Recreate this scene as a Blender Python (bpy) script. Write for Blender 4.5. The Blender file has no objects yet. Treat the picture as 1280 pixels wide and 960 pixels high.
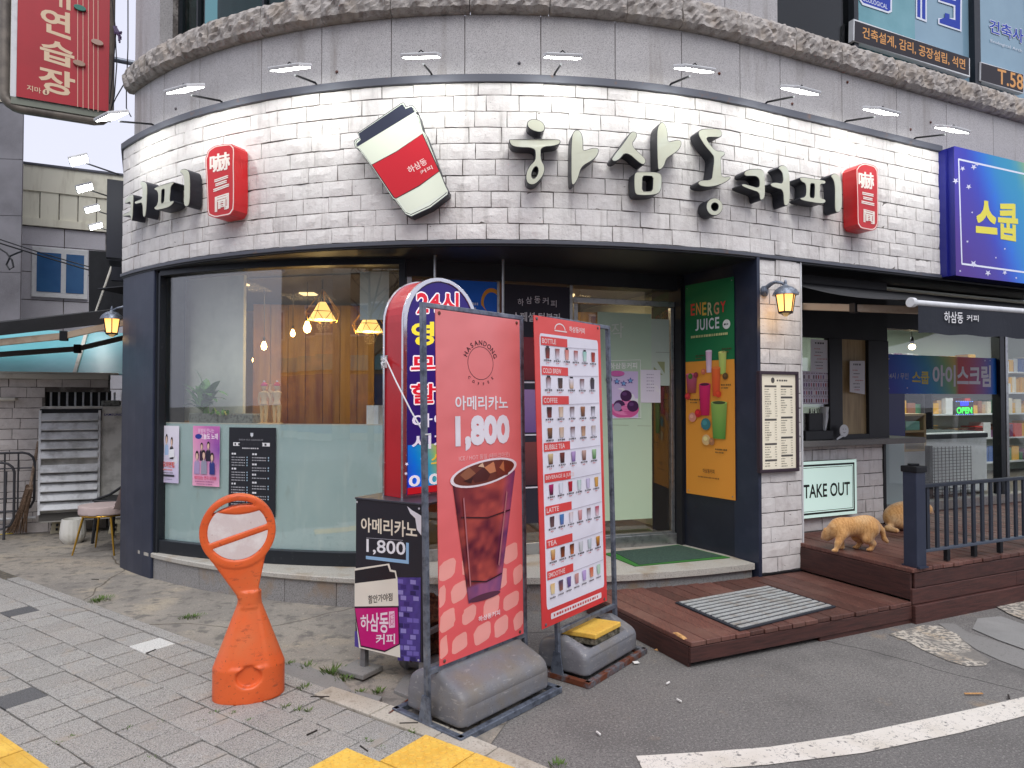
import bpy, bmesh, math, random
import numpy as np
from mathutils import Vector, Matrix
from mathutils.geometry import tessellate_polygon
random.seed(7)
SC = bpy.context.scene
COL = SC.collection
# ------------------------------------------------------------------ camera
F, YH, H = 870.0, 499.6, 1.6
PITCH = math.atan((YH - 480) / F)
cam_data = bpy.data.cameras.new('camera')
cam_data.sensor_width = 36.0
cam_data.lens = F / 1280 * 36.0
cam_data.clip_start, cam_data.clip_end = 0.05, 2000
CAM = bpy.data.objects.new('camera', cam_data)
COL.objects.link(CAM)
CAM.location = (0, 0, H)
CAM.rotation_euler = (math.pi / 2 + PITCH, 0, 0)
SC.camera = CAM
# ------------------------------------------------------------------ sky and sun (overcast)
SUN_EL, SUN_AZ = math.radians(55), math.radians(165)      # azimuth clockwise from +Y: behind the camera
world = bpy.data.worlds.new('World')
SC.world = world
world.use_nodes = True
wn = world.node_tree.nodes; wl = world.node_tree.links
bg = wn['Background']
sky = wn.new('ShaderNodeTexSky'); sky.sky_type = 'NISHITA'; sky.sun_disc = False
sky.sun_elevation = SUN_EL; sky.sun_rotation = SUN_AZ
sky.air_density = 1.0; sky.dust_density = 4.0; sky.ozone_density = 1.0
hsv = wn.new('ShaderNodeHueSaturation'); hsv.inputs['Saturation'].default_value = 0.22
mixw = wn.new('ShaderNodeMix'); mixw.data_type = 'RGBA'; mixw.inputs[0].default_value = 0.72
mixw.inputs[7].default_value = (8.8, 9.0, 10.8, 1)         # even cloud layer over the sky
wl.new(sky.outputs[0], hsv.inputs['Color']); wl.new(hsv.outputs[0], mixw.inputs[6])
wl.new(mixw.outputs[2], bg.inputs[0]); bg.inputs[1].default_value = 0.1
sun_data = bpy.data.lights.new('sun', 'SUN'); sun_data.energy = 1.4; sun_data.angle = math.radians(40)
sun_data.color = (1.0, 0.985, 0.96)
SUN = bpy.data.objects.new('sun', sun_data); COL.objects.link(SUN)
sd = Vector((math.sin(SUN_AZ) * math.cos(SUN_EL), math.cos(SUN_AZ) * math.cos(SUN_EL), math.sin(SUN_EL)))
SUN.rotation_euler = sd.to_track_quat('Z', 'Y').to_euler(); SUN.location = sd * 30
SC.view_settings.view_transform = 'Standard'; SC.view_settings.look = 'None'
SC.view_settings.exposure = 0.22; SC.view_settings.gamma = 1.0; SC.view_settings.use_curve_mapping = False
SC.render.engine = 'CYCLES'
SC.cycles.use_denoising = True
SC.cycles.max_bounces = 8; SC.cycles.transparent_max_bounces = 16
SC.cycles.sample_clamp_indirect = 6.0
SC.cycles.caustics_reflective = False; SC.cycles.caustics_refractive = False

# ------------------------------------------------------------------ geometry of the place
CC = Vector((-.173, 10.435)); RR = 5.2; TH = .437          # rounded corner: centre, radius, right wall angle
N1 = Vector((math.sin(TH), -math.cos(TH))); D1 = Vector((math.cos(TH), math.sin(TH)))
TT = CC + RR * N1                                           # where the curve meets the straight right wall
W1 = Vector((-.466, .885)); W1N = Vector((-.885, -.466))    # left wall direction and its outward normal
EYE = Vector((0, 0, H))
def ray(px, py):
    x = (px - 640) / F; y = -(py - 480) / F
    return Vector((x, math.cos(PITCH) - y * math.sin(PITCH), math.sin(PITCH) + y * math.cos(PITCH)))
def G(px, py, z=0.0):
    d = ray(px, py); t = (z - H) / d.z
    return Vector((d.x * t, d.y * t, z))
class Plane:
    """vertical (or free) plane: origin o, axis x, axis y, outward normal n"""
    def __init__(s, o, x, n, y=(0, 0, 1)):
        s.o = Vector(o) if len(o) == 3 else Vector((o[0], o[1], 0))
        v3 = lambda q: (Vector(q) if len(q) == 3 else Vector((q[0], q[1], 0))).normalized()
        s.x, s.n, s.y = v3(x), v3(n), v3(y)
    def hit(s, px, py):
        d = ray(px, py); t = (s.o - EYE).dot(s.n) / d.dot(s.n)
        p = EYE + d * t - s.o
        return (p.dot(s.x), p.dot(s.y))
    def pt(s, u, v, w=0.0):
        return s.o + s.x * u + s.y * v + s.n * w
class Arc:
    """shopfront surface: u = length along the front (0 where the curve ends, + to the right), v = height"""
    def __init__(s, off=0.0): s.off = off
    def pt(s, u, v, w=0.0):
        o = s.off + w
        if u >= 0: q = TT + D1 * u + N1 * o
        else:
            a = u / RR; c, si = math.cos(a), math.sin(a)
            q = CC + Vector((N1.x * c - N1.y * si, N1.x * si + N1.y * c)) * (RR + o)
        return Vector((q.x, q.y, v))
    def hit(s, px, py):
        d = ray(px, py); d2 = Vector((d.x, d.y))
        t = (TT + N1 * s.off).dot(N1) / d2.dot(N1)
        p = d2 * t; u = (p - TT).dot(D1)
        if u >= 0: return (u, H + d.z * t)
        r = RR + s.off; a = d2.dot(d2); b = -2 * d2.dot(CC); c = CC.dot(CC) - r * r
        disc = max(b * b - 4 * a * c, 0); t = (-b - math.sqrt(disc)) / (2 * a)
        v = d2 * t - CC
        ang = math.atan2(v.y, v.x) - math.atan2(N1.y, N1.x)
        return (ang * RR, H + d.z * t)
class Bow(Arc):
    """shop window line: flush with the column at the left end, set back towards the entrance"""
    def g(s, u): return s.off - (.07 + .38 * min(max((u + 5.7) / 2.6, 0), 1))
    def pt(s, u, v, w=0.0): return Arc(0).pt(u, v, s.g(u) + w)
    def hit(s, px, py):
        u = -4.0
        for _ in range(12): u, z = Arc(s.g(u)).hit(px, py)
        return (u, z)
def tangent(u0, off):
    p = Arc(off).pt(u0, 0); d, n = arc_dir(u0); x = Vector((d.x, d.y, 0)); return Plane(p - x * u0, x, Vector((n.x, n.y, 0)))
def arc_dir(u):
    if u >= 0: return D1, N1
    a = u / RR; c, si = math.cos(a), math.sin(a)
    n = Vector((N1.x * c - N1.y * si, N1.x * si + N1.y * c))
    return Vector((-n.y, n.x)), n
WALL = lambda u, v: TT + D1 * u + N1 * v                    # plan point beside the right wall
def W3(u, v, z): q = WALL(u, v); return Vector((q.x, q.y, z))
def plane_v(v): q = WALL(0, v); return Plane((q.x, q.y, 0), D1, N1)
def zoom(ox, oy, s): return lambda x, y: (ox + x / s, oy + y / s)

# ------------------------------------------------------------------ colours and materials
def lin(c):
    c = c / 255.0
    return c / 12.92 if c <= .04045 else ((c + .055) / 1.055) ** 2.4
def rgb(r, g, b, k=1.0): return (min(lin(r) * k, .92), min(lin(g) * k, .92), min(lin(b) * k, .92))
MATS = {}
def mat(name, col=(.5, .5, .5), rough=.6, metal=0.0, var=(), bump=(), rnd=0.0, spec=.5, emit=None, coat=0.0, rvar=None, alpha=None):
    """var: (scale, colour, lo, hi[, stretch]) noise layers; bump: (scale, strength, distance); rnd: per-object tint"""
    if name in MATS: return MATS[name]
    m = bpy.data.materials.new(name); m.use_nodes = True; MATS[name] = m
    n = m.node_tree.nodes; l = m.node_tree.links
    b = n['Principled BSDF']; b.inputs['Roughness'].default_value = rough; b.inputs['Metallic'].default_value = metal
    b.inputs['Specular IOR Level'].default_value = spec
    if coat: b.inputs['Coat Weight'].default_value = coat; b.inputs['Coat Roughness'].default_value = .15
    geo = n.new('ShaderNodeNewGeometry')
    cur = n.new('ShaderNodeRGB'); cur.outputs[0].default_value = (*col, 1); out = cur.outputs[0]
    def noise(scale, detail=5, stretch=None, kind='noise'):
        v = geo.outputs['Position']
        if stretch:
            mp = n.new('ShaderNodeMapping'); mp.inputs['Scale'].default_value = stretch[:3]
            if len(stretch) == 4: mp.inputs['Rotation'].default_value = (0, 0, stretch[3])
            l.new(v, mp.inputs[0]); v = mp.outputs[0]
        if kind == 'noise':
            t = n.new('ShaderNodeTexNoise'); t.inputs['Scale'].default_value = scale; t.inputs['Detail'].default_value = detail
            t.inputs['Roughness'].default_value = .6
            l.new(v, t.inputs['Vector']); return t.outputs[0]
        if kind == 'vor':
            t = n.new('ShaderNodeTexVoronoi'); t.inputs['Scale'].default_value = scale
            l.new(v, t.inputs['Vector']); return t.outputs['Color']
        t = n.new('ShaderNodeTexVoronoi'); t.feature = 'DISTANCE_TO_EDGE'; t.inputs['Scale'].default_value = scale
        w = n.new('ShaderNodeTexNoise'); w.inputs['Scale'].default_value = scale * 2.5; w.inputs['Detail'].default_value = 4
        l.new(v, w.inputs['Vector'])
        mx = n.new('ShaderNodeMix'); mx.data_type = 'VECTOR'; mx.inputs[0].default_value = .22
        l.new(v, mx.inputs[4]); l.new(w.outputs['Color'], mx.inputs[5]); l.new(mx.outputs[1], t.inputs['Vector'])
        return t.outputs[0]
    for layer in var:
        sc, c2, lo, hi = layer[:4]; st = layer[4] if len(layer) > 4 else None; kd = layer[5] if len(layer) > 5 else 'noise'
        f = noise(sc, 5, st, kd)
        mr = n.new('ShaderNodeMapRange'); mr.inputs['From Min'].default_value = lo; mr.inputs['From Max'].default_value = hi
        l.new(f, mr.inputs[0])
        mx = n.new('ShaderNodeMix'); mx.data_type = 'RGBA'
        l.new(mr.outputs[0], mx.inputs[0]); l.new(out, mx.inputs[6]); mx.inputs[7].default_value = (*c2, 1); out = mx.outputs[2]
    if rnd:
        oi = n.new('ShaderNodeObjectInfo'); hs = n.new('ShaderNodeHueSaturation')
        mr = n.new('ShaderNodeMapRange'); mr.inputs['To Min'].default_value = 1 - rnd; mr.inputs['To Max'].default_value = 1 + rnd
        l.new(oi.outputs['Random'], mr.inputs[0]); l.new(mr.outputs[0], hs.inputs['Value']); l.new(out, hs.inputs['Color']); out = hs.outputs[0]
    l.new(out, b.inputs['Base Color'])
    prev = None
    for layer in bump:
        sc, st, di = layer[:3]
        f = noise(sc, 6, layer[3] if len(layer) > 3 else None, layer[4] if len(layer) > 4 else 'noise')
        bp = n.new('ShaderNodeBump'); bp.inputs['Strength'].default_value = st; bp.inputs['Distance'].default_value = di
        l.new(f, bp.inputs['Height'])
        if prev: l.new(prev, bp.inputs['Normal'])
        prev = bp.outputs[0]
    if prev: l.new(prev, b.inputs['Normal'])
    if rvar:
        f = noise(rvar[0]); mr = n.new('ShaderNodeMapRange'); mr.inputs['To Min'].default_value = rvar[1]; mr.inputs['To Max'].default_value = rvar[2]
        mr.inputs['From Min'].default_value = .3; mr.inputs['From Max'].default_value = .7
        l.new(f, mr.inputs[0]); l.new(mr.outputs[0], b.inputs['Roughness'])
    if emit:
        b.inputs['Emission Color'].default_value = (*emit[:3], 1); b.inputs['Emission Strength'].default_value = emit[3]
    if alpha is not None: b.inputs['Alpha'].default_value = alpha
    return m
def attr_mat(name, rough=.5, glow=0.0, bump=None, spec=.4):
    m = bpy.data.materials.new(name); m.use_nodes = True; MATS[name] = m
    n = m.node_tree.nodes; l = m.node_tree.links; b = n['Principled BSDF']
    a = n.new('ShaderNodeAttribute'); a.attribute_name = 'Col'
    b.inputs['Roughness'].default_value = rough; b.inputs['Specular IOR Level'].default_value = spec
    l.new(a.outputs['Color'], b.inputs['Base Color'])
    if glow:
        l.new(a.outputs['Color'], b.inputs['Emission Color']); b.inputs['Emission Strength'].default_value = glow
    if bump:
        g = n.new('ShaderNodeNewGeometry'); t = n.new('ShaderNodeTexNoise'); t.inputs['Scale'].default_value = bump[0]
        bp = n.new('ShaderNodeBump'); bp.inputs['Strength'].default_value = bump[1]; bp.inputs['Distance'].default_value = .02
        l.new(g.outputs['Position'], t.inputs['Vector']); l.new(t.outputs[0], bp.inputs['Height']); l.new(bp.outputs[0], b.inputs['Normal'])
    return m
def glass_mat(name, tint=(.9, .95, .93), refl=1.0, rough=0.0, f0=.035):
    m = bpy.data.materials.new(name); m.use_nodes = True; MATS[name] = m
    n = m.node_tree.nodes; l = m.node_tree.links; n.remove(n['Principled BSDF'])
    tr = n.new('ShaderNodeBsdfTransparent'); tr.inputs[0].default_value = (*tint, 1)
    gl = n.new('ShaderNodeBsdfGlossy'); gl.inputs['Roughness'].default_value = rough; gl.inputs[0].default_value = (refl, refl, refl, 1)
    lw_ = n.new('ShaderNodeLayerWeight'); lw_.inputs[0].default_value = .5                    # Schlick reflectance, same for both faces of a pane
    pw = n.new('ShaderNodeMath'); pw.operation = 'POWER'; pw.inputs[1].default_value = 5; l.new(lw_.outputs['Facing'], pw.inputs[0])
    fr = n.new('ShaderNodeMath'); fr.operation = 'MULTIPLY_ADD'; fr.inputs[1].default_value = .93; fr.inputs[2].default_value = f0; l.new(pw.outputs[0], fr.inputs[0])
    mx = n.new('ShaderNodeMixShader'); l.new(fr.outputs[0], mx.inputs[0]); l.new(tr.outputs[0], mx.inputs[1]); l.new(gl.outputs[0], mx.inputs[2])
    l.new(mx.outputs[0], n['Material Output'].inputs['Surface'])
    return m

# ------------------------------------------------------------------ mesh builder
ORG = {}
def org(o): return ORG.get(o.name, Vector((0, 0, 0))) if o else Vector((0, 0, 0))
class MB:
    def __init__(s): s.v = []; s.f = []; s.c = []
    def add(s, verts, faces, col=None):
        b = len(s.v); s.v += [Vector(q) for q in verts]
        for f in faces: s.f.append([b + i for i in f]); s.c.append(col)
        return s
    def box(s, c, size, x=(1, 0), z=(0, 0, 1), col=None, taper=1.0):
        """oriented box: centre c, size (along x, along depth, along z)"""
        x = (Vector(x) if len(x) == 3 else Vector((x[0], x[1], 0))).normalized(); z = Vector(z).normalized(); y = z.cross(x)
        c = Vector(c); hx, hy, hz = [q / 2 for q in size]; vs = []
        for k in (-1, 1):
            t = taper if k > 0 else 1
            for i, j in ((-1, -1), (1, -1), (1, 1), (-1, 1)): vs.append(c + x * hx * i * t + y * hy * j * t + z * hz * k)
        return s.add(vs, [(3, 2, 1, 0), (4, 5, 6, 7), (0, 1, 5, 4), (1, 2, 6, 5), (2, 3, 7, 6), (3, 0, 4, 7)], col)
    def slab(s, sf, u0, u1, v0, v1, w0, w1, nu=1, col=None):
        """box on a surface between u, v and outward offsets w0..w1, following curves with nu steps"""
        vs = []; fs = []
        for i in range(nu + 1):
            u = u0 + (u1 - u0) * i / nu
            vs += [sf.pt(u, v0, w0), sf.pt(u, v0, w1), sf.pt(u, v1, w1), sf.pt(u, v1, w0)]
        for i in range(nu):
            a = i * 4
            for j in range(4): fs.append((a + j, a + (j + 1) % 4, a + 4 + (j + 1) % 4, a + 4 + j))
        fs.append((3, 2, 1, 0)); e = nu * 4; fs.append((e, e + 1, e + 2, e + 3))
        return s.add(vs, fs, col)
    def extrude(s, sf, loops, w0, w1, caps=True, sides=True, back=True, col=None):
        """loops (outer, holes...) of (u, v) on a surface, from offset w0 to w1 (front)"""
        loops = [list(lp) for lp in loops]
        flat = [q for lp in loops for q in lp]
        tris = tessellate_polygon([[Vector((q[0], q[1], 0)) for q in lp] for lp in loops]) if caps else []
        n = len(flat)
        if caps:
            s.add([sf.pt(q[0], q[1], w1) for q in flat], [tuple(t) for t in tris], col)
            if back and w0 != w1: s.add([sf.pt(q[0], q[1], w0) for q in flat], [tuple(reversed(t)) for t in tris], col)
        if sides and w0 != w1:
            for lp in loops:
                m = len(lp)
                s.add([sf.pt(q[0], q[1], w0) for q in lp] + [sf.pt(q[0], q[1], w1) for q in lp],
                      [(i, (i + 1) % m, m + (i + 1) % m, m + i) for i in range(m)], col)
        return s
    def tube(s, pts, r, n=8, close=True, col=None):
        pts = [Vector(p) for p in pts]; m = len(pts); rs = r if isinstance(r, (list, tuple)) else [r] * m
        vs = []; up = None
        for i, p in enumerate(pts):
            t = (pts[min(i + 1, m - 1)] - pts[max(i - 1, 0)]).normalized()
            if up is None:
                up = Vector((0, 0, 1)) if abs(t.z) < .9 else Vector((1, 0, 0))
            a = t.cross(up).normalized(); up = a.cross(t).normalized()
            for k in range(n):
                an = 2 * math.pi * k / n
                vs.append(p + (a * math.cos(an) + up * math.sin(an)) * rs[i])
        fs = []
        for i in range(m - 1):
            for k in range(n): fs.append((i * n + k, i * n + (k + 1) % n, (i + 1) * n + (k + 1) % n, (i + 1) * n + k))
        if close: fs.append(tuple(reversed(range(n)))); fs.append(tuple(range((m - 1) * n, m * n)))
        return s.add(vs, fs, col)
    def lathe(s, prof, c, n=24, axis=(0, 0, 1), sx=1.0, x=(1, 0, 0), col=None):
        """prof: (radius, height); sx squashes across"""
        ax = Vector(axis).normalized(); X = Vector(x); X = (X - ax * X.dot(ax)).normalized(); Y = ax.cross(X); c = Vector(c); vs = []; fs = []
        for r, h in prof:
            for k in range(n):
                a = 2 * math.pi * k / n; vs.append(c + ax * h + X * (r * math.cos(a)) + Y * (r * sx * math.sin(a)))
        for i in range(len(prof) - 1):
            for k in range(n): fs.append((i * n + k, i * n + (k + 1) % n, (i + 1) * n + (k + 1) % n, (i + 1) * n + k))
        fs.append(tuple(reversed(range(n)))); e = (len(prof) - 1) * n; fs.append(tuple(range(e, e + n)))
        return s.add(vs, fs, col)
    def grid(s, fn, nu, nv, col=None):
        vs = [fn(i / nu, j / nv) for j in range(nv + 1) for i in range(nu + 1)]; w = nu + 1
        cs = None
        b = len(s.v); s.v += [Vector(q) for q in vs]
        for j in range(nv):
            for i in range(nu):
                s.f.append([b + j * w + i, b + j * w + i + 1, b + (j + 1) * w + i + 1, b + (j + 1) * w + i])
                s.c.append(col((i + .5) / nu, (j + .5) / nv) if callable(col) else col)
        return s
    def build(s, name, m, parent=None, bevel=0.0, smooth=False, seg=2, weld=False, angle=40):
        o0 = org(parent)
        me = bpy.data.meshes.new(name)
        me.from_pydata([tuple(q - o0) for q in s.v], [], s.f); me.update()
        if any(c is not None for c in s.c):
            ca = me.color_attributes.new('Col', 'FLOAT_COLOR', 'CORNER')
            data = np.ones((len(me.loops), 4), np.float32); i = 0
            for f, c in zip(s.f, s.c):
                k = len(f)
                if c is not None:
                    if isinstance(c, list):
                        for j in range(k): data[i + j, :3] = c[j]
                    else: data[i:i + k, :3] = c
                i += k
            ca.data.foreach_set('color', data.ravel())
        if bevel or weld or smooth:
            bm = bmesh.new(); bm.from_mesh(me)
            if weld or bevel: bmesh.ops.remove_doubles(bm, verts=bm.verts, dist=1e-5)
            bmesh.ops.recalc_face_normals(bm, faces=bm.faces)
            if bevel:
                es = [e for e in bm.edges if len(e.link_faces) == 2 and e.calc_face_angle(0) > math.radians(30)]
                bmesh.ops.bevel(bm, geom=es, offset=bevel, segments=seg, profile=.5, affect='EDGES', clamp_overlap=True)
            bm.to_mesh(me); bm.free()
        if m: me.materials.append(m)
        o = bpy.data.objects.new(name, me); COL.objects.link(o)
        if smooth:
            me.shade_smooth()
            me.set_sharp_from_angle(angle=math.radians(angle))
        if parent: o.parent = parent
        ORG[o.name] = o0
        return o
def empty(name, loc, label, cat, group=None):
    o = bpy.data.objects.new(name, None); COL.objects.link(o); o.location = loc; o.empty_display_size = .1
    o['label'] = label; o['category'] = cat
    if group: o['group'] = group
    ORG[o.name] = Vector(loc); return o
def tag(o, label, cat, group=None):
    o['label'] = label; o['category'] = cat
    if group: o['group'] = group
    return o
def kind(o, k): o['kind'] = k; return o
def chaikin(pts, n=2):
    for _ in range(n):
        q = []
        for i in range(len(pts)):
            a, b = pts[i], pts[(i + 1) % len(pts)]
            q += [(a[0] * .75 + b[0] * .25, a[1] * .75 + b[1] * .25), (a[0] * .25 + b[0] * .75, a[1] * .25 + b[1] * .75)]
        pts = q
    return pts
def inset(lp, d):
    """shrink a closed loop by d (grows it when it runs the other way round)"""
    n = len(lp); ar = sum(lp[i][0] * lp[(i + 1) % n][1] - lp[(i + 1) % n][0] * lp[i][1] for i in range(n)); sg = 1 if ar > 0 else -1; out = []
    for i in range(n):
        a, b, c = Vector(lp[i - 1]), Vector(lp[i]), Vector(lp[(i + 1) % n]); t = (c - a)
        if t.length < 1e-9: out.append(lp[i]); continue
        t.normalize(); out.append((b.x - t.y * d * sg, b.y + t.x * d * sg))
    return out
def ell(cx, cy, rx, ry, n=24, rot=0, a0=0, a1=2 * math.pi):
    full = abs(a1 - a0 - 2 * math.pi) < 1e-6; out = []
    for k in range(n if full else n + 1):
        a = a0 + (a1 - a0) * k / n; x, y = rx * math.cos(a), ry * math.sin(a)
        out.append((cx + x * math.cos(rot) - y * math.sin(rot), cy + x * math.sin(rot) + y * math.cos(rot)))
    return out
def rrect(x0, y0, x1, y1, r, n=5):
    out = []
    for cx, cy, a in ((x1 - r, y1 - r, 0), (x0 + r, y1 - r, 90), (x0 + r, y0 + r, 180), (x1 - r, y0 + r, 270)):
        for k in range(n + 1):
            t = math.radians(a + 90 * k / n); out.append((cx + r * math.cos(t), cy + r * math.sin(t)))
    return out
# ------------------------------------------------------------------ lettering (built-in font) and flat print
_TC = {}
TXT = bpy.data.scenes.new('lettering_work')                # scratch scene for converting text, removed at the end
def glyphs(txt, off=0.0):
    k = (txt, off)
    if k not in _TC:
        c = bpy.data.curves.new('t', 'FONT'); c.body = txt; c.offset = off; c.fill_mode = 'FRONT'; c.resolution_u = 3
        o = bpy.data.objects.new('t', c); TXT.collection.objects.link(o); vl = TXT.view_layers[0]; vl.update()
        me = bpy.data.meshes.new_from_object(o.evaluated_get(vl.depsgraph))
        vs = [(q.co.x, q.co.y) for q in me.vertices]; fs = [tuple(p.vertices) for p in me.polygons]
        bpy.data.objects.remove(o); bpy.data.curves.remove(c); bpy.data.meshes.remove(me)
        x0 = min(q[0] for q in vs); x1 = max(q[0] for q in vs); y0 = min(q[1] for q in vs); y1 = max(q[1] for q in vs)
        _TC[k] = ([((x - x0), (y - y0)) for x, y in vs], fs, x1 - x0, y1 - y0)
    return _TC[k]
LAY = 0.0004
class Print:
    """flat print on a surface; every call lies one thin layer above the last"""
    def __init__(s, sf, base=0.0): s.sf = sf; s.mb = MB(); s.w = base; s.map = None
    def P(s, q): return s.sf.hit(*s.map(*q)) if s.map else q
    def layer(s): s.w += LAY; return s.w
    def loop(s, items):
        """pieces that do not overlap share the same layers"""
        w0 = top = s.w
        for it in items: s.w = w0; yield it; top = max(top, s.w)
        s.w = top
    def poly(s, loop, col, holes=()):
        w = s.layer(); s.mb.extrude(s.sf, [[s.P(q) for q in lp] for lp in [loop, *holes]], w, w, sides=False, col=col); return s
    def many(s, loops, col):
        w = s.layer()
        for lp in loops: s.mb.extrude(s.sf, [[s.P(q) for q in lp]], w, w, sides=False, col=col)
        return s
    def rect(s, x0, y0, x1, y1, col): return s.poly([(x0, y0), (x1, y0), (x1, y1), (x0, y1)], col)
    def grad(s, x0, y0, x1, y1, fn, nx=6, ny=6):
        w = s.layer()
        for j in range(ny):
            for i in range(nx):
                q = [(i / nx, j / ny), ((i + 1) / nx, j / ny), ((i + 1) / nx, (j + 1) / ny), (i / nx, (j + 1) / ny)]
                s.mb.add([s.sf.pt(*s.P((x0 + (x1 - x0) * a, y0 + (y1 - y0) * b)), w) for a, b in q], [(0, 1, 2, 3)], [fn(a, b) for a, b in q])
        return s
    def gquad(s, c4, fn, nx=6, ny=6):
        """gradient quad, corners bl, br, tr, tl"""
        w = s.layer(); c4 = [Vector(s.P(q)) for q in c4]
        def B(a, b): p = (c4[0] * (1 - a) + c4[1] * a) * (1 - b) + (c4[3] * (1 - a) + c4[2] * a) * b; return (p.x, p.y)
        for j in range(ny):
            for i in range(nx):
                q = [(i / nx, j / ny), ((i + 1) / nx, j / ny), ((i + 1) / nx, (j + 1) / ny), (i / nx, (j + 1) / ny)]
                s.mb.add([s.sf.pt(*B(a, b), w) for a, b in q], [(0, 1, 2, 3)], [fn(a, b) for a, b in q])
        return s
    def text(s, txt, x0, y0, x1, y1, col, off=0.0, fat=0.0, outline=None, slant=0.0):
        """lettering stretched into the box x0..x1, y0..y1 (y up in surface units)"""
        vs, fs, gw, gh = glyphs(txt, off)
        def put(dx, dy, c):
            w = s.layer()
            s.mb.add([s.sf.pt(x0 + (x1 - x0) * x / gw + dx + slant * (y / gh), y0 + (y1 - y0) * y / gh + dy, w) for x, y in vs], fs, c)
        if outline:
            ocol, ow = outline
            for k in range(8): put(ow * math.cos(k * math.pi / 4), ow * math.sin(k * math.pi / 4), ocol); s.w -= LAY * .86
            s.w += LAY
        if fat:
            for k in range(4): put(fat * (1 if k in (0, 1) else -1), fat * (1 if k in (1, 2) else -1), col); s.w -= LAY * .8
            s.w += LAY
        else: put(0, 0, col)
        return s
    def text4(s, txt, bl, br, tr, tl, col, off=0.0, outline=None, fat=0.0):
        """lettering in the quad given in map (photo) or surface coordinates"""
        q = [Vector(s.P(p)) for p in (bl, br, tr, tl)]
        vs, fs, gw, gh = glyphs(txt, off)
        def put(dx, dy, c):
            w = s.layer(); pts = []
            for x, y in vs:
                a, b = x / gw, y / gh; p = (q[0] * (1 - a) + q[1] * a) * (1 - b) + (q[3] * (1 - a) + q[2] * a) * b
                pts.append(s.sf.pt(p.x + dx, p.y + dy, w))
            s.mb.add(pts, fs, c)
        if outline:
            for k in range(8): put(outline[1] * math.cos(k * math.pi / 4), outline[1] * math.sin(k * math.pi / 4), outline[0]); s.w -= LAY * .86
            s.w += LAY
        if fat:
            for k in range(4): put(fat * (1 if k in (0, 1) else -1), fat * (1 if k in (1, 2) else -1), col); s.w -= LAY * .8
            s.w += LAY
        else: put(0, 0, col)
        return s
    def line(s, pts, wd, col):
        pts = [Vector(s.P(q)) for q in pts]; w = s.layer()
        for a, b in zip(pts, pts[1:]):
            d = (b - a); n = Vector((-d.y, d.x)).normalized() * wd / 2
            s.mb.add([s.sf.pt(*(a - n), w), s.sf.pt(*(b - n), w), s.sf.pt(*(b + n), w), s.sf.pt(*(a + n), w)], [(0, 1, 2, 3)], col); w += 2e-5
        return s
    def dashes(s, x, y, w, h, n, col, fill=.75):
        """a line of unreadably small print"""
        wl = s.layer()
        for k in range(n):
            a = x + w * k / n; b = a + w / n * fill * random.uniform(.6, 1.1)
            s.mb.add([s.sf.pt(a, y, wl), s.sf.pt(b, y, wl), s.sf.pt(b, y + h, wl), s.sf.pt(a, y + h, wl)], [(0, 1, 2, 3)], col)
        return s
    def build(s, name, parent, m=None): 
        o = s.mb.build(name, m or MATS['print'], parent); return o
# ------------------------------------------------------------------ continuous bodies from distance fields
def sdf_mesh(fn, lo, hi, h):
    """surface nets over a numpy distance function"""
    lo = np.array(lo); hi = np.array(hi); n = np.ceil((hi - lo) / h).astype(int) + 1
    ax = [lo[i] + h * np.arange(n[i]) for i in range(3)]
    X, Y, Z = np.meshgrid(*ax, indexing='ij'); V = fn(X, Y, Z); S = V < 0
    cs = np.zeros(n - 1, int); corners = [(i, j, k) for i in (0, 1) for j in (0, 1) for k in (0, 1)]
    def sub(A, c): return A[c[0]:n[0] - 1 + c[0], c[1]:n[1] - 1 + c[1], c[2]:n[2] - 1 + c[2]]
    for c in corners: cs += sub(S, c)
    act = (cs > 0) & (cs < 8); idx = -np.ones(n - 1, int); ids = np.argwhere(act); idx[act] = np.arange(len(ids))
    acc = np.zeros((len(ids), 3)); cnt = np.zeros(len(ids))
    for a in corners:
        for d in range(3):
            if a[d]: continue
            b = list(a); b[d] = 1
            va = sub(V, a)[act]; vb = sub(V, b)[act]; m = (va < 0) != (vb < 0)
            t = np.where(m, va / np.where(m, va - vb, 1), 0); p = np.tile(np.array(a, float), (len(ids), 1)); p[:, d] += t
            acc[m] += p[m]; cnt[m] += 1
    pos = lo + (ids + acc / np.maximum(cnt, 1)[:, None]) * h
    faces = []
    for d in range(3):
        e = [slice(None)] * 3; f = [slice(None)] * 3; e[d] = slice(0, -1); f[d] = slice(1, None)
        ch = np.argwhere(S[tuple(e)] != S[tuple(f)]); u, v = (d + 1) % 3, (d + 2) % 3
        for c in ch:
            if c[u] < 1 or c[v] < 1 or c[u] >= n[u] - 1 or c[v] >= n[v] - 1: continue
            q = []
            for du, dv in ((-1, -1), (0, -1), (0, 0), (-1, 0)):
                k = c.copy(); k[u] += du; k[v] += dv; q.append(idx[tuple(k)])
            if min(q) < 0: continue
            if not S[tuple(c)]: q.reverse()
            faces.append(tuple(int(i) for i in q))
    return [Vector(p) for p in pos], faces
def cap(X, Y, Z, a, b, ra, rb):
    a = np.array(a, float); b = np.array(b, float); d = b - a; L = (d * d).sum()
    t = np.clip(((X - a[0]) * d[0] + (Y - a[1]) * d[1] + (Z - a[2]) * d[2]) / max(L, 1e-9), 0, 1)
    return np.sqrt((X - a[0] - d[0] * t) ** 2 + (Y - a[1] - d[1] * t) ** 2 + (Z - a[2] - d[2] * t) ** 2) - (ra + (rb - ra) * t)
def ellip(X, Y, Z, c, r):
    k = np.sqrt(((X - c[0]) / r[0]) ** 2 + ((Y - c[1]) / r[1]) ** 2 + ((Z - c[2]) / r[2]) ** 2); return (k - 1) * min(r)
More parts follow.
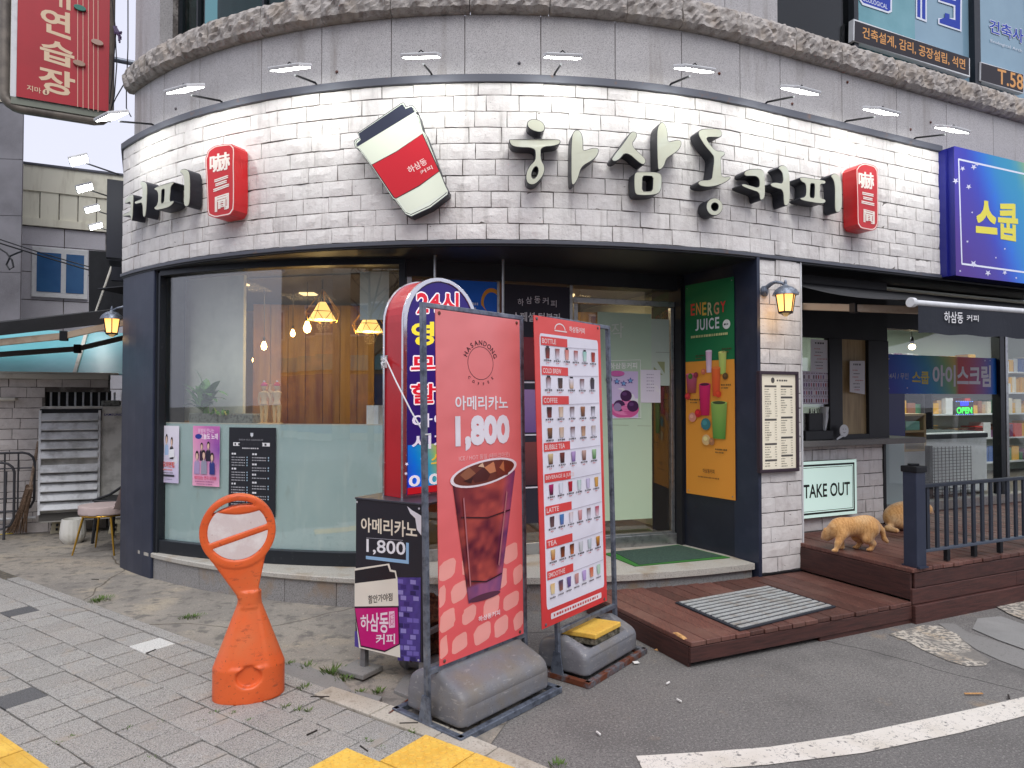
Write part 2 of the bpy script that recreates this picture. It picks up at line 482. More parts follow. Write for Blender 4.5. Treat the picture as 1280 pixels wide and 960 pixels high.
def smax(a, b, k): return -smin(-a, -b, k)
def smin(a, b, k):
    hh = np.clip(.5 + .5 * (b - a) / k, 0, 1); return b * (1 - hh) + a * hh - k * hh * (1 - hh)
# ------------------------------------------------------------------ material palette
attr_mat('print', .55); attr_mat('vinyl', .3, bump=(3.2, .9)); attr_mat('lightbox', .35, glow=.4); attr_mat('dim_lightbox', .35, glow=.08); attr_mat('paper', .7, bump=(14, .1))
glass_mat('glass', (.95, .97, .96), f0=.1); glass_mat('glass_clear', (.95, .97, .96), f0=.06); glass_mat('glass_dark', (.55, .58, .58)); glass_mat('glass_teal', (.35, .55, .55))
M_brick = mat('white_painted_brick', rgb(228, 224, 221), .75, var=[(9, rgb(212, 206, 203), .45, .75), (3, rgb(186, 181, 177), .54, .78, (5, 5, .5)), (60, rgb(170, 165, 161), .66, .74), (22, rgb(120, 112, 108), .69, .72, (1, 1, 2.5)), (170, rgb(110, 104, 100), .70, .74)],
              bump=[(28, .5, .012), (120, .35, .004)], rnd=.05, spec=.3)
M_mortar = mat('dark_mortar', rgb(96, 90, 86), .9, var=[(5, rgb(150, 145, 140), .46, .6), (40, rgb(80, 74, 70), .5, .65)], bump=[(80, .4, .004)])
M_granite = mat('grey_granite', rgb(186, 183, 182), .45, var=[(1.3, rgb(170, 166, 164), .45, .7), (170, rgb(134, 130, 131), .5, .6), (230, rgb(216, 214, 214), .58, .66), (2.2, rgb(140, 133, 127), .55, .75, (3, 3, .35))], bump=[(200, .12, .002)], rnd=.04)
M_plinth = mat('plinth_granite', rgb(150, 148, 146), .55, var=[(150, rgb(105, 102, 100), .5, .62), (220, rgb(190, 188, 185), .6, .68), (4, rgb(150, 128, 104), .5, .72), (1.6, rgb(120, 112, 100), .55, .75)], bump=[(150, .2, .003)], rnd=.04)
M_plinth_top = mat('worn_granite_slab', rgb(186, 182, 172), .55, var=[(150, rgb(140, 136, 130), .52, .62), (5, rgb(158, 140, 116), .52, .75)], bump=[(150, .2, .003)])
M_rough = mat('split_face_granite', rgb(182, 176, 170), .85, var=[(14, rgb(138, 130, 124), .45, .65), (90, rgb(100, 95, 92), .58, .7), (5, rgb(172, 160, 147), .5, .7), (160, rgb(196, 186, 176), .62, .7)], bump=[(26, .5, .015), (90, .5, .005)], rnd=.06)
M_navy = mat('navy_painted_steel', rgb(40, 47, 66), .42, var=[(5, rgb(52, 58, 76), .45, .7), (60, rgb(66, 70, 82), .7, .76)], bump=[(9, .08, .01)])
M_black = mat('black_panel', rgb(24, 25, 29), .5, var=[(3, rgb(34, 35, 39), .4, .7)], bump=[(8, .05, .01)])
M_frame = mat('dark_frame', rgb(36, 40, 46), .4, .3, var=[(30, rgb(60, 62, 66), .6, .75)])
M_trim = mat('grey_trim', rgb(92, 94, 102), .45, .4, var=[(9, rgb(120, 96, 84), .62, .74)])
M_steel = mat('brushed_steel', rgb(176, 178, 178), .3, .9, var=[(20, rgb(140, 142, 142), .5, .7)])
M_chrome = mat('chrome', rgb(215, 215, 218), .14, 1.0, rvar=(30, .08, .3))
M_galv = mat('galvanised_steel', rgb(118, 126, 140), .42, .55, var=[(25, rgb(84, 90, 102), .45, .65), (8, rgb(150, 156, 166), .55, .7), (45, rgb(120, 84, 62), .7, .76)], bump=[(60, .15, .003)])
M_rust = mat('rusty_steel', rgb(110, 112, 118), .6, .4, var=[(9, rgb(118, 66, 44), .42, .55), (40, rgb(80, 44, 32), .55, .7)], bump=[(60, .4, .004)])
M_orange = mat('orange_plastic', rgb(232, 104, 50), .42, var=[(5, rgb(218, 88, 40), .45, .7), (2.5, rgb(226, 122, 72), .52, .72), (14, rgb(186, 86, 52), .6, .72, (1, 1, 3)), (70, rgb(150, 74, 48), .64, .7)], bump=[(14, .06, .01)], spec=.5)
M_reflector = mat('scuffed_reflector', rgb(222, 208, 206), .4, var=[(8, rgb(238, 232, 230), .45, .65), (70, rgb(186, 150, 140), .66, .74)], bump=[(90, .25, .003, None, 'vor')])
M_gplastic = mat('grey_plastic', rgb(118, 119, 124), .45, var=[(4, rgb(104, 104, 108), .45, .7), (45, rgb(150, 148, 146), .62, .7), (3, rgb(124, 116, 104), .5, .72), (16, rgb(144, 142, 140), .6, .68, (1, 1, 5)), (120, rgb(86, 84, 80), .62, .7)], bump=[(12, .08, .01)])
M_red = mat('red_acrylic', rgb(196, 28, 34), .3, var=[(4, rgb(178, 24, 30), .45, .7)], emit=(.55, .02, .02, .04))
M_signred = mat('red_sign_face', rgb(178, 28, 42), .4, var=[(2, rgb(166, 26, 38), .4, .7)])
M_cream = mat('cream_letter_face', rgb(196, 197, 178), .35, var=[(3, rgb(208, 214, 202), .52, .75)])
M_letterside = mat('letter_return', rgb(44, 46, 54), .4, .3)
M_white = mat('white_enamel', rgb(222, 224, 226), .4, var=[(9, rgb(206, 208, 210), .5, .7)])
M_lamp = mat('lit_led_panel', (.9, .9, .9), .4, emit=(.98, 1.0, .95, 28.0))
M_warm = mat('lit_warm_bulb', (.9, .7, .4), .4, emit=(1.0, .56, .16, 26.0))
M_lantern = mat('lit_lantern_glass', (.9, .6, .3), .4, emit=(1.0, .48, .12, 1.7))
M_shade = mat('lit_lamp_shade', (.8, .62, .3), .6, emit=(1.0, .6, .16, 1.5))
M_blackmetal = mat('black_metal', rgb(30, 31, 35), .45, .5, var=[(30, rgb(54, 54, 58), .6, .75)])
M_wood = mat('stained_decking', rgb(104, 65, 56), .55, var=[(7, rgb(76, 47, 42), .4, .65, (14, 1, 1, -TH)), (30, rgb(122, 82, 70), .5, .68, (20, 1, 1, -TH)), (3, rgb(112, 80, 70), .5, .7), (60, rgb(150, 116, 100), .64, .72)], bump=[(30, .35, .005, (16, 1.2, 1, -TH)), (120, .15, .003)], rnd=.34)
M_woodface = mat('stained_fascia_board', rgb(80, 46, 40), .6, var=[(6, rgb(58, 34, 30), .4, .65, (1, 1, 12)), (60, rgb(112, 78, 64), .66, .76)], bump=[(20, .4, .005, (1, 1, 14))], rnd=.14)
M_rawwood = mat('raw_splintered_wood', rgb(206, 160, 104), .8, var=[(30, rgb(170, 120, 72), .45, .65)], bump=[(80, .5, .004)])
M_brownpanel = mat('wood_interior_panel', rgb(150, 114, 54), .5, var=[(3, rgb(112, 70, 28), .4, .65, (4, 4, .4)), (2, rgb(168, 118, 50), .5, .7)], bump=[(10, .1, .01)])
M_olive = mat('tan_interior_wall', rgb(142, 118, 70), .6, var=[(2, rgb(118, 94, 52), .4, .7)])
M_film = mat('frosted_film', rgb(204, 226, 226), .35, var=[(1.4, rgb(190, 216, 217), .4, .7), (30, rgb(212, 232, 230), .62, .72), (3, rgb(214, 232, 230), .55, .72, (3, 3, .5)), (12, rgb(186, 206, 204), .62, .74, (1, 1, .3))], spec=.4)
M_pale = mat('pale_partition', rgb(236, 236, 222), .6, var=[(2, rgb(196, 198, 186), .4, .7)])  # partition colour brightened to stand in for the reflection in the glass
M_greenpaper = mat('pale_green_sheet', rgb(198, 214, 186), .55, var=[(3, rgb(184, 204, 178), .4, .65)], bump=[(5, .25, .03)])
M_greenmat = mat('green_carpet', rgb(60, 84, 72), .95, var=[(60, rgb(44, 66, 58), .4, .65)], bump=[(200, .6, .005)])
M_greenedge = mat('green_mat_edge', rgb(52, 116, 44), .9, bump=[(160, .5, .004)])
M_rubber = mat('black_rubber', rgb(38, 42, 50), .75, bump=[(90, .2, .003)])
M_mattgrey = mat('grey_mat_pile', rgb(168, 170, 168), .95, var=[(60, rgb(130, 130, 128), .5, .7), (9, rgb(140, 132, 122), .5, .7)], bump=[(200, .6, .004)])
M_leaf = mat('glossy_leaf', (.07, .2, .04), .4, var=[(12, (.14, .32, .07), .45, .65)], rnd=.25)
M_weed = mat('weed', (.09, .16, .03), .7, var=[(30, (.16, .2, .06), .5, .7)])
M_bamboo = mat('pale_wood', rgb(206, 172, 122), .55)
M_concrete_pot = mat('concrete_planter', rgb(128, 130, 126), .9, var=[(40, rgb(88, 90, 88), .48, .62)], bump=[(60, .5, .006)])
M_straw = mat('broom_straw', rgb(136, 112, 92), .9, var=[(60, rgb(92, 74, 62), .45, .65)], rnd=.2)
M_stick = mat('broom_handle', rgb(150, 130, 112), .8, var=[(20, rgb(112, 94, 80), .45, .65)])
M_gold = mat('gold_leg', rgb(196, 152, 60), .28, .9)
M_pink = mat('pink_velvet', rgb(190, 172, 168), .8, bump=[(120, .2, .002)])
M_ceramic = mat('white_ceramic', rgb(216, 214, 206), .35, var=[(6, rgb(190, 186, 176), .55, .75)])
M_ac = mat('ac_casing', rgb(208, 206, 200), .5, var=[(5, rgb(150, 148, 142), .45, .7)])
M_louver = mat('aluminium_louver', rgb(226, 228, 230), .4, .1, var=[(6, rgb(176, 176, 176), .45, .7)])
M_teal = mat('teal_polycarbonate', rgb(96, 176, 184), .3, var=[(1.5, rgb(122, 190, 200), .4, .7)], spec=.5)
M_offwhite = mat('off_white_paint', rgb(216, 212, 200), .6, var=[(6, rgb(186, 178, 160), .55, .75)])
M_cladding = mat('cream_siding', rgb(240, 237, 218), .6, var=[(2, rgb(210, 204, 184), .5, .75, (4, 4, .6)), (1.1, rgb(170, 164, 146), .6, .8)])
M_panel = mat('grey_stone_panel', rgb(202, 200, 207), .6, var=[(1.2, rgb(184, 182, 189), .4, .7), (120, rgb(170, 168, 174), .55, .65)], rnd=.04)
M_darkstone = mat('dark_stone_panel', rgb(130, 128, 133), .6, var=[(1.0, rgb(92, 90, 94), .4, .7), (100, rgb(124, 122, 126), .55, .65)], rnd=.05)
M_bluewin = mat('blue_window_film', rgb(58, 106, 156), .12, var=[(1.5, rgb(48, 90, 140), .4, .65)], spec=.6)
M_canvas = mat('black_canvas', rgb(20, 21, 25), .85, var=[(4, rgb(32, 33, 37), .45, .7)], bump=[(6, .25, .02)])
M_navycanvas = mat('charcoal_canvas', rgb(36, 40, 50), .85, bump=[(7, .3, .02)])
M_arm = mat('beige_arm', rgb(164, 148, 130), .5, var=[(8, rgb(140, 122, 104), .5, .7)])
M_fur = None
M_asphalt = mat('asphalt', rgb(124, 121, 118, .95), .85, var=[(.55, rgb(146, 142, 137, .95), .4, .68), (1.7, rgb(106, 103, 100, .95), .5, .72), (140, rgb(82, 80, 78), .5, .62), (190, rgb(178, 174, 168), .64, .7), (60, rgb(102, 100, 97), .5, .62), (75, rgb(150, 147, 142), .54, .66), (320, rgb(70, 68, 66), .56, .64), (2.6, rgb(150, 132, 110), .62, .78), (1.1, rgb(92, 90, 88), .58, .74), (.45, rgb(66, 64, 62), .0028, .0008, None, 'edge')],
                bump=[(160, .6, .006), (2, .15, .05)])
M_concrete = mat('stained_concrete', rgb(154, 147, 136), .85, var=[(1.1, rgb(132, 127, 120), .4, .6), (1.9, rgb(172, 160, 140), .52, .7), (9, rgb(112, 108, 102), .52, .64), (120, rgb(110, 104, 96), .56, .66), (60, rgb(198, 188, 168), .62, .72), (.62, rgb(96, 88, 76), .0045, .0015, None, 'edge')],
                 bump=[(9, .4, .03), (90, .5, .005)])
M_kerb = mat('pale_kerb_concrete', rgb(190, 183, 170), .85, var=[(3, rgb(164, 154, 138), .45, .68), (110, rgb(140, 132, 120), .56, .66), (8, rgb(132, 122, 108), .58, .7)], bump=[(90, .4, .005)])
M_paver = mat('speckled_paver', rgb(162, 159, 153), .8, var=[(2, rgb(162, 156, 148), .42, .68), (160, rgb(112, 110, 108), .5, .58), (220, rgb(206, 204, 200), .58, .64), (6, rgb(160, 150, 138), .58, .74)], bump=[(150, .45, .004)], rnd=.07)
M_paverdark = mat('dark_paver', rgb(96, 96, 97), .8, var=[(150, rgb(72, 72, 73), .5, .6), (220, rgb(134, 134, 134), .6, .68)], bump=[(150, .4, .004)], rnd=.05)
M_joint = mat('dirt_joint', rgb(84, 80, 72), .95, var=[(30, rgb(112, 104, 90), .5, .65)], bump=[(80, .5, .006)])
M_yellow = mat('yellow_tactile', rgb(232, 190, 84), .65, var=[(5, rgb(216, 168, 62), .42, .66), (60, rgb(196, 150, 76), .56, .68), (9, rgb(170, 130, 70), .6, .76), (2, rgb(226, 178, 80), .5, .7)], bump=[(110, .35, .004)], rnd=.06)
M_paint = mat('worn_road_paint', rgb(222, 216, 206), .8, var=[(3, rgb(206, 198, 184), .45, .68), (26, rgb(128, 124, 119), .6, .66), (5.5, rgb(126, 122, 117), .006, .002, None, 'edge'), (90, rgb(150, 146, 140), .62, .68)], bump=[(140, .5, .004)])
M_paintold = mat('flaking_road_paint', rgb(196, 188, 174), .85, var=[(4, rgb(168, 146, 116), .5, .7), (2.2, rgb(128, 124, 118), .5, .6), (34, rgb(122, 118, 112), .47, .54)], bump=[(100, .5, .005)])
M_patch = mat('concrete_patch', rgb(136, 134, 131), .85, var=[(2, rgb(132, 130, 126), .42, .65), (120, rgb(110, 108, 105), .55, .66)], bump=[(90, .35, .005)])
M_coir = mat('brown_coir', rgb(108, 76, 54), .95, var=[(40, rgb(66, 44, 32), .42, .62)], bump=[(70, .9, .015)])
# ================================================================== GROUND
LA = Vector((.816, -.578)); LB = Vector((.578, .816)); KB = 2.455      # paving direction, its normal, kerb line
def AB(a, b, z=0.0): q = LA * a + LB * b; return Vector((q.x, q.y, z))
def project(p):
    v = p - EYE; f = Vector((0, math.cos(PITCH), math.sin(PITCH))); u = Vector((0, -math.sin(PITCH), math.cos(PITCH)))
    d = v.dot(f); return (640 + F * v.x / d, 480 - F * v.dot(u) / d) if d > .1 else (9e9, 9e9)
def sheet(name, pts, z, m):
    return kind(MB().extrude(Plane((0, 0, 0), (1, 0, 0), (0, 0, 1), (0, 1, 0)), [[(p[0], p[1]) for p in pts]], z, z, sides=False).build(name, m), 'structure')
sheet('road', [(-150, -150), (150, -150), (150, 150), (-150, 150)], 0.0, M_asphalt)
apron = [AB(-1.95, KB + .1), AB(-2.15, KB + .75), (-.95, 5.5), (-1.0, 9), (-3, 16), (-20, 24), AB(-24, KB + .1)]
sheet('concrete_apron', apron, .006, M_concrete)
walk = sheet('sidewalk', [AB(-26, KB), AB(-1.25, KB), AB(-1.25, -9), AB(-26, -9)], .004, M_joint)
def paver_mesh(name, sx, sy, h, m, seed):
    random.seed(seed); mb = MB(); j = lambda: random.uniform(-.003, .003)
    e = .005
    lo = [(-sx / 2 + j(), -sy / 2 + j()), (sx / 2 + j(), -sy / 2 + j()), (sx / 2 + j(), sy / 2 + j()), (-sx / 2 + j(), sy / 2 + j())]
    tilt = [random.uniform(-.0025, .0025) for _ in range(4)]
    vs = [Vector((x, y, 0)) for x, y in lo] + [Vector((x, y, h - e * .7 + t)) for (x, y), t in zip(lo, tilt)]
    vs += [Vector((x - math.copysign(e, x), y - math.copysign(e, y), h + t)) for (x, y), t in zip(lo, tilt)]
    fs = []
    for k in (0, 4):
        for i in range(4): fs.append((k + i, k + (i + 1) % 4, k + 4 + (i + 1) % 4, k + 4 + i))
    fs.append((8, 9, 10, 11)); mb.add(vs, fs); o = mb.build(name, m); me = o.data; bpy.data.objects.remove(o); return me
PT = .2045
pv = [paver_mesh('paver', PT - .008, PT - .008, .016, M_paver, i) for i in range(6)]
pd = paver_mesh('paver', PT - .008, PT - .008, .016, M_paverdark, 77)
PZ = .02
yel = []                                                       # tactile tiles: a0, b0, bars?
for k in range(0, 4): yel.append((-2.249 + .3 * k + .003, 2.168, False))
for k in range(0, 4): yel.append((-2.449 + .3 * k, 1.866, False))
for k in range(-3, 3): yel.append((-3.616 + .3 * k, 1.017, True))
def in_yel(a, b):
    for a0, b0, _ in yel:
        if a0 - .1 < a < a0 + .4 and b0 - .1 < b < b0 + .4:
            if a0 + .09 < a < a0 + .21 and b0 + .09 < b < b0 + .21: return True
    return False
dark = [G(29, 769), G(33, 868)]
white = [G(192, 811)]
random.seed(3); spots = []
row = 0; b = KB - PT / 2
while b > -2.5:
    shift = (row % 2) * PT * .5 + random.uniform(-.02, .02)
    a = -9.0 + shift
    while a < -1.28:
        p = AB(a, b, .004); x, y = project(p + Vector((0, 0, .01)))
        if -220 < x < 1400 and 600 < y < 1300 and not in_yel(a, b): spots.append((p.length, p))
        a += PT
    b -= PT; row += 1
spots.sort(key=lambda q: q[0] if project(q[1])[1] < 985 else 50 + q[0])
ang = math.atan2(LA.y, LA.x)
rest = MB()
for i, (d, p) in enumerate(spots):
    dk = any((p - q).length < .11 for q in dark); wh = any((p - q).length < .11 for q in white)
    me = pd if dk else pv[random.randrange(6)]
    if i < 300:
        o = bpy.data.objects.new('paver', me); COL.objects.link(o); o.parent = walk
        o.location = p + Vector((0, 0, random.uniform(-.002, .003))); o.rotation_euler = (random.uniform(-.006, .006), random.uniform(-.006, .006), ang + random.uniform(-.012, .012))
        if wh: 
            o.data = me.copy(); o.data.materials.clear(); o.data.materials.append(mat('pale_paver', rgb(212, 211, 206), .8, var=[(150, rgb(170, 168, 164), .52, .6)], bump=[(150, .4, .004)]))
    else:
        R_ = Matrix.Rotation(ang, 4, 'Z'); rest.add([R_ @ v.co + p for v in me.vertices], [tuple(q.vertices) for q in me.polygons])
if rest.v: kind(rest.build('paver', M_paver, walk), 'stuff')
# tactile tiles with real bumps
def tact(bars):
    mb = MB(); s = .146; mb.box((0, 0, .008), (2 * s, 2 * s, .016))
    if bars:
        for k in range(4):
            y = -.108 + .072 * k
            mb.add([(-.13, y - .018, .016), (.13, y - .018, .016), (.13, y + .018, .016), (-.13, y + .018, .016), (-.122, y - .011, .021), (.122, y - .011, .021), (.122, y + .011, .021), (-.122, y + .011, .021)],
                   [(4, 5, 6, 7), (0, 1, 5, 4), (1, 2, 6, 5), (2, 3, 7, 6), (3, 0, 4, 7)])
    else:
        for i in range(6):
            for j in range(6): mb.lathe([(.018, .015), (.017, .0185), (.012, .021)], (-.122 + .0488 * i, -.122 + .0488 * j, 0), 8)
    o = mb.build('tactile_tile', M_yellow); me = o.data; bpy.data.objects.remove(o); return me
tm = {False: tact(False), True: tact(True)}
for a0, b0, bars in yel:
    o = bpy.data.objects.new('tactile_tile', tm[bars]); COL.objects.link(o); o.parent = walk
    o.location = AB(a0 + .15, b0 + .15, .0115 + random.uniform(0, .002)); o.rotation_euler = (random.uniform(-.008, .008), random.uniform(-.008, .008), ang)
# kerb: small grey setts on the left, pale worn strip to the right
kerb = kind(MB().extrude(Plane((0, 0, 0), (1, 0, 0), (0, 0, 1), (0, 1, 0)), [[tuple(AB(-9, KB)[:2]), tuple(AB(-1.3, KB)[:2]), tuple(AB(-1.3, KB + .115)[:2]), tuple(AB(-9, KB + .115)[:2])]], .0085, .0085, sides=False).build('kerb', M_joint), 'structure')
a = -7.2; k = 0
while a < -3.05:
    ln = random.choice((.16, .2, .24)); mb = MB()
    mb.box(AB(a + ln / 2, KB + .05, .011), (ln - .006, .088, .024), LA); mb.build('kerb_sett', M_paver, kerb, bevel=.004); a += ln; k += 1
edge = [(-3.05, .13), (-2.62, .15), (-2.2, .14), (-1.9, .12), (-1.6, .1), (-1.3, .06)]
for (a0, w0), (a1, w1) in zip(edge, edge[1:]):
    mb = MB(); lo = [AB(a0 + .004, KB + .008), AB(a1 - .004, KB + .008), AB(a1 - .004, KB + w1), AB(a0 + .004, KB + w0)]
    mb.add([Vector((p.x, p.y, .005)) for p in lo] + [Vector((p.x, p.y, .024)) for p in lo], [(4, 5, 6, 7), (0, 1, 5, 4), (1, 2, 6, 5), (2, 3, 7, 6), (3, 0, 4, 7)])
    mb.build('kerb_slab', M_kerb, kerb, bevel=.005)
# broken slabs of the apron beside the kerb
for q in ([(330, 838), (372, 832), (425, 852), (440, 868), (395, 868), (350, 853)], [(505, 850), (530, 842), (540, 872), (520, 880), (492, 868)], [(440, 868), (478, 876), (470, 886), (432, 876)]):
    mb = MB(); mb.extrude(Plane((0, 0, 0), (1, 0, 0), (0, 0, 1), (0, 1, 0)), [[tuple(G(*p)[:2]) for p in reversed(q)]], .004, .022 + random.uniform(-.004, .004)); mb.build('kerb_slab', M_patch, kerb, bevel=.004)
# road markings and patches
up = [(795, 946), (880, 941), (960, 935), (1060, 920), (1160, 899), (1220, 886), (1280, 872), (1340, 857), (1420, 834)]
dn = [(1420, 857), (1340, 881), (1280, 896), (1200, 917), (1080, 942), (960, 957), (880, 963), (806, 968)]
sheet('road_line', [G(*p) for p in dn[::-1]] + [G(*p) for p in up[::-1]], .0045, M_paint)
q8 = zoom(1000, 640, 4.571)
gp = lambda *pts: [G(*q8(*p)) for p in pts]
sheet('road_marking', gp((505, 702), (600, 735), (700, 790), (800, 835), (870, 862), (960, 885), (1060, 880), (1090, 850), (1010, 800), (960, 760), (905, 705), (800, 655), (700, 650)), .0045, M_paintold)
sheet('road_patch', gp((880, 700), (1010, 790), (1140, 850), (1290, 905), (1290, 800), (1120, 740), (960, 690), (880, 640), (790, 640)), .004, M_patch)
sheet('road_patch', gp((985, 672), (1130, 735), (1290, 792), (1290, 650), (1150, 600), (1015, 612)), .0062, mat('pale_patch', rgb(152, 151, 148), .85, var=[(2, rgb(138, 137, 134), .42, .65), (120, rgb(130, 128, 124), .58, .66)], bump=[(90, .35, .005)]))
sheet('road_marking', gp((1120, 545), (1290, 505), (1290, 625), (1200, 590)), .0082, M_paintold)
# ------------------------------------------------------------------ timber steps
def deck(name, label, u0, u1, vb, v1, z, boards, zb):
    root = empty(name, W3((u0 + u1) / 2, v1 - .4, 0), label, 'deck')
    pw = .1165; n = int(round((u1 - u0) / pw)); pw = (u1 - u0) / n
    for i in range(n):
        a, b = u0 + i * pw + .003, u0 + (i + 1) * pw - .003; c = (a + b) / 2
        back = vb(c); e = random.uniform(-.006, .004); mb = MB(); dz = random.uniform(-.002, .002)
        vs = []
        for zz in (z - .028, z + dz):
            for u, v in ((a, back), (b, back), (b, v1 + e), (a, v1 + e)): vs.append(W3(u, v, zz))
        mb.add(vs, [(0, 1, 2, 3), (7, 6, 5, 4), (4, 5, 1, 0), (5, 6, 2, 1), (6, 7, 3, 2), (7, 4, 0, 3)])
        mb.build('plank', M_wood, root, bevel=.003, seg=1)
    for (a0, b0, a1, b1, z0, z1, out) in boards:
        d = Vector((a1 - a0, b1 - b0)); L = d.length; d.normalize(); nn = Vector((d.y, -d.x))
        x3 = D1 * d.x + N1 * d.y
        c = W3((a0 + a1) / 2, (b0 + b1) / 2, (z0 + z1) / 2)
        MB().box(c, (L, .022 + out, z1 - z0 - .004), x3).build('fascia_board', M_woodface, root, bevel=.003, seg=1)
    return root
arc_v = lambda u: (RR * math.cos(max(-u, 0) / RR) - RR) if u < 0 else 0.0
def arcline(u):                                       # platform front as v for a given u (left of the pier)
    return -RR + math.sqrt(max(RR * RR - u * u, 0)) if u < 0 else 0.0
ZS, ZD = .155, .385
step = deck('timber_step', 'low brown timber step with a striped doormat in front of the cafe door', -1.53, .455, lambda u: (arcline(u) - .01 if u < -.02 else .012), 1.0, ZS,
     [(-1.53, .985, .455, .985, .03, ZS - .03, 0), (-1.518, -.2, -1.518, .97, .0, ZS - .03, 0), (-.45, .975, .455, .975, -.03, .07, 0)], 0)
updeck = deck('timber_deck', 'raised brown timber deck with railing where two ginger cats are', .46, 4.9, lambda u: (-.325 if u < 1.95 else -1.3), 1.0, ZD,
     [(.472, -.3, .472, .98, .16, ZD - .03, 0), (.49, .985, 2.6, .985, .245, ZD - .032, 0), (2.6, .985, 4.9, .985, .245, ZD - .032, 0), (.46, .988, 1.7, .988, .13, .245, 0), (1.7, .988, 4.9, .988, .13, .245, 0), (.46, 1.0, 3.1, 1.0, -.02, .13, .02), (3.1, 1.0, 4.9, 1.0, -.02, .13, .02)], 0)
# splintered corner pieces
sp = MB(); sp.box(W3(-1.51, .87, ZS + .004), (.035, .14, .012), D1 + N1 * .12, taper=.5); sp.build('splinter', M_rawwood, step, bevel=.003)
sp = MB(); sp.box(G(828, 812, .012) , (.11, .03, .02), (.8, -.6), taper=.4); tag(sp.build('wood_splinter', M_rawwood, None, bevel=.003), 'broken splinter of pale wood on the asphalt by the step', 'wood piece')
# striped doormat
zm = ZS + .003
mt = [G(*p, zm) for p in ((844, 754), (925, 789), (1045, 759), (960, 733))]
dm = empty('doormat', mt[1], 'black and grey striped doormat lying on the low timber step', 'doormat')
mb = MB(); mb.add([p for p in mt] + [p + Vector((0, 0, .008)) for p in mt], [(4, 5, 6, 7), (0, 1, 5, 4), (1, 2, 6, 5), (2, 3, 7, 6), (3, 0, 4, 7)]); mb.build('backing', M_rubber, dm, bevel=.002)
ns = 11
for i in range(ns):
    t0, t1 = (i + .3) / (ns + .3), (i + .92) / (ns + .3)
    f = lambda s, t: (mt[0] * (1 - t) + mt[1] * t) * (1 - s) + (mt[3] * (1 - t) + mt[2] * t) * s
    ps = [f(.025, t0), f(.975, t0), f(.975, t1), f(.025, t1)]; mb = MB()
    mb.add([p + Vector((0, 0, .0075)) for p in ps] + [p + Vector((0, 0, .0125)) for p in ps], [(4, 5, 6, 7), (0, 1, 5, 4), (1, 2, 6, 5), (2, 3, 7, 6), (3, 0, 4, 7)]); mb.build('stripe', M_mattgrey, dm)
# weeds in the joints (uncountable) and litter
random.seed(11); wd = MB()
def tuft(p, n, h, r):
    for _ in range(n):
        a = random.uniform(0, 6.28); q = p + Vector((math.cos(a), math.sin(a), 0)) * random.uniform(0, r); l = h * random.uniform(.5, 1)
        d = Vector((math.cos(a), math.sin(a), 0)) * l * random.uniform(.3, 1.1); s = Vector((-d.y, d.x, 0)).normalized() * random.uniform(.002, .004)
        wd.add([q - s, q + s, q + d * .5 + s * .7 + Vector((0, 0, l * .7)), q + d + Vector((0, 0, l))], [(0, 1, 2), (0, 2, 3)])
for x, y, n, h, r in ((415, 842, 60, .05, .05), (383, 834, 50, .025, .05), (362, 830, 40, .02, .04), (430, 850, 50, .035, .05), (472, 866, 40, .03, .03), (449, 866, 30, .025, .03), (381, 862, 40, .035, .03), (515, 917, 30, .02, .03), (460, 929, 30, .02, .03), (478, 937, 26, .015, .03), (128, 749, 120, .025, .09), (118, 752, 90, .02, .07), (243, 771, 70, .02, .08), (233, 772, 60, .02, .06),
                      (355, 886, 24, .03, .02), (373, 889, 20, .025, .02), (385, 890, 20, .025, .02), (310, 903, 24, .015, .03), (322, 908, 24, .015, .03), (335, 915, 24, .015, .03), (290, 893, 16, .02, .02), (268, 892, 16, .02, .02), (161, 912, 16, .02, .02), (90, 922, 16, .015, .02), (33, 945, 20, .02, .02), (696, 957, 40, .025, .04), (185, 950, 20, .015, .03), (70, 930, 14, .012, .03), (392, 945, 14, .012, .03), (250, 905, 16, .015, .03), (200, 905, 16, .015, .02)):
    p = G(x, y, .012); tuft(p, n, h, r)
kind(wd.build('weeds', M_weed), 'stuff')
def litter(name, px, py, ln, w, d, m, label, cat, h=.006, grp=None):
    p = G(px, py, .006 if px > 560 else .02); o = MB().box(p + Vector((0, 0, h / 2 + .002)), (ln, w, h), d).build(name, m, bevel=min(w, h) * .3); tag(o, label, cat, grp)
M_butt = mat('paper_white', rgb(228, 226, 220), .8); M_twig = mat('dark_twig', rgb(48, 42, 38), .9)
for x, y, l_ in ((748, 918, 'on open asphalt between the banner base and the white line'), (835, 855, 'nearest the corner of the timber step'), (849, 877, 'second from the corner of the timber step')): litter('cigarette_butt', x, y, .035, .009, (random.uniform(-1, 1), 1), M_butt, 'white cigarette butt ' + l_, 'litter', .009, 'butts on the asphalt')
litter('wood_sliver', 1217, 868, .1, .012, (1, .02), M_rawwood, 'thin pale wood sliver on the asphalt near the white line', 'wood piece')
litter('stick', 1261, 872, .06, .008, (.6, 1), M_twig, 'short dark stick beside the thin wood sliver', 'stick')
for x, y, l, d, lab in ((400, 872, .1, (1, 0), 'thin black twig on the pavement edge beside a weed tuft'), (455, 937, .07, (.8, -.9), 'flat black strip on the pavers by the yellow tiles'), (390, 917, .06, (.6, .8), 'short dark twig on the pavers'), (511, 905, .09, (1, .05), 'black twig on the pale kerb near the banner base'), (189, 815, .07, (.3, .9), 'dark twig on the pale paver'), (119, 725, .07, (1, -.1), 'black twig on the concrete by the navy column')):
    litter('twig', x, y, l, .007, d, M_twig, lab, 'twig')
litter('rusty_rod', 500, 883, .2, .01, (.45, 1), M_rust, 'thin rusty rod lying on broken concrete beside the signboard', 'rod')
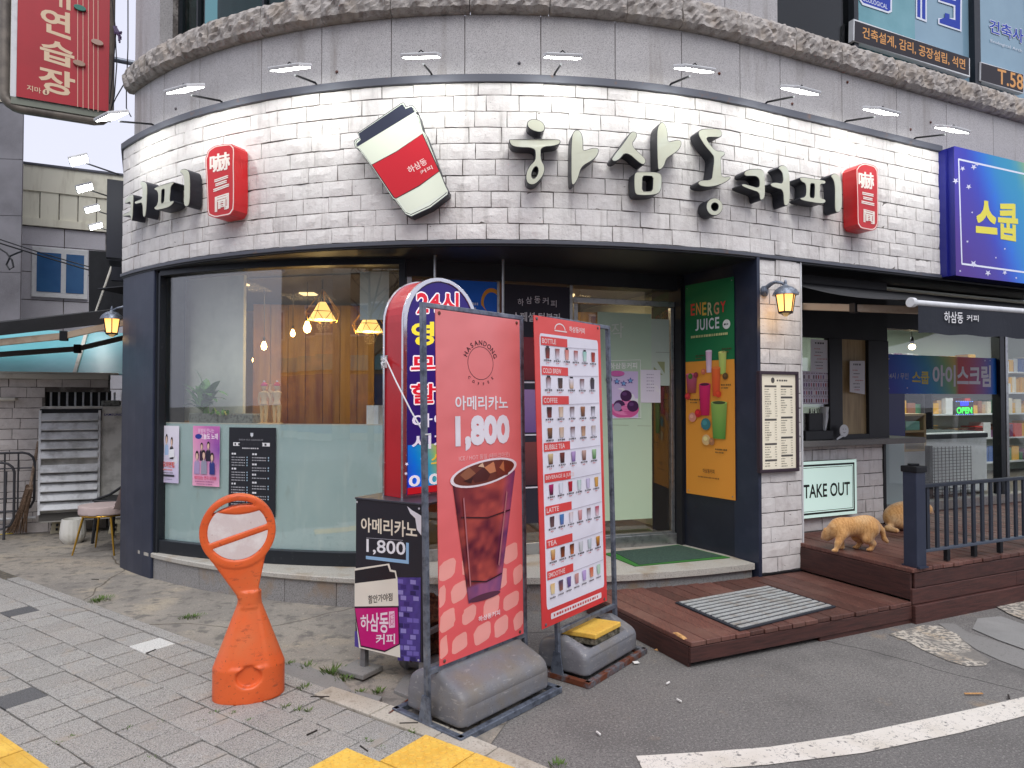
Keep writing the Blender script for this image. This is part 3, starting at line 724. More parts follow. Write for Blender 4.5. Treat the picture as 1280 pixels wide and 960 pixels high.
litter('paper_scrap', 795, 829, .035, .03, (1, .2), M_butt, 'white paper scrap at the corner of the timber step', 'litter')
# ================================================================== CORNER BUILDING
AR = Arc(0)
S0, S1 = -6.23, 2.372                                   # ends of the sign band along the front
ZB, ZT = 2.808, 4.01
bld = empty('corner_building', AR.pt(-3, 0, -1.5), 'rounded grey granite corner building with split stone band above the white cafe front', 'building')
def curved(name, m, u0, u1, z0, z1, w0, w1, parent=None, step=.16, bevel=0.0, sf=None):
    parent = parent or bld
    n = max(1, int(abs(u1 - u0) / step)) if u0 < 0 else 1
    return MB().slab(sf or AR, u0, u1, z0, z1, w0, w1, n).build(name, m, parent, bevel=bevel, seg=1)
# ---- bricks
random.seed(21)
def brick_mesh(k, m):
    random.seed(100 + k); nx, nz = 4, 2; mb = MB()
    jx = [random.uniform(-.012, .012) for _ in range(6)]; P_ = {}
    for j in range(nz + 1):
        for i in range(nx + 1):
            x = -.5 + i / nx; z = -.5 + j / nz
            if i in (0, nx): x += random.uniform(-.012, .004) * (-1 if i == 0 else 1)
            if j in (0, nz): z += random.uniform(-.035, .01) * (-1 if j == 0 else 1)
            edge = i in (0, nx) or j in (0, nz)
            P_[i, j] = Vector((x, (0.0 if not edge else random.uniform(.1, .22)) + random.uniform(0, .1), z))
    vs = [P_[i, j] for j in range(nz + 1) for i in range(nx + 1)]; w = nx + 1; fs = []
    for j in range(nz):
        for i in range(nx): fs.append((j * w + i, j * w + i + 1, (j + 1) * w + i + 1, (j + 1) * w + i))
    ring = [i for i in range(w)] + [j * w + nx for j in range(1, nz + 1)] + [nz * w + i for i in range(nx - 1, -1, -1)] + [j * w for j in range(nz - 1, 0, -1)]
    b0 = len(vs); vs += [Vector((vs[r].x, 1.0, vs[r].z)) for r in ring]
    for q in range(len(ring)): fs.append((ring[q], b0 + q, b0 + (q + 1) % len(ring), ring[(q + 1) % len(ring)]))
    mb.add(vs, fs); o = mb.build('brick', m, smooth=True, angle=35); me = o.data; bpy.data.objects.remove(o); return me
BM = [brick_mesh(k, M_brick) for k in range(9)]
BD = .034                                                # brick depth
def place_brick(parent, u0, u1, z0, z1, sf=None, w=0.0, tint=None, joined=None):
    gap = random.uniform(.0028, .0058); c = (u0 + u1) / 2; me = random.choice(BM)
    if sf is None:
        p = AR.pt(c, (z0 + z1) / 2, w + random.uniform(-.004, .003)); d, n = arc_dir(c)
    else:
        p = sf.pt(c, (z0 + z1) / 2, w + random.uniform(-.004, .003)); d, n = Vector(sf.x[:2]), Vector(sf.n[:2])
    sx, sy, sz = u1 - u0 - gap, BD, z1 - z0 - gap
    mx = Matrix((( d.x * sx, -n.x * sy, 0, p.x), (d.y * sx, -n.y * sy, 0, p.y), (0, 0, sz, p.z), (0, 0, 0, 1)))
    if joined is not None:
        joined.add([mx @ v.co for v in me.vertices], [tuple(q.vertices) for q in me.polygons]); return
    o = bpy.data.objects.new('brick', me); COL.objects.link(o); o.parent = parent
    loc = p - org(parent); o.location = loc; o.rotation_euler = (random.uniform(-.012, .012), random.uniform(-.006, .006), math.atan2(d.y, d.x)); o.scale = (sx, sy, sz)
    return o
fas = empty('sign_fascia', AR.pt(-2, ZB, -.1), 'curved white painted brick sign band round the corner above the cafe', 'wall')
rows = [ZB + .004 + .1225 * k for k in range(10)] + [ZT]
bl = []
for r in range(10):
    u = S1 - .012 - (0.0 if r % 2 else .12) - random.uniform(0, .03); z0, z1 = rows[r], rows[r + 1]
    hi = S1 - .006
    while hi > S0 + .01:
        wd_ = random.choice((.25, .25, .25, .225, .27)); lo = u if hi == S1 - .006 else hi - wd_
        if lo - S0 < .08: lo = S0 + .004
        bl.append((lo, hi, z0, z1)); hi = lo; u = lo
bl.sort(key=lambda q: -abs(q[0] - S0))
jn = MB()
for i, (a, b, z0, z1) in enumerate(bl):
    if i < 298: place_brick(fas, a, b, z0 + random.uniform(-.001, .001), z1)
    else: place_brick(fas, a, b, z0, z1, joined=jn)
if jn.v: kind(jn.build('brick', M_brick, fas, smooth=True, angle=35), 'stuff')
curved('backing', M_mortar, S0 + .003, S1 - .004, ZB + .002, ZT - .002, -.25, -.0125, fas)
curved('top_trim', M_trim, S0 - .01, S1 + .012, ZT, ZT + .062, -.27, .014, fas, bevel=.004)
curved('bottom_trim', M_trim, S0 - .008, S1 + .008, ZB - .03, ZB, -.26, .008, fas, bevel=.003)
MB().slab(AR, S1 - .002, S1 + .012, ZB, ZT, -.25, .01).build('end_trim', M_white, fas)
# return face along the left street
LC = AR.pt(S0, 0, 0); LC2 = Vector((LC.x, LC.y))
LW = Plane(LC, W1, W1N)
MB().slab(LW, .002, 6.5, ZB + .002, ZT - .002, -.25, -.012).build('return_face', M_brick, fas)
MB().slab(LW, .002, 6.5, ZT, ZT + .062, -.27, .014).build('return_trim', M_trim, fas)
# ---- granite band, split stone band and piers above
GW = -.09                                                # granite face behind the sign band
px_j = [250, 327, 402, 489, 581, 676, 769, 852, 925, 975, 1052, 1120, 1182, 1240]
js = [Arc(GW).hit(p, 70)[0] for p in px_j]
lead = []; u = js[0]
while u > S0 + .3: u -= .56; lead.append(max(u, S0 + .03))
js = sorted(set([S0 + .03] + lead + js)); js = [q for i, q in enumerate(js) if i == 0 or q - js[i - 1] > .12]
while js[-1] < 8.0: js.append(js[-1] + .62)
for a, b in zip(js, js[1:]):
    curved('granite_panel', M_granite, a + .003, b - .003, ZT - .3, 4.583, -.2, GW, bevel=.002)
curved('core', M_mortar, S0 + .035, 8.0, ZT - .3, 4.58, -.4, GW - .012)
ZR0, ZR1 = 4.585, 4.85
def stone_block(a, b):
    n = max(4, int((b - a) / .03)); m_ = 8; rnd = random.Random(int(a * 1000) + 5); ph = [rnd.uniform(0, 6.28) for _ in range(8)]
    P_ = []
    prof = [(0, ZR0, -.1), (0, ZR0, .02)]
    def bulge(t, s):
        e = math.sin(math.pi * min(max(s, 0), 1)) ** .5
        q = .5 + .2 * math.sin(ph[0] + t * 7) + .2 * math.sin(ph[1] + t * 19 + s * 5) + .2 * math.sin(ph[2] + s * 9 + t * 31) + rnd.uniform(-.3, .3)
        return .02 + e * .042 * max(q, .02)
    vs = []
    for i in range(n + 1):
        t = i / n; u = a + .003 + (b - a - .006) * t
        col_ = [AR.pt(u, ZR0, GW - .01), AR.pt(u, ZR0 + rnd.uniform(-.004, .008), GW + .03 + rnd.uniform(0, .02))]
        for k in range(1, m_):
            s = k / m_; ed = 1 if 0 < i < n else .4
            col_.append(AR.pt(u, ZR0 + (ZR1 - .035 - ZR0) * s + rnd.uniform(-.005, .005) * ed, GW + .05 + bulge(t, s) * (1 if 0 < i < n else .6)))
        col_ += [AR.pt(u, ZR1 - .03 + rnd.uniform(-.006, .006), GW + .045 + rnd.uniform(0, .02)), AR.pt(u, ZR1, GW - .16)]
        vs.append(col_)
    w = len(vs[0]); mb = MB(); mb.add([q for c in vs for q in c], [(i * w + k, (i + 1) * w + k, (i + 1) * w + k + 1, i * w + k + 1) for i in range(n) for k in range(w - 1)] + [tuple(range(w)), tuple(reversed(range(n * w, n * w + w)))])
    mb.build('split_stone', M_rough, bld)
bj = [S0 - .02]
while bj[-1] < 8.0: bj.append(bj[-1] + random.uniform(.66, .74))
bpx = sorted([Arc(GW + .05).hit(p, y)[0] for p, y in ((262, 40), (327, 25), (403, 12), (489, 5), (852, 15), (925, 32), (1050, 65), (1120, 85), (1182, 100))])
bj = [S0 - .02, S0 + .45] + bpx
while bj[-1] < 8.0: bj.append(bj[-1] + .55)
bj2 = [bj[0]]
for q in bj[1:]:
    while q - bj2[-1] > .9: bj2.append(bj2[-1] + .62)
    bj2.append(q)
for a, b in zip(bj2, bj2[1:]):
    if b - a > .1: stone_block(a, b)
# storey above: piers between windows
uL0, uL1 = Arc(GW).hit(200, 20)[0], Arc(GW).hit(470, -40)[0]
uR0 = Arc(GW).hit(972, 10)[0]
ZW = 6.9
for a, b in ((S0 + .03, uL0), (uL1, uR0)):
    k = max(1, int(round((b - a) / .62)))
    for i in range(k):
        for z0, z1 in ((ZR1 + .004, 5.5), (5.506, 6.2), (6.206, ZW)):
            curved('granite_panel', M_granite, a + (b - a) * i / k + .003, a + (b - a) * (i + 1) / k - .003, z0, z1, GW - .12, GW)
curved('core', M_mortar, S0 + .04, uL0 - .01, ZR1, ZW, -.5, GW - .1); curved('core', M_mortar, uL1 + .01, uR0 - .01, ZR1, ZW, -.5, GW - .1)
curved('lintel', M_granite, S0 + .03, 8.0, ZW, ZW + .7, -.5, GW)
# left upper window (curved, teal glass)
curved('window_pane', MATS['glass_teal'], uL0, uL1, ZR1 - .02, ZW, -.3, -.29)
for u in [uL0 + .012, Arc(-.28).hit(249, 15)[0], uL1 - .02] + [Arc(-.28).hit(249, 15)[0] + .9]:
    curved('window_frame', M_frame, u - .012, u + .012, ZR1 - .02, ZW, -.33, -.26)
curved('window_backing', mat('teal_blind', rgb(70, 128, 124), .7, var=[(1.5, rgb(52, 104, 104), .4, .7, (3, 3, .4))]), uL0 - .1, uL1 + .1, ZR1 - .1, ZW, -.75, -.7)
# right upper windows
curved('window_sill', M_frame, uR0, 8.0, ZR1 - .03, ZR1 + .01, -.34, -.2)
WB = plane_v(-.26)
mull = [WB.hit(p, 60)[0] for p in (1064, 1215)] + [uR0 + .01]
for u, wd_ in zip(mull + [mull[1] + 1.1, mull[1] + 2.3], (.03, .05, .02, .03, .03)):
    curved('window_frame', M_frame, u - wd_, u + wd_, ZR1 - .02, ZW, -.34, -.2)
def upane(u0, u1, m): MB().slab(AR, u0, u1, ZR1 - .02, ZW, -.272, -.262).build('window_pane', m, bld)
upane(uR0 + .02, mull[0] - .03, MATS['glass_dark'])
M_winteal = mat('teal_window_film', rgb(92, 150, 160), .12, var=[(1.2, rgb(120, 172, 182), .4, .65), (.7, rgb(70, 120, 128), .5, .7)], spec=.6)
M_winblue = mat('pale_blue_window_film', rgb(134, 166, 184), .14, var=[(.8, rgb(118, 150, 170), .4, .7)], spec=.6)
uS = WB.hit(1144, 40)[0]
upane(mull[0] + .03, uS, M_winteal); upane(uS, mull[1] - .05, M_winblue); upane(mull[1] + .05, 6.9, M_winblue)
curved('window_backing', M_black, uR0 - .1, 8.0, ZR1 - .1, ZW, -1.0, -.95)
# window lettering
wp = Print(WB, .004); q4 = zoom(960, 0, 4); wp.map = q4
BL, WH = rgb(28, 60, 170), rgb(226, 232, 244)
wp.poly([(455, -90), (455, 0), (470, 25), (600, 68), (618, 60), (618, -90)], WH); wp.poly([(462, -90), (462, -2), (475, 15), (598, 58), (610, 52), (610, -90)], BL)
wp.text4('ECOLOGICAL', (475, 5), (595, 48), (595, 25), (475, -18), rgb(220, 226, 240), .01)
wp.build('window_logo', bld); wp = Print(WB, .004); wp.map = q4
for x in (742,): wp.poly([(x - 4, -80), (x - 4, 92), (x + 50, 112), (x + 50, -80)], WH); wp.poly([(x + 2, -80), (x + 2, 84), (x + 18, 90), (x + 18, -80)], BL); wp.poly([(x + 26, -80), (x + 26, 93), (x + 43, 100), (x + 43, -80)], BL)
wp.poly([(848, -60), (848, 10), (925, 34), (925, 92), (848, 92), (848, 122), (965, 160), (968, -60)], WH)
wp.poly([(856, -4), (856, 4), (934, 28), (934, 102), (905, 94), (905, 72), (882, 66), (882, 88), (855, 98), (855, 116), (958, 150), (960, -60), (936, -60), (936, 6), (870, -14)], BL)
wp.build('window_logo', bld); wp = Print(WB, .004); wp.map = q4
wp.text4('건축사', (1105, 160), (1275, 220), (1275, 150), (1105, 95), BL, .02, outline=(WH, .006))
wp.text4('Ecological Arch', (1110, 215), (1268, 268), (1268, 248), (1110, 196), rgb(200, 208, 218), .01)
pr = wp.build('window_lettering', bld)
LB = plane_v(-.2)
def led(c4, txt, tq):
    o = MB(); L_ = [LB.hit(*q4(*p)) for p in c4]; o.extrude(LB, [L_], -.04, .015)
    b_ = o.build('text_strip', M_white, bld)
    p_ = Print(LB, .0155); p_.map = q4
    cx = sum(p[0] for p in c4) / 4; cy = sum(p[1] for p in c4) / 4
    p_.poly([(cx + (x - cx) * .985, cy + (y - cy) * .94) for x, y in c4], rgb(36, 30, 36))
    p_.text4(txt, *tq, rgb(222, 160, 92), .012); p_.build('lettering', b_)
led([(420, 205), (1002, 388), (1002, 295), (422, 98)], '건축설계, 감리, 공장설립, 석면', ((465, 195), (978, 355), (978, 300), (465, 135)))
led([(1055, 405), (1270, 470), (1270, 375), (1057, 312)], 'T.58', ((1140, 420), (1268, 455), (1268, 378), (1140, 345)))
# upper left street wall
UL = Plane(AR.pt(S0 + .03, 0, GW), W1, W1N)
MB().slab(UL, .0, 7.0, ZT - .2, ZW + .7, -.5, -.004).build('side_wall', M_granite, bld)
MB().slab(LW, .3, 7.0, 0, ZB - .03, -.35, -.1).build('side_wall', M_black, bld)
MB().slab(plane_v(0), 3.0, 9.0, 2.9, 4.0, -.4, -.2).build('side_wall', M_black, bld)
# ---- holes and stains in the granite: small dark bolts
for x, y in ((220, 136), (421, 90), (649, 79), (899, 92), (1059, 103), (1110, 142), (1138, 162), (1163, 153), (990, 130)):
    u, z = Arc(GW).hit(x, y); p = AR.pt(u, z, GW); d, n = arc_dir(u)
    MB().lathe([(.013, -.005), (.012, .006), (.006, .012)], p, 8, axis=(n.x, n.y, 0)).build('bolt', M_rust, bld)
# ---- soffit, navy column, plinth
MB().extrude(Plane((0, 0, 0), (1, 0, 0), (0, 0, 1), (0, 1, 0)), [[tuple(AR.pt(S0 + (4.6 - S0) * i / 48, 0, -.02)[:2]) for i in range(49)] + [tuple(W3(4.6, -2.6, 0)[:2]), (-1.5, 8.4), (-3.9, 7.6)]], 2.76, 2.775).build('soffit', M_black, bld)
curved('fascia_return', M_black, S0, S1, 2.765, ZB - .028, -.05, -.005)
COLW = Arc(0).hit(188, 600)[0] - S0 - .02
uG0 = S0 + .02 + COLW - .01
curved('column', M_navy, S0 + .02, S0 + .02 + COLW, 0.0, ZB - .03, -.16, -.012, bevel=.006)
curved('column_trim', M_frame, uG0 + .012, uG0 + .03, .2, ZB - .04, -.3, -.03)
GLW = -.42                                              # glass line
uM = Bow(0).hit(505, 420)[0]                          # mullion where the entrance recess begins
ZP = .235
uP0 = AR.hit(172, 715)[0]; uP0 = -5.78
k = 6; pj = [uP0 + (uM + .05 - uP0) * i / k for i in range(k + 1)]
for a, b in zip(pj, pj[1:]): curved('plinth_block', M_plinth, a + .002, b - .002, 0.0, ZP - .045, -.5, -.035, bevel=.003)
curved('plinth_slab', M_plinth_top, uP0 - .01, uM + .05, ZP - .045, ZP, -.5, -.012, bevel=.008)
# ---- curved shop window
ZG1 = 2.74
curved('window_frame', M_frame, uG0 + .05, uM, ZP, ZP + .115, -.05, .05, bevel=.004, sf=Bow(0))
curved('window_frame', M_frame, uG0 + .05, uM, ZG1 - .03, 2.765, -.05, .06, bevel=.004, sf=Bow(0))
curved('window_frame', M_frame, uG0 + .03, uG0 + .06, ZP, ZG1, -.08, .06, sf=Bow(0))
curved('mullion', M_frame, uM - .03, uM + .03, ZP, 2.765, -.06, .06, bevel=.004, sf=Bow(0))
curved('window_pane', MATS['glass'], uG0 + .06, uM, ZP + .11, ZG1 - .02, -.004, .004, sf=Bow(0))
ZF = AR.hit(400, 531)[1]; ZF = Bow(0).hit(420, 531)[1]
curved('frosted_film', M_film, uG0 + .06, uM - .03, ZP + .11, ZF, -.012, -.009, sf=Bow(0))
curved('film_edge', M_offwhite, uG0 + .06, uM - .03, ZF - .004, ZF + .006, -.014, -.008, sf=Bow(0))
# ---- entrance recess
M2 = Bow(0).pt(uM, 0); E2 = Vector((1.55, 6.54, 0))
ex = (E2 - M2); ex.normalize(); en = Vector((ex.y, -ex.x, 0))
EP = Plane(M2, ex, en); EL = (E2 - M2).length
ZE = .26; ZH = 2.62
# platform with slab nosing
pf = [tuple(AR.pt(uM + .05 + (-.03 - uM - .05) * i / 24, 0, -.06)[:2]) for i in range(25)]
pf += [(E2.x + .05, E2.y + .1), (M2.x - .02, M2.y + .05)]
GP = Plane((0, 0, 0), (1, 0, 0), (0, 0, 1), (0, 1, 0))
MB().extrude(GP, [pf], 0.0, ZE - .05).build('platform', M_plinth, bld)
pf2 = [tuple(AR.pt(uM + .05 + (-.03 - uM - .05) * i / 24, 0, -.025)[:2]) for i in range(25)] + pf[-2:]
MB().extrude(GP, [pf2], ZE - .05, ZE).build('platform_slab', M_plinth_top, bld, bevel=.005)
# right cheek of the recess (navy) up to the pier
C0 = Vector((E2.x, E2.y)); C1 = WALL(.018, -.02)
cd = (C1 - C0).normalized(); cn = Vector((-cd.y, cd.x))
if cn.x > 0: cn = -cn
CK = Plane((C0.x, C0.y, 0), cd, cn); CL = (C1 - C0).length
MB().slab(CK, -.02, CL, .0, 2.765, -.05, 0).build('recess_cheek', mat('near_black_panel', rgb(30, 34, 46), .45, var=[(5, rgb(38, 42, 54), .45, .7)], bump=[(9, .08, .01)]), bld, bevel=.002)
MB().slab(CK, -.3, .09, ZE, 2.765, .0, .035).build('recess_trim', M_black, bld)
# glazed back wall
MB().slab(EP, 0, EL, ZH, 2.766, -.06, .05).build('header', M_black, bld)
MB().slab(EP, 0, EL, ZE, ZE + .1, -.05, .03).build('glazing_sill', M_steel, bld, bevel=.003)
xd0, xd1 = EP.hit(716, 520)[0], EP.hit(846, 520)[0]
for x, wd_ in ((.03, .06), (EP.hit(622, 400)[0], .02), (xd0 - .02, .03), (xd1 - .005, .035)):
    MB().slab(EP, x - wd_ / 2, x + wd_ / 2, ZE + .1, ZH, -.05, .02).build('glazing_post', M_steel if wd_ > .01 else M_frame, bld, bevel=.003)
MB().slab(EP, .06, xd0 - .035, ZE + .1, ZH, -.014, -.006).build('window_pane', MATS['glass'], bld)
zdt = EP.hit(790, 382)[1]
MB().slab(EP, xd0, xd1 - .03, zdt + .05, ZH, -.014, -.006).build('window_pane', MATS['glass'], bld)
MB().slab(EP, xd0, xd1 - .03, zdt, zdt + .05, -.03, .02).build('transom', M_steel, bld, bevel=.003)
door = empty('door', EP.pt(xd0, ZE, 0), '', '');  del door['label']; del door['category']
door.parent = bld; door.location = EP.pt(xd0, ZE, 0) - org(bld)
door_leaf = MB().slab(EP, xd0 + .005, xd1 - .035, ZE + .12, zdt - .005, -.012, -.004).build('door_pane', MATS['glass'], door)
MB().slab(EP, xd0 + .005, xd1 - .035, ZE + .015, ZE + .12, -.03, .02).build('door_rail', M_steel, door, bevel=.003)
MB().slab(EP, xd0 + .005, xd0 + .045, ZE + .12, zdt - .005, -.028, .018).build('door_stile', M_steel, door, bevel=.003)
MB().slab(EP, xd1 - .07, xd1 - .035, ZE + .12, zdt - .005, -.028, .018).build('door_stile', M_steel, door, bevel=.003)
# ---- white brick pier beside the take-out counter
pier = empty('brick_pier', W3(.25, -.1, ZS), 'white painted brick pier between cafe entrance and take-out counter', 'pier')
MB().slab(AR, .02, .498, ZS - .1, ZB - .03, -.32, -.016).build('core', M_mortar, pier)
MB().slab(AR, .488, .503, ZS + .002, ZB - .03, -.32, -.004).build('corner_trim', M_white, pier)
MB().slab(AR, -.012, .02, .02, ZB - .03, -.32, .004).build('navy_edge', M_navy, pier)
MB().slab(AR, .02, .502, ZS + .002, ZS + .014, -.3, .004).build('base_trim', M_black, pier)
random.seed(5); z = ZS + .016; r = 0
while z < ZB - .05:
    z1 = min(z + .1235, ZB - .032)
    if ZB - .032 - z1 < .05: z1 = ZB - .032
    cut = (.2, .33, .12, .28)[r % 4] + random.uniform(-.03, .03)
    for a, b in ((.022, cut), (cut, .487)): place_brick(pier, a, b, z, z1)
    z = z1; r += 1
# ---- take-out counter wall
TW = plane_v(-.34)
tk = empty('takeout_counter', W3(1.2, -.4, ZD), 'take-out counter of white brick with grey shelf under a black serving window', 'counter')
zsh = TW.hit(1060, 556)[1]
MB().slab(TW, .3, 1.955, ZD - .1, zsh, -.14, -.014).build('core', M_mortar, tk)
random.seed(6); z = ZD; r = 0
while z < zsh - .03:
    z1 = min(z + .125, zsh - .002); hi = 1.953; first = True
    while hi > .5:
        wd_ = random.choice((.25, .27, .23)); lo = hi - (wd_ if not first or r % 2 else .13); first = False
        if lo < .5: lo = .48
        place_brick(tk, lo, hi, z, z1, TW); hi = lo
    z = z1; r += 1
MB().slab(TW, .4, 2.45, zsh, zsh + .055, -.36, .1).build('shelf', M_patch, tk, bevel=.006)
MB().slab(TW, 1.953, 1.985, ZD, zsh, -.36, .004).build('corner_post', M_black, tk)
zwt = 2.62
wi0, wi1 = TW.hit(1052, 480)[0], TW.hit(1082, 480)[0]
MB().slab(TW, .2, 2.03, TW.hit(1060, 424)[1], 2.77, -.05, .0).build('window_header', M_black, tk)
MB().slab(TW, TW.hit(1036, 480)[0], wi0, zsh + .05, TW.hit(1060, 424)[1], -.05, .012).build('window_frame', M_black, tk, bevel=.004)
MB().slab(TW, wi1 + .03, 2.03, zsh + .05, TW.hit(1060, 424)[1], -.05, .012).build('window_frame', M_black, tk, bevel=.004)
MB().slab(TW, wi0, wi1 + .03, zsh + .05, zsh + .1, -.05, .012).build('window_frame', M_black, tk, bevel=.004)
MB().slab(TW, wi0, wi1 + .03, zsh + .1, TW.hit(1060, 424)[1], -.03, -.022).build('window_pane', mat('kraft_blind', rgb(176, 152, 112), .5, var=[(5, rgb(150, 126, 90), .42, .66, (6, 6, .5))], bump=[(7, .25, .02)]), tk)
MB().slab(TW, .5, TW.hit(1036, 480)[0], zsh + .055, TW.hit(1060, 424)[1], -.03, -.024).build('window_pane', MATS['glass'], tk)
# ================================================================== SIGNS ON THE FRONT
FW = .13                                                     # how far letters stand off the brick
FA = Arc(FW)
def loopz(zm, pts, n=2, sf=FA):
    return chaikin([sf.hit(*zm(*p)) for p in pts], n)
def letter(root, zm, shapes):
    body, face = MB(), MB()
    for sh in shapes:
        outer, holes = sh[0], sh[1:]
        loops = [loopz(zm, outer)] + [loopz(zm, h_, 1) for h_ in holes]
        body.extrude(AR, loops, .012, FW - .004)
        cx = sum(p[0] for p in loops[0]) / len(loops[0]); cy = sum(p[1] for p in loops[0]) / len(loops[0])
        ins = [inset(loops[0], .005)] + [inset(lp, -.005) for lp in loops[1:]]
        face.extrude(AR, ins, FW - .004, FW, col=None)
    b = body.build('letter', M_letterside, root); face.build('letter_face', M_cream, b); return b
z1 = zoom(620, 130, 5.3333); z2 = zoom(860, 130, 4.923); z3 = zoom(140, 160, 7.111)
sgn = empty('letter_sign', AR.pt(-.6, 3.0, .02), 'raised cream Korean letters reading 하삼동커피 on the white brick between cup and red badge', 'sign')
letter(sgn, z1, [[[(207, 118), (238, 97), (285, 102), (320, 128), (330, 165), (312, 188), (275, 188), (232, 172), (207, 148)]],
    [[(82, 236), (110, 234), (400, 232), (432, 240), (428, 266), (390, 281), (302, 287), (300, 345), (306, 378), (326, 410), (326, 455), (300, 502), (256, 541), (215, 536), (197, 505), (200, 455), (222, 410), (258, 378), (262, 345), (258, 292), (140, 291), (98, 276)], [(268, 412), (282, 435), (276, 472), (252, 500), (236, 480), (246, 438)]],
    [[(500, 235), (515, 182), (545, 168), (572, 190), (582, 240), (582, 280), (582, 310), (610, 302), (665, 287), (690, 302), (678, 345), (640, 380), (570, 418), (552, 490), (530, 532), (508, 544), (499, 510)]]])
letter(sgn, z1, [[[(893, 192), (915, 180), (944, 192), (938, 225), (900, 274), (985, 348), (1004, 380), (988, 408), (960, 398), (868, 316), (825, 372), (790, 386), (768, 372), (780, 345), (850, 260)]],
    [[(1070, 180), (1088, 130), (1112, 116), (1134, 140), (1146, 190), (1147, 252), (1175, 245), (1218, 235), (1242, 252), (1228, 298), (1190, 332), (1138, 362), (1126, 410), (1100, 440), (1080, 438), (1076, 400)]],
    [[(928, 455), (950, 449), (1075, 450), (1108, 470), (1108, 530), (1100, 585), (1065, 608), (955, 612), (925, 598), (920, 540), (920, 480)], [(979, 480), (1012, 480), (1047, 483), (1045, 530), (1042, 578), (1010, 580), (977, 580), (978, 530)]]])
letter(sgn, z2, [[[(60, 185), (72, 155), (130, 150), (195, 150), (214, 178), (205, 206), (160, 205), (110, 205), (135, 245), (172, 288), (215, 286), (234, 304), (215, 326), (203, 330), (206, 400), (208, 450), (262, 443), (266, 458), (222, 490), (150, 512), (88, 510), (58, 492), (72, 466), (145, 466), (150, 430), (162, 335), (150, 310), (100, 255)]],
    [ell(164, 632, 52, 56, 18), list(reversed(ell(166, 632, 22, 24, 12)))]])
letter(sgn, z2, [[[(343, 428), (360, 404), (405, 398), (455, 399), (474, 425), (476, 500), (475, 575), (458, 594), (441, 588), (440, 545), (385, 528), (328, 506), (334, 486), (385, 500), (440, 516), (441, 470), (425, 446), (390, 444), (355, 446)]],
    [[(552, 396), (575, 373), (606, 382), (626, 420), (629, 520), (628, 605), (610, 630), (589, 622), (588, 530), (545, 520), (508, 505), (508, 484), (545, 480), (586, 490), (584, 430), (566, 405)]]])
letter(sgn, z2, [[[(686, 458), (698, 446), (770, 458), (840, 467), (850, 480), (842, 494), (815, 492), (814, 530), (813, 577), (845, 584), (850, 606), (825, 616), (760, 606), (698, 594), (686, 576), (725, 570), (728, 530), (724, 490), (700, 480)], [(755, 489), (768, 490), (781, 492), (780, 540), (778, 577), (765, 576), (751, 572), (753, 530)]],
    [[(876, 442), (898, 424), (930, 436), (946, 475), (950, 560), (948, 645), (930, 670), (905, 664), (904, 590), (905, 510), (896, 466)]]])
# the same letters start again round the corner
sg2 = empty('letter_sign', AR.pt(-5.9, 3.0, .02), 'raised cream letters 커피 wrapping the far end of the brick band', 'sign')
letter(sg2, z3, [[[(103, 668), (135, 608), (170, 590), (190, 592), (186, 700), (180, 815), (168, 826), (164, 776), (125, 783), (90, 788), (98, 764), (130, 750), (162, 738), (163, 690), (162, 652), (130, 672)]],
    [[(245, 492), (262, 467), (300, 478), (313, 520), (308, 650), (300, 770), (286, 798), (272, 780), (270, 664), (235, 672), (204, 680), (199, 652), (235, 638), (270, 625), (268, 540), (258, 510)]]])
letter(sg2, z3, [[[(368, 545), (385, 524), (460, 498), (542, 473), (552, 490), (522, 520), (516, 590), (510, 656), (545, 640), (548, 668), (505, 706), (445, 722), (388, 733), (368, 706), (402, 684), (410, 620), (405, 562)], [(440, 550), (452, 546), (466, 540), (464, 600), (460, 656), (448, 664), (434, 670), (437, 600)]],
    [[(594, 388), (622, 361), (665, 364), (690, 400), (694, 520), (692, 640), (682, 690), (656, 702), (635, 682), (638, 560), (640, 450), (628, 410)]]])
# dark letter returns standing out round the corner on the street side
for k, (t0, t1, a, b) in enumerate(((.5, .62, 3.05, 3.85), (.95, 1.35, 3.1, 3.5), (1.7, 1.8, 3.0, 3.9), (2.3, 2.7, 3.1, 3.5), (3.2, 3.4, 3.0, 3.8))):
    MB().slab(LW, t0, t1, a, b, 0, .15).build('letter', M_letterside, sg2)
# red name badges
def badge(zm, outline, chars, label):
    uc = sum(FA.hit(*zm(*p))[0] for p in outline) / len(outline); TP_ = tangent(uc, FW + .02); TB = tangent(uc, 0)
    loop = chaikin([TP_.hit(*zm(*p)) for p in outline], 1)
    o = empty('name_badge', TB.pt(loop[0][0], min(p[1] for p in loop), .02), label, 'sign')
    b = MB().extrude(TB, [loop], .01, FW + .02).build('badge_body', M_red, o)
    cx = sum(p[0] for p in loop) / len(loop); cy = sum(p[1] for p in loop) / len(loop)
    p_ = Print(TP_, .0005)
    ring = lambda k: [(cx + (x - cx) * k, cy + (y - cy) * (1 - (1 - k) * .45)) for x, y in loop]
    w = p_.layer(); p_.mb.extrude(TP_, [ring(.96), list(reversed(ring(.9)))], w, w, sides=False, col=rgb(240, 216, 208))
    p_.map = zm
    for ch, q in chars: p_.text4(ch, *q, rgb(244, 232, 222), 0, fat=.004 if ch == '嚇' else .007)
    p_.build('badge_print', b, MATS['print'])
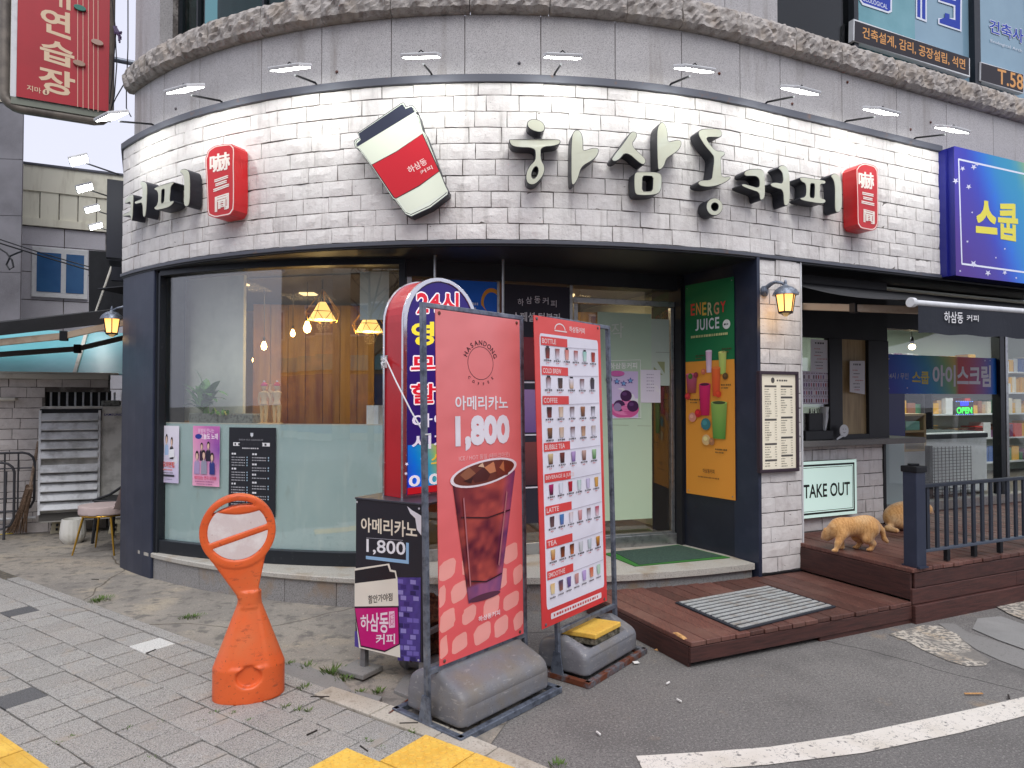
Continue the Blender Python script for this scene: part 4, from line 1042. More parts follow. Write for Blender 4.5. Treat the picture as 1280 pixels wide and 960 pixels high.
badge(z2, [(1033, 400), (1040, 392), (1050, 376), (1080, 362), (1110, 368), (1150, 380), (1160, 396), (1169, 412), (1170, 560), (1171, 735), (1165, 752), (1155, 770), (1135, 780), (1100, 774), (1062, 766), (1050, 750), (1042, 735), (1040, 560)],
      [('嚇', ((1050, 512), (1142, 524), (1142, 428), (1050, 416))), ('三', ((1070, 606), (1142, 622), (1142, 560), (1070, 545))), ('同', ((1082, 722), (1144, 736), (1144, 668), (1082, 652)))], 'red plaque with Chinese characters at the end of the cream lettering 하삼동커피')
badge(z3, [(828, 290), (830, 265), (842, 245), (850, 205), (880, 180), (920, 156), (990, 146), (1060, 138), (1072, 155), (1088, 168), (1090, 240), (1086, 300), (1090, 500), (1088, 720), (1070, 748), (1050, 776), (985, 786), (920, 800), (880, 788), (850, 772), (846, 640), (838, 450)],
      [('嚇', ((872, 396), (1046, 362), (1046, 212), (872, 246))), ('三', ((908, 560), (1036, 512), (1036, 425), (908, 470))), ('同', ((922, 740), (1036, 710), (1036, 585), (922, 622)))], 'red plaque with Chinese characters beside the cream letters 커피 at the curved end')
# coffee cup light box
z4 = zoom(430, 110, 5.3333)
cupo = [(65, 362), (72, 345), (102, 330), (90, 300), (240, 197), (385, 98), (400, 97), (412, 126), (448, 111), (468, 122), (487, 152), (480, 165), (500, 180), (526, 282), (546, 305), (640, 552), (641, 575), (697, 690), (695, 712), (580, 800), (450, 860), (412, 845), (340, 748), (326, 740), (180, 520), (92, 402), (74, 394)]
uc = Arc(.1).hit(502, 200)[0]; CW = tangent(uc, .1); CW0 = tangent(uc, 0)
cl = [CW.hit(*z4(*p)) for p in cupo]
cup = empty('cup_sign', AR.pt(cl[0][0] + .4, min(p[1] for p in cl), .02), 'tilted takeaway coffee cup light box with red sleeve on the brick band', 'sign')
cb = MB().extrude(CW0, [cl], .004, .1).build('box_body', M_letterside, cup)
p_ = Print(CW, .0004); p_.map = z4
cen = (380, 480); shr = lambda k, pts: [(cen[0] + (x - cen[0]) * k, cen[1] + (y - cen[1]) * k) for x, y in pts]
p_.poly(shr(.985, cupo), rgb(226, 232, 218)); p_.poly(shr(.962, cupo), rgb(40, 50, 48)); p_.poly(shr(.95, cupo), rgb(228, 234, 218))
p_.gquad([(425, 830), (690, 690), (470, 150), (100, 390)], lambda a, b: tuple(c * (.93 + .12 * math.sin(3.1 * a) * (1 if b > .3 else .8)) for c in rgb(230, 236, 216)), 8, 8)
p_.poly([(98, 304), (388, 108), (414, 142), (452, 124), (472, 160), (90, 392), (84, 372), (112, 346)], rgb(46, 50, 68))
p_.poly([(183, 512), (350, 422), (525, 303), (532, 318), (640, 555), (500, 658), (350, 738), (332, 732)], rgb(60, 40, 42))
p_.poly([(190, 514), (352, 427), (521, 308), (633, 555), (500, 650), (348, 733), (336, 728)], rgb(200, 30, 44))
p_.text4('하삼동', (440, 575), (560, 505), (535, 465), (418, 530), rgb(240, 214, 208), .01)
p_.text4('커피', (515, 580), (595, 540), (583, 515), (505, 555), rgb(240, 214, 208), .01)
p_.build('cup_print', cb, MATS['dim_lightbox'])
# ------------------------------------------------------------------ LED floodlights along the top
def flood(base, out, up, fwd, label, group):
    """base on the trim, arm reaches out; panel faces back down at the bricks"""
    o = empty('floodlight', base, label, 'floodlight', group)
    head = base + out * .36 + Vector((0, 0, up)); x = Vector((-out.y, out.x, 0))
    MB().tube([base + out * -.02, base + out * .02 + Vector((0, 0, .012)), head + out * -.06 + Vector((0, 0, -.02))], .0085, 6).build('arm', M_blackmetal, o)
    nrm = (Vector((0, 0, -1)) * .92 - out * .4).normalized(); yy = nrm.cross(x).normalized()
    MB().box(head - nrm * .012, (.26, .19, .026), x, -nrm).build('housing', M_white, o, bevel=.006)
    MB().box(head + nrm * .003, (.235, .165, .006), x, -nrm).build('lit_panel', M_lamp, o)
    MB().tube([head - nrm * .02 - x * .03, head - nrm * .045, head - nrm * .02 + x * .03], .005, 6).build('bracket', M_blackmetal, o)
    return o
grp = 'floodlights along the brick band'
names = ['above the red plaque at the curved left end', 'left of the coffee cup', 'above the coffee cup', 'above the first cream letter', 'above the tall cream letters', 'right of the cream letters', 'above the pier', 'beside the blue sign']
for i in range(8):
    u = -4.59 + .9385 * i; d, n = arc_dir(u); p = AR.pt(u, ZT + .06, .0)
    flood(p, Vector((n.x, n.y, 0)), -.035, None, 'lit LED floodlight ' + names[i], grp)
d, n = arc_dir(-5.546); flood(AR.pt(-5.546, ZT + .06, 0), Vector((n.x, n.y, 0)), -.035, None, 'lit LED floodlight under the hanging red sign', grp)
for i, (X, Y) in enumerate(((-4.65, 7.42), (-5.19, 8.40), (-5.66, 9.33), (-6.17, 10.27))):
    o3 = Vector((W1N.x, W1N.y, 0)); flood(Vector((X, Y, ZT + .06)) - o3 * .36, o3, .1, None, ('first', 'second', 'third', 'fourth')[i] + ' lit floodlight from the corner along the side street wall', 'floodlights on the side street wall')
# ------------------------------------------------------------------ carriage lamps
def lantern(p, wall, label):
    """p: lamp centre; wall: point on the wall the bracket grows from"""
    o = empty('wall_lantern', wall, label, 'lamp', 'carriage lamps'); n = 6
    MB().lathe([(.055, -.075), (.075, .06), (.078, .065)], p, n).build('lit_glass', M_lantern, o)
    for k in range(n):
        a = 2 * math.pi * k / n; c = Vector((math.cos(a), math.sin(a), 0))
        MB().tube([p + c * .057 + Vector((0, 0, -.078)), p + c * .08 + Vector((0, 0, .066))], .005, 5).build('glazing_bar', M_blackmetal, o)
    MB().lathe([(.105, .06), (.1, .075), (.085, .1), (.055, .125), (.022, .138), (.012, .15), (.014, .165), (.004, .19)], p, 12).build('roof', M_galv, o, smooth=True)
    MB().lathe([(.06, -.09), (.062, -.08), (.058, -.074)], p, n).build('base', M_blackmetal, o); MB().lathe([(.01, -.115), (.03, -.1), (.05, -.09)], p, 10).build('finial', M_blackmetal, o, smooth=True)
    t = p + Vector((0, 0, .14)); m_ = (t + wall) / 2 + Vector((0, 0, .05))
    MB().tube([wall + Vector((0, 0, .02)), wall * .7 + t * .3 + Vector((0, 0, .045)), m_, t * .8 + wall * .2 + Vector((0, 0, .03)), t], [.02, .017, .014, .012, .012], 8).build('bracket', M_galv, o, smooth=True)
    dd = (p - wall); dd.z = 0
    MB().lathe([(.045, -.02), (.045, .008), (.03, .02)], wall + Vector((0, 0, .0)), 12, axis=dd).build('wall_plate', M_galv, o, smooth=True)
    l = bpy.data.lights.new('lamp_light', 'POINT'); l.energy = .7; l.color = (1, .62, .25); l.shadow_soft_size = .05
    lo = bpy.data.objects.new('lamp_light', l); COL.objects.link(lo); lo.parent = o; lo.location = p - wall + (p - wall).normalized() * .0 + Vector((0, 0, -.13))
q = plane_v(.16).hit(982, 378); lp = plane_v(.16).pt(q[0], q[1]); lantern(lp, lp + Vector((-N1.x, -N1.y, 0)) * .155 + Vector((-.06, -.03, .11)), 'lit carriage lamp on the white brick pier')
lp = Vector((-3.93, 6.82, 2.33)); lantern(lp, Vector((-3.68, 6.86, 2.47)), 'lit carriage lamp on the navy corner column')
# ------------------------------------------------------------------ framed menu on the pier
zmn = zoom(940, 450, 3.5556); MP = plane_v(.035)
c4 = [MP.hit(*zmn(*p)) for p in ((38, 505), (212, 492), (202, 50), (28, 50))]
x0 = (c4[0][0] + c4[3][0]) / 2; x1 = (c4[1][0] + c4[2][0]) / 2; y0 = (c4[0][1] + c4[1][1]) / 2; y1 = (c4[2][1] + c4[3][1]) / 2
mb_ = empty('menu_board', plane_v(.0).pt(x0, y0), 'dark framed cream menu board on the white brick pier', 'menu board')
M_mfr = mat('dark_purple_frame', rgb(58, 44, 54), .4)
for a, b, c, d in ((x0, y0, x1, y0 + .028), (x0, y1 - .028, x1, y1), (x0, y0 + .028, x0 + .026, y1 - .028), (x1 - .026, y0 + .028, x1, y1 - .028)):
    MB().slab(MP, a, c, b, d, -.033, .008).build('frame', M_mfr, mb_, bevel=.004)
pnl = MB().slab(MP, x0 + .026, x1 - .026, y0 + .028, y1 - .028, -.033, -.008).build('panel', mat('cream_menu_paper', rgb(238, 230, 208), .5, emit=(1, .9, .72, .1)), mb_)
p_ = Print(MP, -.0078); W_, H_ = x1 - x0, y1 - y0; DK = rgb(92, 88, 84); TX = rgb(120, 114, 100)
p_.poly(ell(x0 + W_ * .36, y1 - H_ * .09, .02, .024, 14), DK); p_.dashes(x0 + W_ * .46, y1 - H_ * .1, W_ * .3, .014, 5, DK)
random.seed(9)
for cx, secs in p_.loop(((x0 + W_ * .15, (.14, .47, .71, .87)), (x0 + W_ * .56, (.14, .25, .45, .65, .83)))):
    nx = list(secs[1:]) + [.96]
    for s_, e_ in p_.loop(zip(secs, nx)):
        yy = y1 - H_ * s_; p_.rect(cx, yy - .016, cx + W_ * .3, yy, DK); k = 1
        while yy - .016 - k * .02 > y1 - H_ * e_ + .012:
            ly = yy - .016 - k * .02; p_.dashes(cx, ly, W_ * .13 * random.uniform(.7, 1.3), .006, 4, TX, .85); p_.dashes(cx + W_ * .25, ly, W_ * .05, .006, 2, TX); k += 1
p_.build('print', pnl)
# small blue notice on the recess cheek
q0, q1 = CK.hit(922, 447), CK.hit(943, 421)
nt = MB().slab(CK, min(q0[0], q1[0]), max(q0[0], q1[0]), q0[1], q1[1], .001, .004).build('notice', mat('blue_notice', rgb(24, 44, 150), .4)); tag(nt, 'small blue notice with a white cup mark on the navy entrance cheek', 'notice')
p_ = Print(CK, .0045); cx = (q0[0] + q1[0]) / 2; cy = (q0[1] + q1[1]) / 2; WHT = rgb(226, 232, 244)
p_.poly([(cx - .03, cy + .02), (cx - .02, cy - .02), (cx + .02, cy - .02), (cx + .03, cy + .02)], WHT); p_.poly([(cx - .022, cy + .012), (cx - .016, cy - .012), (cx + .016, cy - .012), (cx + .022, cy + .012)], rgb(24, 44, 150))
p_.dashes(cx - .04, cy - .045, .08, .008, 5, WHT); p_.dashes(cx - .045, cy + .05, .09, .006, 6, WHT); p_.dashes(cx - .03, cy - .065, .06, .005, 5, WHT)
p_.build('print', nt)
# ENERGY JUICE banner on the recess cheek
zj = zoom(840, 340, 3.2)
c4 = [CK.hit(*zj(*p)) for p in ((62, 885), (258, 912), (248, 14), (50, 62))]
sgx = lambda a, b: (c4[0][0] * (1 - a) * (1 - b) + c4[1][0] * a * (1 - b) + c4[2][0] * a * b + c4[3][0] * (1 - a) * b)
ub, ue = sorted(((c4[0][0] + c4[3][0]) / 2, (c4[1][0] + c4[2][0]) / 2)); vb_, vt_ = (c4[0][1] + c4[1][1]) / 2, (c4[2][1] + c4[3][1]) / 2
flip = c4[0][0] > c4[1][0]
class Sub:                                              # unit-square surface laid on another, u always reading left to right
    def __init__(s, sf, u0, u1, v0, v1, w=0.0, wave=0.0): s.a = (sf, u0, u1, v0, v1, w); s.wave = wave
    def pt(s, u, v, w=0.0):
        sf, u0, u1, v0, v1, w0 = s.a
        return sf.pt(u0 + (u1 - u0) * u, v0 + (v1 - v0) * v, w0 + w + s.wave * math.sin(u * 5 + v * 9) * math.sin(v * 3.1 + .3))
    def hit(s, px, py):
        sf, u0, u1, v0, v1, w0 = s.a; q = sf.hit(px, py); return ((q[0] - u0) / (u1 - u0), (q[1] - v0) / (v1 - v0))
def sheet_of(name, sub, m, parent, nx=6, ny=14, th=.0018, col=None):
    mb = MB(); mb.grid(lambda u, v: sub.pt(u, v, 0), nx, ny, col); mb.grid(lambda u, v: sub.pt(1 - u, v, -th), nx, ny, col); return mb.build(name, m, parent)
JS = Sub(CK, c4[0][0], c4[1][0], vb_, vt_, .012, .0)
jb = empty('drink_banner', JS.pt(.5, 0), 'hanging ENERGY JUICE banner, green top and orange bottom, on the navy cheek of the entrance', 'banner')
GRN, ORG_ = rgb(24, 118, 70), rgb(240, 160, 58)
jsheet = sheet_of('banner_sheet', JS, MATS['vinyl'], jb, 4, 18, col=lambda u, v: GRN if v > .61 else ORG_)
p_ = Print(JS, .0012)
p_.rect(0, .6, 1, 1, GRN); p_.rect(0, 0, 1, .63, ORG_)
x = .12
for ch, c, w in zip('ENERGY', ((236, 84, 70), (240, 170, 90), (236, 200, 90), (230, 226, 180), (220, 160, 120), (236, 60, 60)), (.115, .13, .115, .125, .135, .13)):
    p_.text(ch, x, .845 + .006 * math.sin(x * 9), x + w - .028, .902 + .006 * math.sin(x * 7), rgb(*c), .022); x += w
x = .22
for ch, w in zip('JUICE', (.1, .13, .055, .13, .11)): p_.text(ch, x, .775, x + w - .028, .828, rgb(226, 232, 236), .022); x += w
p_.poly(ell(.86, .79, .075, .022, 14), rgb(238, 242, 240)); p_.dashes(.81, .786, .1, .008, 3, rgb(60, 70, 70))
p_.dashes(.13, .742, .76, .011, 22, rgb(214, 214, 150), .8)
def drink(x, y, w, h, top, bot, cap_=None):
    p_.gquad([(x + w * .12, y), (x + w * .88, y), (x + w, y + h), (x, y + h)], lambda a, b: tuple((t * b + q * (1 - b)) * (.8 + .3 * math.sin(3.14 * a)) for t, q in zip(top, bot)), 5, 4)
    p_.poly(ell(x + w / 2, y + h, w / 2, h * .05, 12), tuple(min(c * 1.5, .9) for c in top))
    if cap_: p_.poly(ell(x + w / 2, y + h, w * .42, h * .045, 12), cap_)
drink(.44, .575, .13, .1, rgb(230, 190, 220), rgb(236, 210, 225)); drink(.7, .565, .16, .1, rgb(200, 216, 120), rgb(176, 200, 96))
drink(.56, .465, .18, .13, rgb(240, 110, 50), rgb(226, 80, 40)); drink(.02, .48, .24, .09, rgb(200, 90, 130), rgb(160, 70, 60))
drink(.3, .375, .24, .145, rgb(226, 40, 110), rgb(196, 24, 80), rgb(90, 30, 60)); drink(.55, .27, .32, .165, rgb(150, 186, 90), rgb(90, 150, 60), rgb(60, 80, 50))
for x, y, r, c in p_.loop(((.4, .58, .05, (220, 120, 90)), (.84, .555, .055, (96, 70, 40)), (.7, .475, .06, (228, 70, 40)), (.06, .465, .06, (206, 60, 60)), (.28, .385, .07, (210, 40, 50)), (.16, .365, .08, (226, 150, 130)), (.44, .335, .1, (60, 126, 130)), (.45, .262, .09, (226, 190, 130)), (.56, .255, .06, (176, 120, 80)), (.12, .56, .05, (90, 120, 50)), (.24, .565, .05, (150, 50, 70)))):
    p_.poly(ell(x, y, r, r * .28, 12), rgb(*c)); p_.poly(ell(x - r * .2, y + r * .06, r * .5, r * .12, 10), tuple(min(q * 1.5, .9) for q in rgb(*c)))
for x, y, w in ((.24, .652, .2), (.78, .675, .2), (.76, .512, .2), (.12, .445, .22), (.64, .218, .24)): p_.dashes(x, y, w, .007, 6, rgb(70, 66, 40)); p_.dashes(x, y - .013, w * .7, .006, 5, rgb(110, 90, 50))
p_.text('하삼동커피', .38, .108, .62, .128, rgb(96, 52, 30), .015); p_.dashes(.28, .085, .44, .006, 14, rgb(130, 84, 40))
p_.build('print', jsheet)
for u, v in ((.04, .985), (.96, .985), (.05, .015), (.95, .015)): MB().lathe([(.006, 0), (.006, .003), (.003, .005)], JS.pt(u, v, .001), 8, axis=CK.n).build('eyelet', M_steel, jb)
# ================================================================== RIGHT: TAKE-OUT COUNTER AND ICE CREAM SHOP
def mixc(a, b, t): return tuple(x * (1 - t) + y * t for x, y in zip(a, b))
def rainbow(t):
    st = [(-.2, (70, 30, 130)), (.12, (74, 36, 140)), (.3, (40, 60, 190)), (.46, (0, 110, 220)), (.6, (20, 150, 190)), (.72, (130, 180, 110)), (.84, (232, 176, 60)), (1.0, (220, 70, 50)), (1.3, (170, 40, 110))]
    for (a, c), (b, d) in zip(st, st[1:]):
        if t <= b: return mixc(rgb(*c), rgb(*d), max(0, (t - a) / (b - a)))
    return rgb(*st[-1][1])
def star(cx, cy, r, k=5, asp=1.0):
    return [(cx + (r if i % 2 == 0 else r * .42) * math.sin(i * math.pi / k), cy + asp * (r if i % 2 == 0 else r * .42) * math.cos(i * math.pi / k)) for i in range(2 * k)]
# blue ice cream sign box
BV = .13; BP = plane_v(BV); zb5 = zoom(1160, 170, 5.05)
bu0 = BP.hit(*zb5(172, 400))[0]; bu1 = bu0 + 3.6; bz0, bz1 = BP.hit(1194, 344)[1], BP.hit(1192, 182)[1]
bs = empty('sign_box', W3(bu0 + 1, 0, bz0), 'rainbow blue sign box with yellow letters 스쿱 beside the brick band', 'sign')
bb = MB().slab(BP, bu0, bu1, bz0, bz1, -.3, -.004).build('box_body', mat('deep_blue_metal', rgb(26, 30, 120), .4), bs, bevel=.004)
MB().slab(BP, bu0 - .03, bu0 - .002, bz0, bz1 - .015, -.3, -.07).build('box_end', mat('deep_blue_metal'), bs)
p_ = Print(BP, -.0038)
L_ = bu1 - bu0; Hh = bz1 - bz0
def bcol(a, b): x = a * L_; return rainbow(.1 + x * .42 + (b - .45) * .3 + .05 * math.sin(x * 7 + b * 4))
p_.gquad([(bu0, bz0), (bu1, bz0), (bu1, bz1), (bu0, bz1)], bcol, 40, 12)
p_.map = zb5
W_ = rgb(226, 230, 246)
p_.line([(640, 246), (195, 146)], .018, W_); p_.line([(195, 143), (216, 806)], .018, W_); p_.line([(214, 806), (640, 864)], .018, W_)
for x, y, r in p_.loop(((220, 205, 15), (290, 195, 18), (312, 178, 12), (176, 283, 18), (258, 320, 16), (288, 806, 20), (380, 865, 18), (486, 862, 14), (250, 666, 8), (280, 482, 6), (430, 768, 6), (486, 712, 7), (204, 852, 7), (558, 896, 7))):
    p_.poly(star(x, y, r * 1.15), rgb(214, 214, 236))
p_.text4('스', (306, 605), (436, 618), (428, 418), (308, 410), rgb(232, 220, 70), .03, fat=.008); p_.text4('쿱', (448, 640), (566, 660), (562, 436), (446, 436), rgb(232, 220, 70), .0, fat=.013)
p_.build('sign_print', bb, MATS['dim_lightbox'])
# awning: roller tube, valance, canvas and folding arms
AP = plane_v(1.0); za = zoom(1090, 360, 4.8)
aw = empty('awning', W3(1.5, .4, 2.3), 'black roll-out awning with white 하삼동커피 on its valance above the counter', 'awning')
ta, tz = AP.hit(*za(228, 86)); tb = 4.8
MB().tube([W3(ta + .03, 1.0, tz), W3(tb, 1.0, tz + .03)], .022, 12).build('front_bar', M_white, aw, smooth=True)
MB().lathe([(.036, -.02), (.036, .02)], W3(ta + .02, 1.0, tz), 16, axis=(D1.x, D1.y, 0)).build('end_cap', M_white, aw, bevel=.004)
def val(u, v): return W3(ta + .07 + (tb - ta - .07) * u, 1.012 + .008 * math.sin(u * 40) * (1 - v), tz - .02 - .2 * (1 - v) + .03 * u + .006 * math.sin(u * 60) * (1 - v))
MB().grid(val, 60, 3).build('valance', M_navycanvas, aw)
def can(u, v): return W3(ta + .05 + (tb - ta) * u, 1.0 - 1.25 * v, tz + .02 + .34 * v - .05 * math.sin(3.14 * v) + .03 * u * (1 - v))
MB().grid(can, 8, 8).build('canvas', M_canvas, aw)
p_ = Print(AP, .024); p_.map = za
p_.text4('하삼동', (414, 210), (528, 216), (526, 146), (414, 142), rgb(230, 230, 232), .012); p_.text4('커피', (548, 200), (620, 204), (620, 166), (548, 162), rgb(230, 230, 232), .012)
p_.build('valance_lettering', aw, MATS['print'])
elbow = W3(.62, .42, 2.34)
MB().box((W3(.53, -.3, 2.44) + elbow) / 2, ((W3(.53, -.3, 2.44) - elbow).length, .045, .06), (W3(.53, -.3, 2.44) - elbow)).build('arm', M_arm, aw, bevel=.006)
MB().box((W3(1.0, .97, 2.27) + elbow) / 2, ((W3(1.0, .97, 2.27) - elbow).length, .045, .06), (W3(1.0, .97, 2.27) - elbow)).build('arm', M_arm, aw, bevel=.006)
MB().box(elbow, (.06, .06, .08), D1).build('arm_elbow', M_blackmetal, aw, bevel=.006)
# TAKE OUT light box
zt = zoom(940, 450, 3.5556); TP = plane_v(-.27)
c4 = [TP.hit(*zt(*p)) for p in ((236, 703), (468, 684), (464, 442), (228, 452))]
u1_ = (c4[1][0] + c4[2][0]) / 2; v0_ = (c4[0][1] + c4[1][1]) / 2; v1_ = (c4[2][1] + c4[3][1]) / 2; u0_ = u1_ - .78
to = empty('lightbox_sign', TP.pt(u0_, v0_, -.04), 'lit white TAKE OUT light box on the brick counter wall', 'sign')
tb_ = MB().slab(TP, u0_, u1_, v0_, v1_, -.068, -.002).build('box_body', M_blackmetal, to, bevel=.004)
p_ = Print(TP, -.0018); WG = rgb(206, 232, 222)
p_.rect(u0_, v0_, u1_, v1_, WG); e = .03
def ring(e0, e1, c): 
    w = p_.layer(); p_.mb.extrude(TP, [[(u0_ + e0, v0_ + e0), (u1_ - e0, v0_ + e0), (u1_ - e0, v1_ - e0), (u0_ + e0, v1_ - e0)], [(u0_ + e1, v0_ + e1), (u0_ + e1, v1_ - e1), (u1_ - e1, v1_ - e1), (u1_ - e1, v0_ + e1)]], w, w, sides=False, col=c)
ring(.028, .046, rgb(20, 24, 24)); ring(.056, .061, rgb(20, 24, 24))
qa = TP.hit(*zt(250, 612)); qb = TP.hit(*zt(436, 600)); qc = TP.hit(*zt(436, 540))
p_.text('TAKE OUT', qb[0] - .6, qb[1] - .0, qb[0], qc[1], rgb(14, 18, 18), .02)
p_.build('sign_print', tb_, MATS['lightbox'])
# things on the counter shelf and papers on the window
zk = zoom(960, 240, 4); zl = zoom(960, 480, 4)
TG = plane_v(-.362)
def paper(name, label, sf, zm, c4, w, fn, m='paper', cat='notice', group=None, th=.001):
    q = [sf.hit(*zm(*p)) for p in c4]; mb = MB(); mb.extrude(sf, [q], w - th, w); o = mb.build(name, mat('white_paper', rgb(226, 224, 230), .7)); tag(o, label, cat, group)
    p_ = Print(sf, w + .0002); p_.q = q; p_.map = None
    us = [p[0] for p in q]; vs = [p[1] for p in q]; sub = Sub(sf, min(us), max(us), min(vs), max(vs), w + .0003)
    pr_ = Print(sub); fn(pr_); pr_.build('print', o, MATS[m]); return o
def f_notice(p):
    p.dashes(.25, .86, .5, .05, 4, rgb(60, 60, 70)); random.seed(4)
    for y in (.7, .6, .5, .4, .3, .2, .12): p.dashes(.15 + random.uniform(0, .2), y, random.uniform(.3, .6), .025, 7, rgb(*random.choice(((90, 90, 100), (190, 100, 100)))))
paper('paper_notice', 'white typed notice on the serving window glass', TG, zk, [(208, 895), (302, 905), (298, 742), (208, 735)], .012, f_notice)
paper('paper_notice', 'small pale slip beside the typed notice on the serving window', TG, zk, [(300, 810), (332, 808), (332, 745), (300, 742)], .010, lambda p: p.rect(0, 0, 1, 1, rgb(214, 216, 196)))
paper('paper_notice', 'white typed notice taped on the tan blind of the serving window', TW, zk, [(400, 1000), (475, 1012), (475, 845), (400, 845)], .02, f_notice)
def f_menu(p):
    random.seed(8); p.rect(0, 0, 1, 1, rgb(216, 208, 222))
    for r in p.loop(range(4)):
        p.dashes(.04, .93 - r * .24, .9, .02, 12, rgb(120, 70, 90))
        for c in p.loop(range(13)):
            x = .05 + c * .07; cc = random.choice(((120, 40, 50), (70, 50, 50), (200, 120, 130), (230, 220, 220), (120, 80, 130), (180, 70, 70)))
            p.rect(x, .77 - r * .24, x + .03, .88 - r * .24, rgb(*cc)); 
        p.dashes(.04, .74 - r * .24, .9, .012, 20, rgb(140, 130, 140))
paper('drink_poster', 'pink drinks chart taped low on the serving window', TG, zk, [(165, 1060), (335, 1060), (333, 902), (165, 895)], .011, f_menu, cat='poster')
SHZ = zsh + .055
def on_shelf(x, y): q = TW.hit(*zl(x, y)); return q[0]
ub_ = on_shelf(230, 270); bx = empty('straw_caddy', TW.pt(ub_, SHZ, .0), 'black caddy of straws and white cup sleeves on the counter shelf', 'caddy')
MB().slab(TW, ub_ - .16, ub_ + .2, SHZ, SHZ + .09, -.09, .05).build('tray', M_black, bx, bevel=.008)
MB().slab(TW, ub_ - .06, ub_ + .12, SHZ + .02, SHZ + .25, -.07, .0).build('straw_box', M_black, bx, bevel=.006)
for k in range(14): 
    u = ub_ - .045 + .011 * k; MB().tube([TW.pt(u, SHZ + .1, -.03), TW.pt(u + random.uniform(-.01, .01), SHZ + .25 + random.uniform(0, .05), -.03 + random.uniform(-.03, .02))], .003, 5).build('straw', M_blackmetal, bx)
for k in range(3): MB().box(TW.pt(ub_ + .145 + k * .022, SHZ + .19, -.02 - .01 * k), (.012, .07, .24), D1, (D1.x * (.1 + .1 * k), D1.y * (.1 + .1 * k), 1)).build('sleeve', M_white, bx, bevel=.002)
uf = on_shelf(348, 245); qf = TW.hit(*zl(348, 248)); fn_ = empty('round_fan', TW.pt(uf, SHZ, .06), 'small white round hand fan propped on the counter shelf', 'fan')
PF = plane_v(-.34 + .07); MB().extrude(PF, [ell(uf, SHZ + .085, .058, .058, 24)], 0, .004).build('disc', M_white, fn_)
MB().extrude(PF, [[(uf - .03, SHZ + .05), (uf - .1, SHZ + .012), (uf - .095, SHZ + .0), (uf - .012, SHZ + .03)]], 0, .004).build('handle', M_white, fn_)
p_ = Print(PF, .0045); p_.line([(uf - .02, SHZ + .1), (uf - .005, SHZ + .1)], .004, rgb(90, 90, 100)); p_.line([(uf + .01, SHZ + .1), (uf + .025, SHZ + .1)], .004, rgb(90, 90, 100)); p_.line([(uf - .015, SHZ + .07), (uf, SHZ + .064), (uf + .015, SHZ + .07)], .004, rgb(90, 90, 100)); p_.build('print', fn_)
# ice cream shop glazing
GV = -.73; GL = plane_v(GV); GT = 2.36
sh = empty('shop_glazing', W3(3.6, GV, ZD), 'large glass front of the ice cream shop behind the railing', 'shop window')
gu0, gu1 = 2.06, GL.hit(1252, 500)[0]
MB().slab(GL, gu0 - .05, gu0, ZD, GT, -.03, .03).build('post', M_frame, sh); MB().slab(GL, gu0 - .05, 11, GT, 2.77, -.05, .05).build('header', M_black, sh)
for u, w in ((gu1 - .06, .09), (gu1 + .03, .05)): MB().slab(GL, u - w / 2, u + w / 2, ZD, GT, -.05, .05).build('post', M_frame if w > .06 else M_steel, sh, bevel=.004)
MB().slab(GL, gu0, 11, ZD, ZD + .1, -.05, .08).build('sill', M_plinth, sh, bevel=.004)
MB().slab(GL, gu0, gu1 - .1, ZD + .1, GT, -.006, .0).build('pane', MATS['glass_clear'], sh); MB().slab(GL, gu1 + .06, 11, ZD + .1, GT, -.006, .0).build('pane', MATS['glass_clear'], sh)
zi = zoom(1090, 360, 4.8); IP = plane_v(GV + .006)
c4 = [IP.hit(*zi(*p)) for p in ((75, 640), (750, 632), (750, 420), (75, 398))]
iu0, iu1 = (c4[0][0] + c4[3][0]) / 2, (c4[1][0] + c4[2][0]) / 2; iv0 = (c4[0][1] + c4[1][1]) / 2; iv1 = (c4[2][1] + c4[3][1]) / 2
ib = MB().slab(IP, iu0, iu1, iv0, iv1, -.004, 0).build('window_banner', M_white); tag(ib, 'rainbow window banner reading 스쿱 아이스크림 inside the ice cream shop glass', 'banner')
p_ = Print(IP, .0004)
def icol(a, b): t = a * 1.9 - (1 - b) * .25; return rainbow(.34 + t * .42) if a < .62 else mixc(rgb(200, 50, 60), rgb(30, 110, 210), max(0, (a - .66) / .3) ** 1.5)
p_.gquad([(iu0, iv0), (iu1, iv0), (iu1, iv1), (iu0, iv1)], icol, 30, 6); p_.map = zi
p_.text4('24시 / 무인', (90, 545), (218, 548), (218, 510), (90, 508), rgb(200, 200, 214), .008); p_.text4('스쿱', (240, 572), (342, 578), (342, 502), (240, 500), rgb(226, 206, 80), .03)
p_.text4('아이스크림', (362, 590), (712, 596), (712, 464), (362, 462), rgb(226, 222, 232), .035)
for x, y, r in ((92, 460, 7), (100, 425, 6), (98, 604, 7), (210, 600, 6), (676, 436, 6), (706, 436, 5)): p_.poly(star(x, y, r), rgb(210, 210, 236))
p_.build('print', ib)
bp = MB().slab(IP, iu0, iu0 + .32, ZD + .75, iv0, -.004, 0).build('window_sticker', mat('dark_blue_sticker', rgb(30, 38, 110), .4)); tag(bp, 'plain dark blue sheet on the glass below the rainbow banner', 'sticker')
MB().slab(IP, gu0, gu0 + .75, ZD + .1, ZD + .78, -.02, -.01).build('white_sheet', mat('pale_sheet', rgb(190, 206, 206), .5), sh)
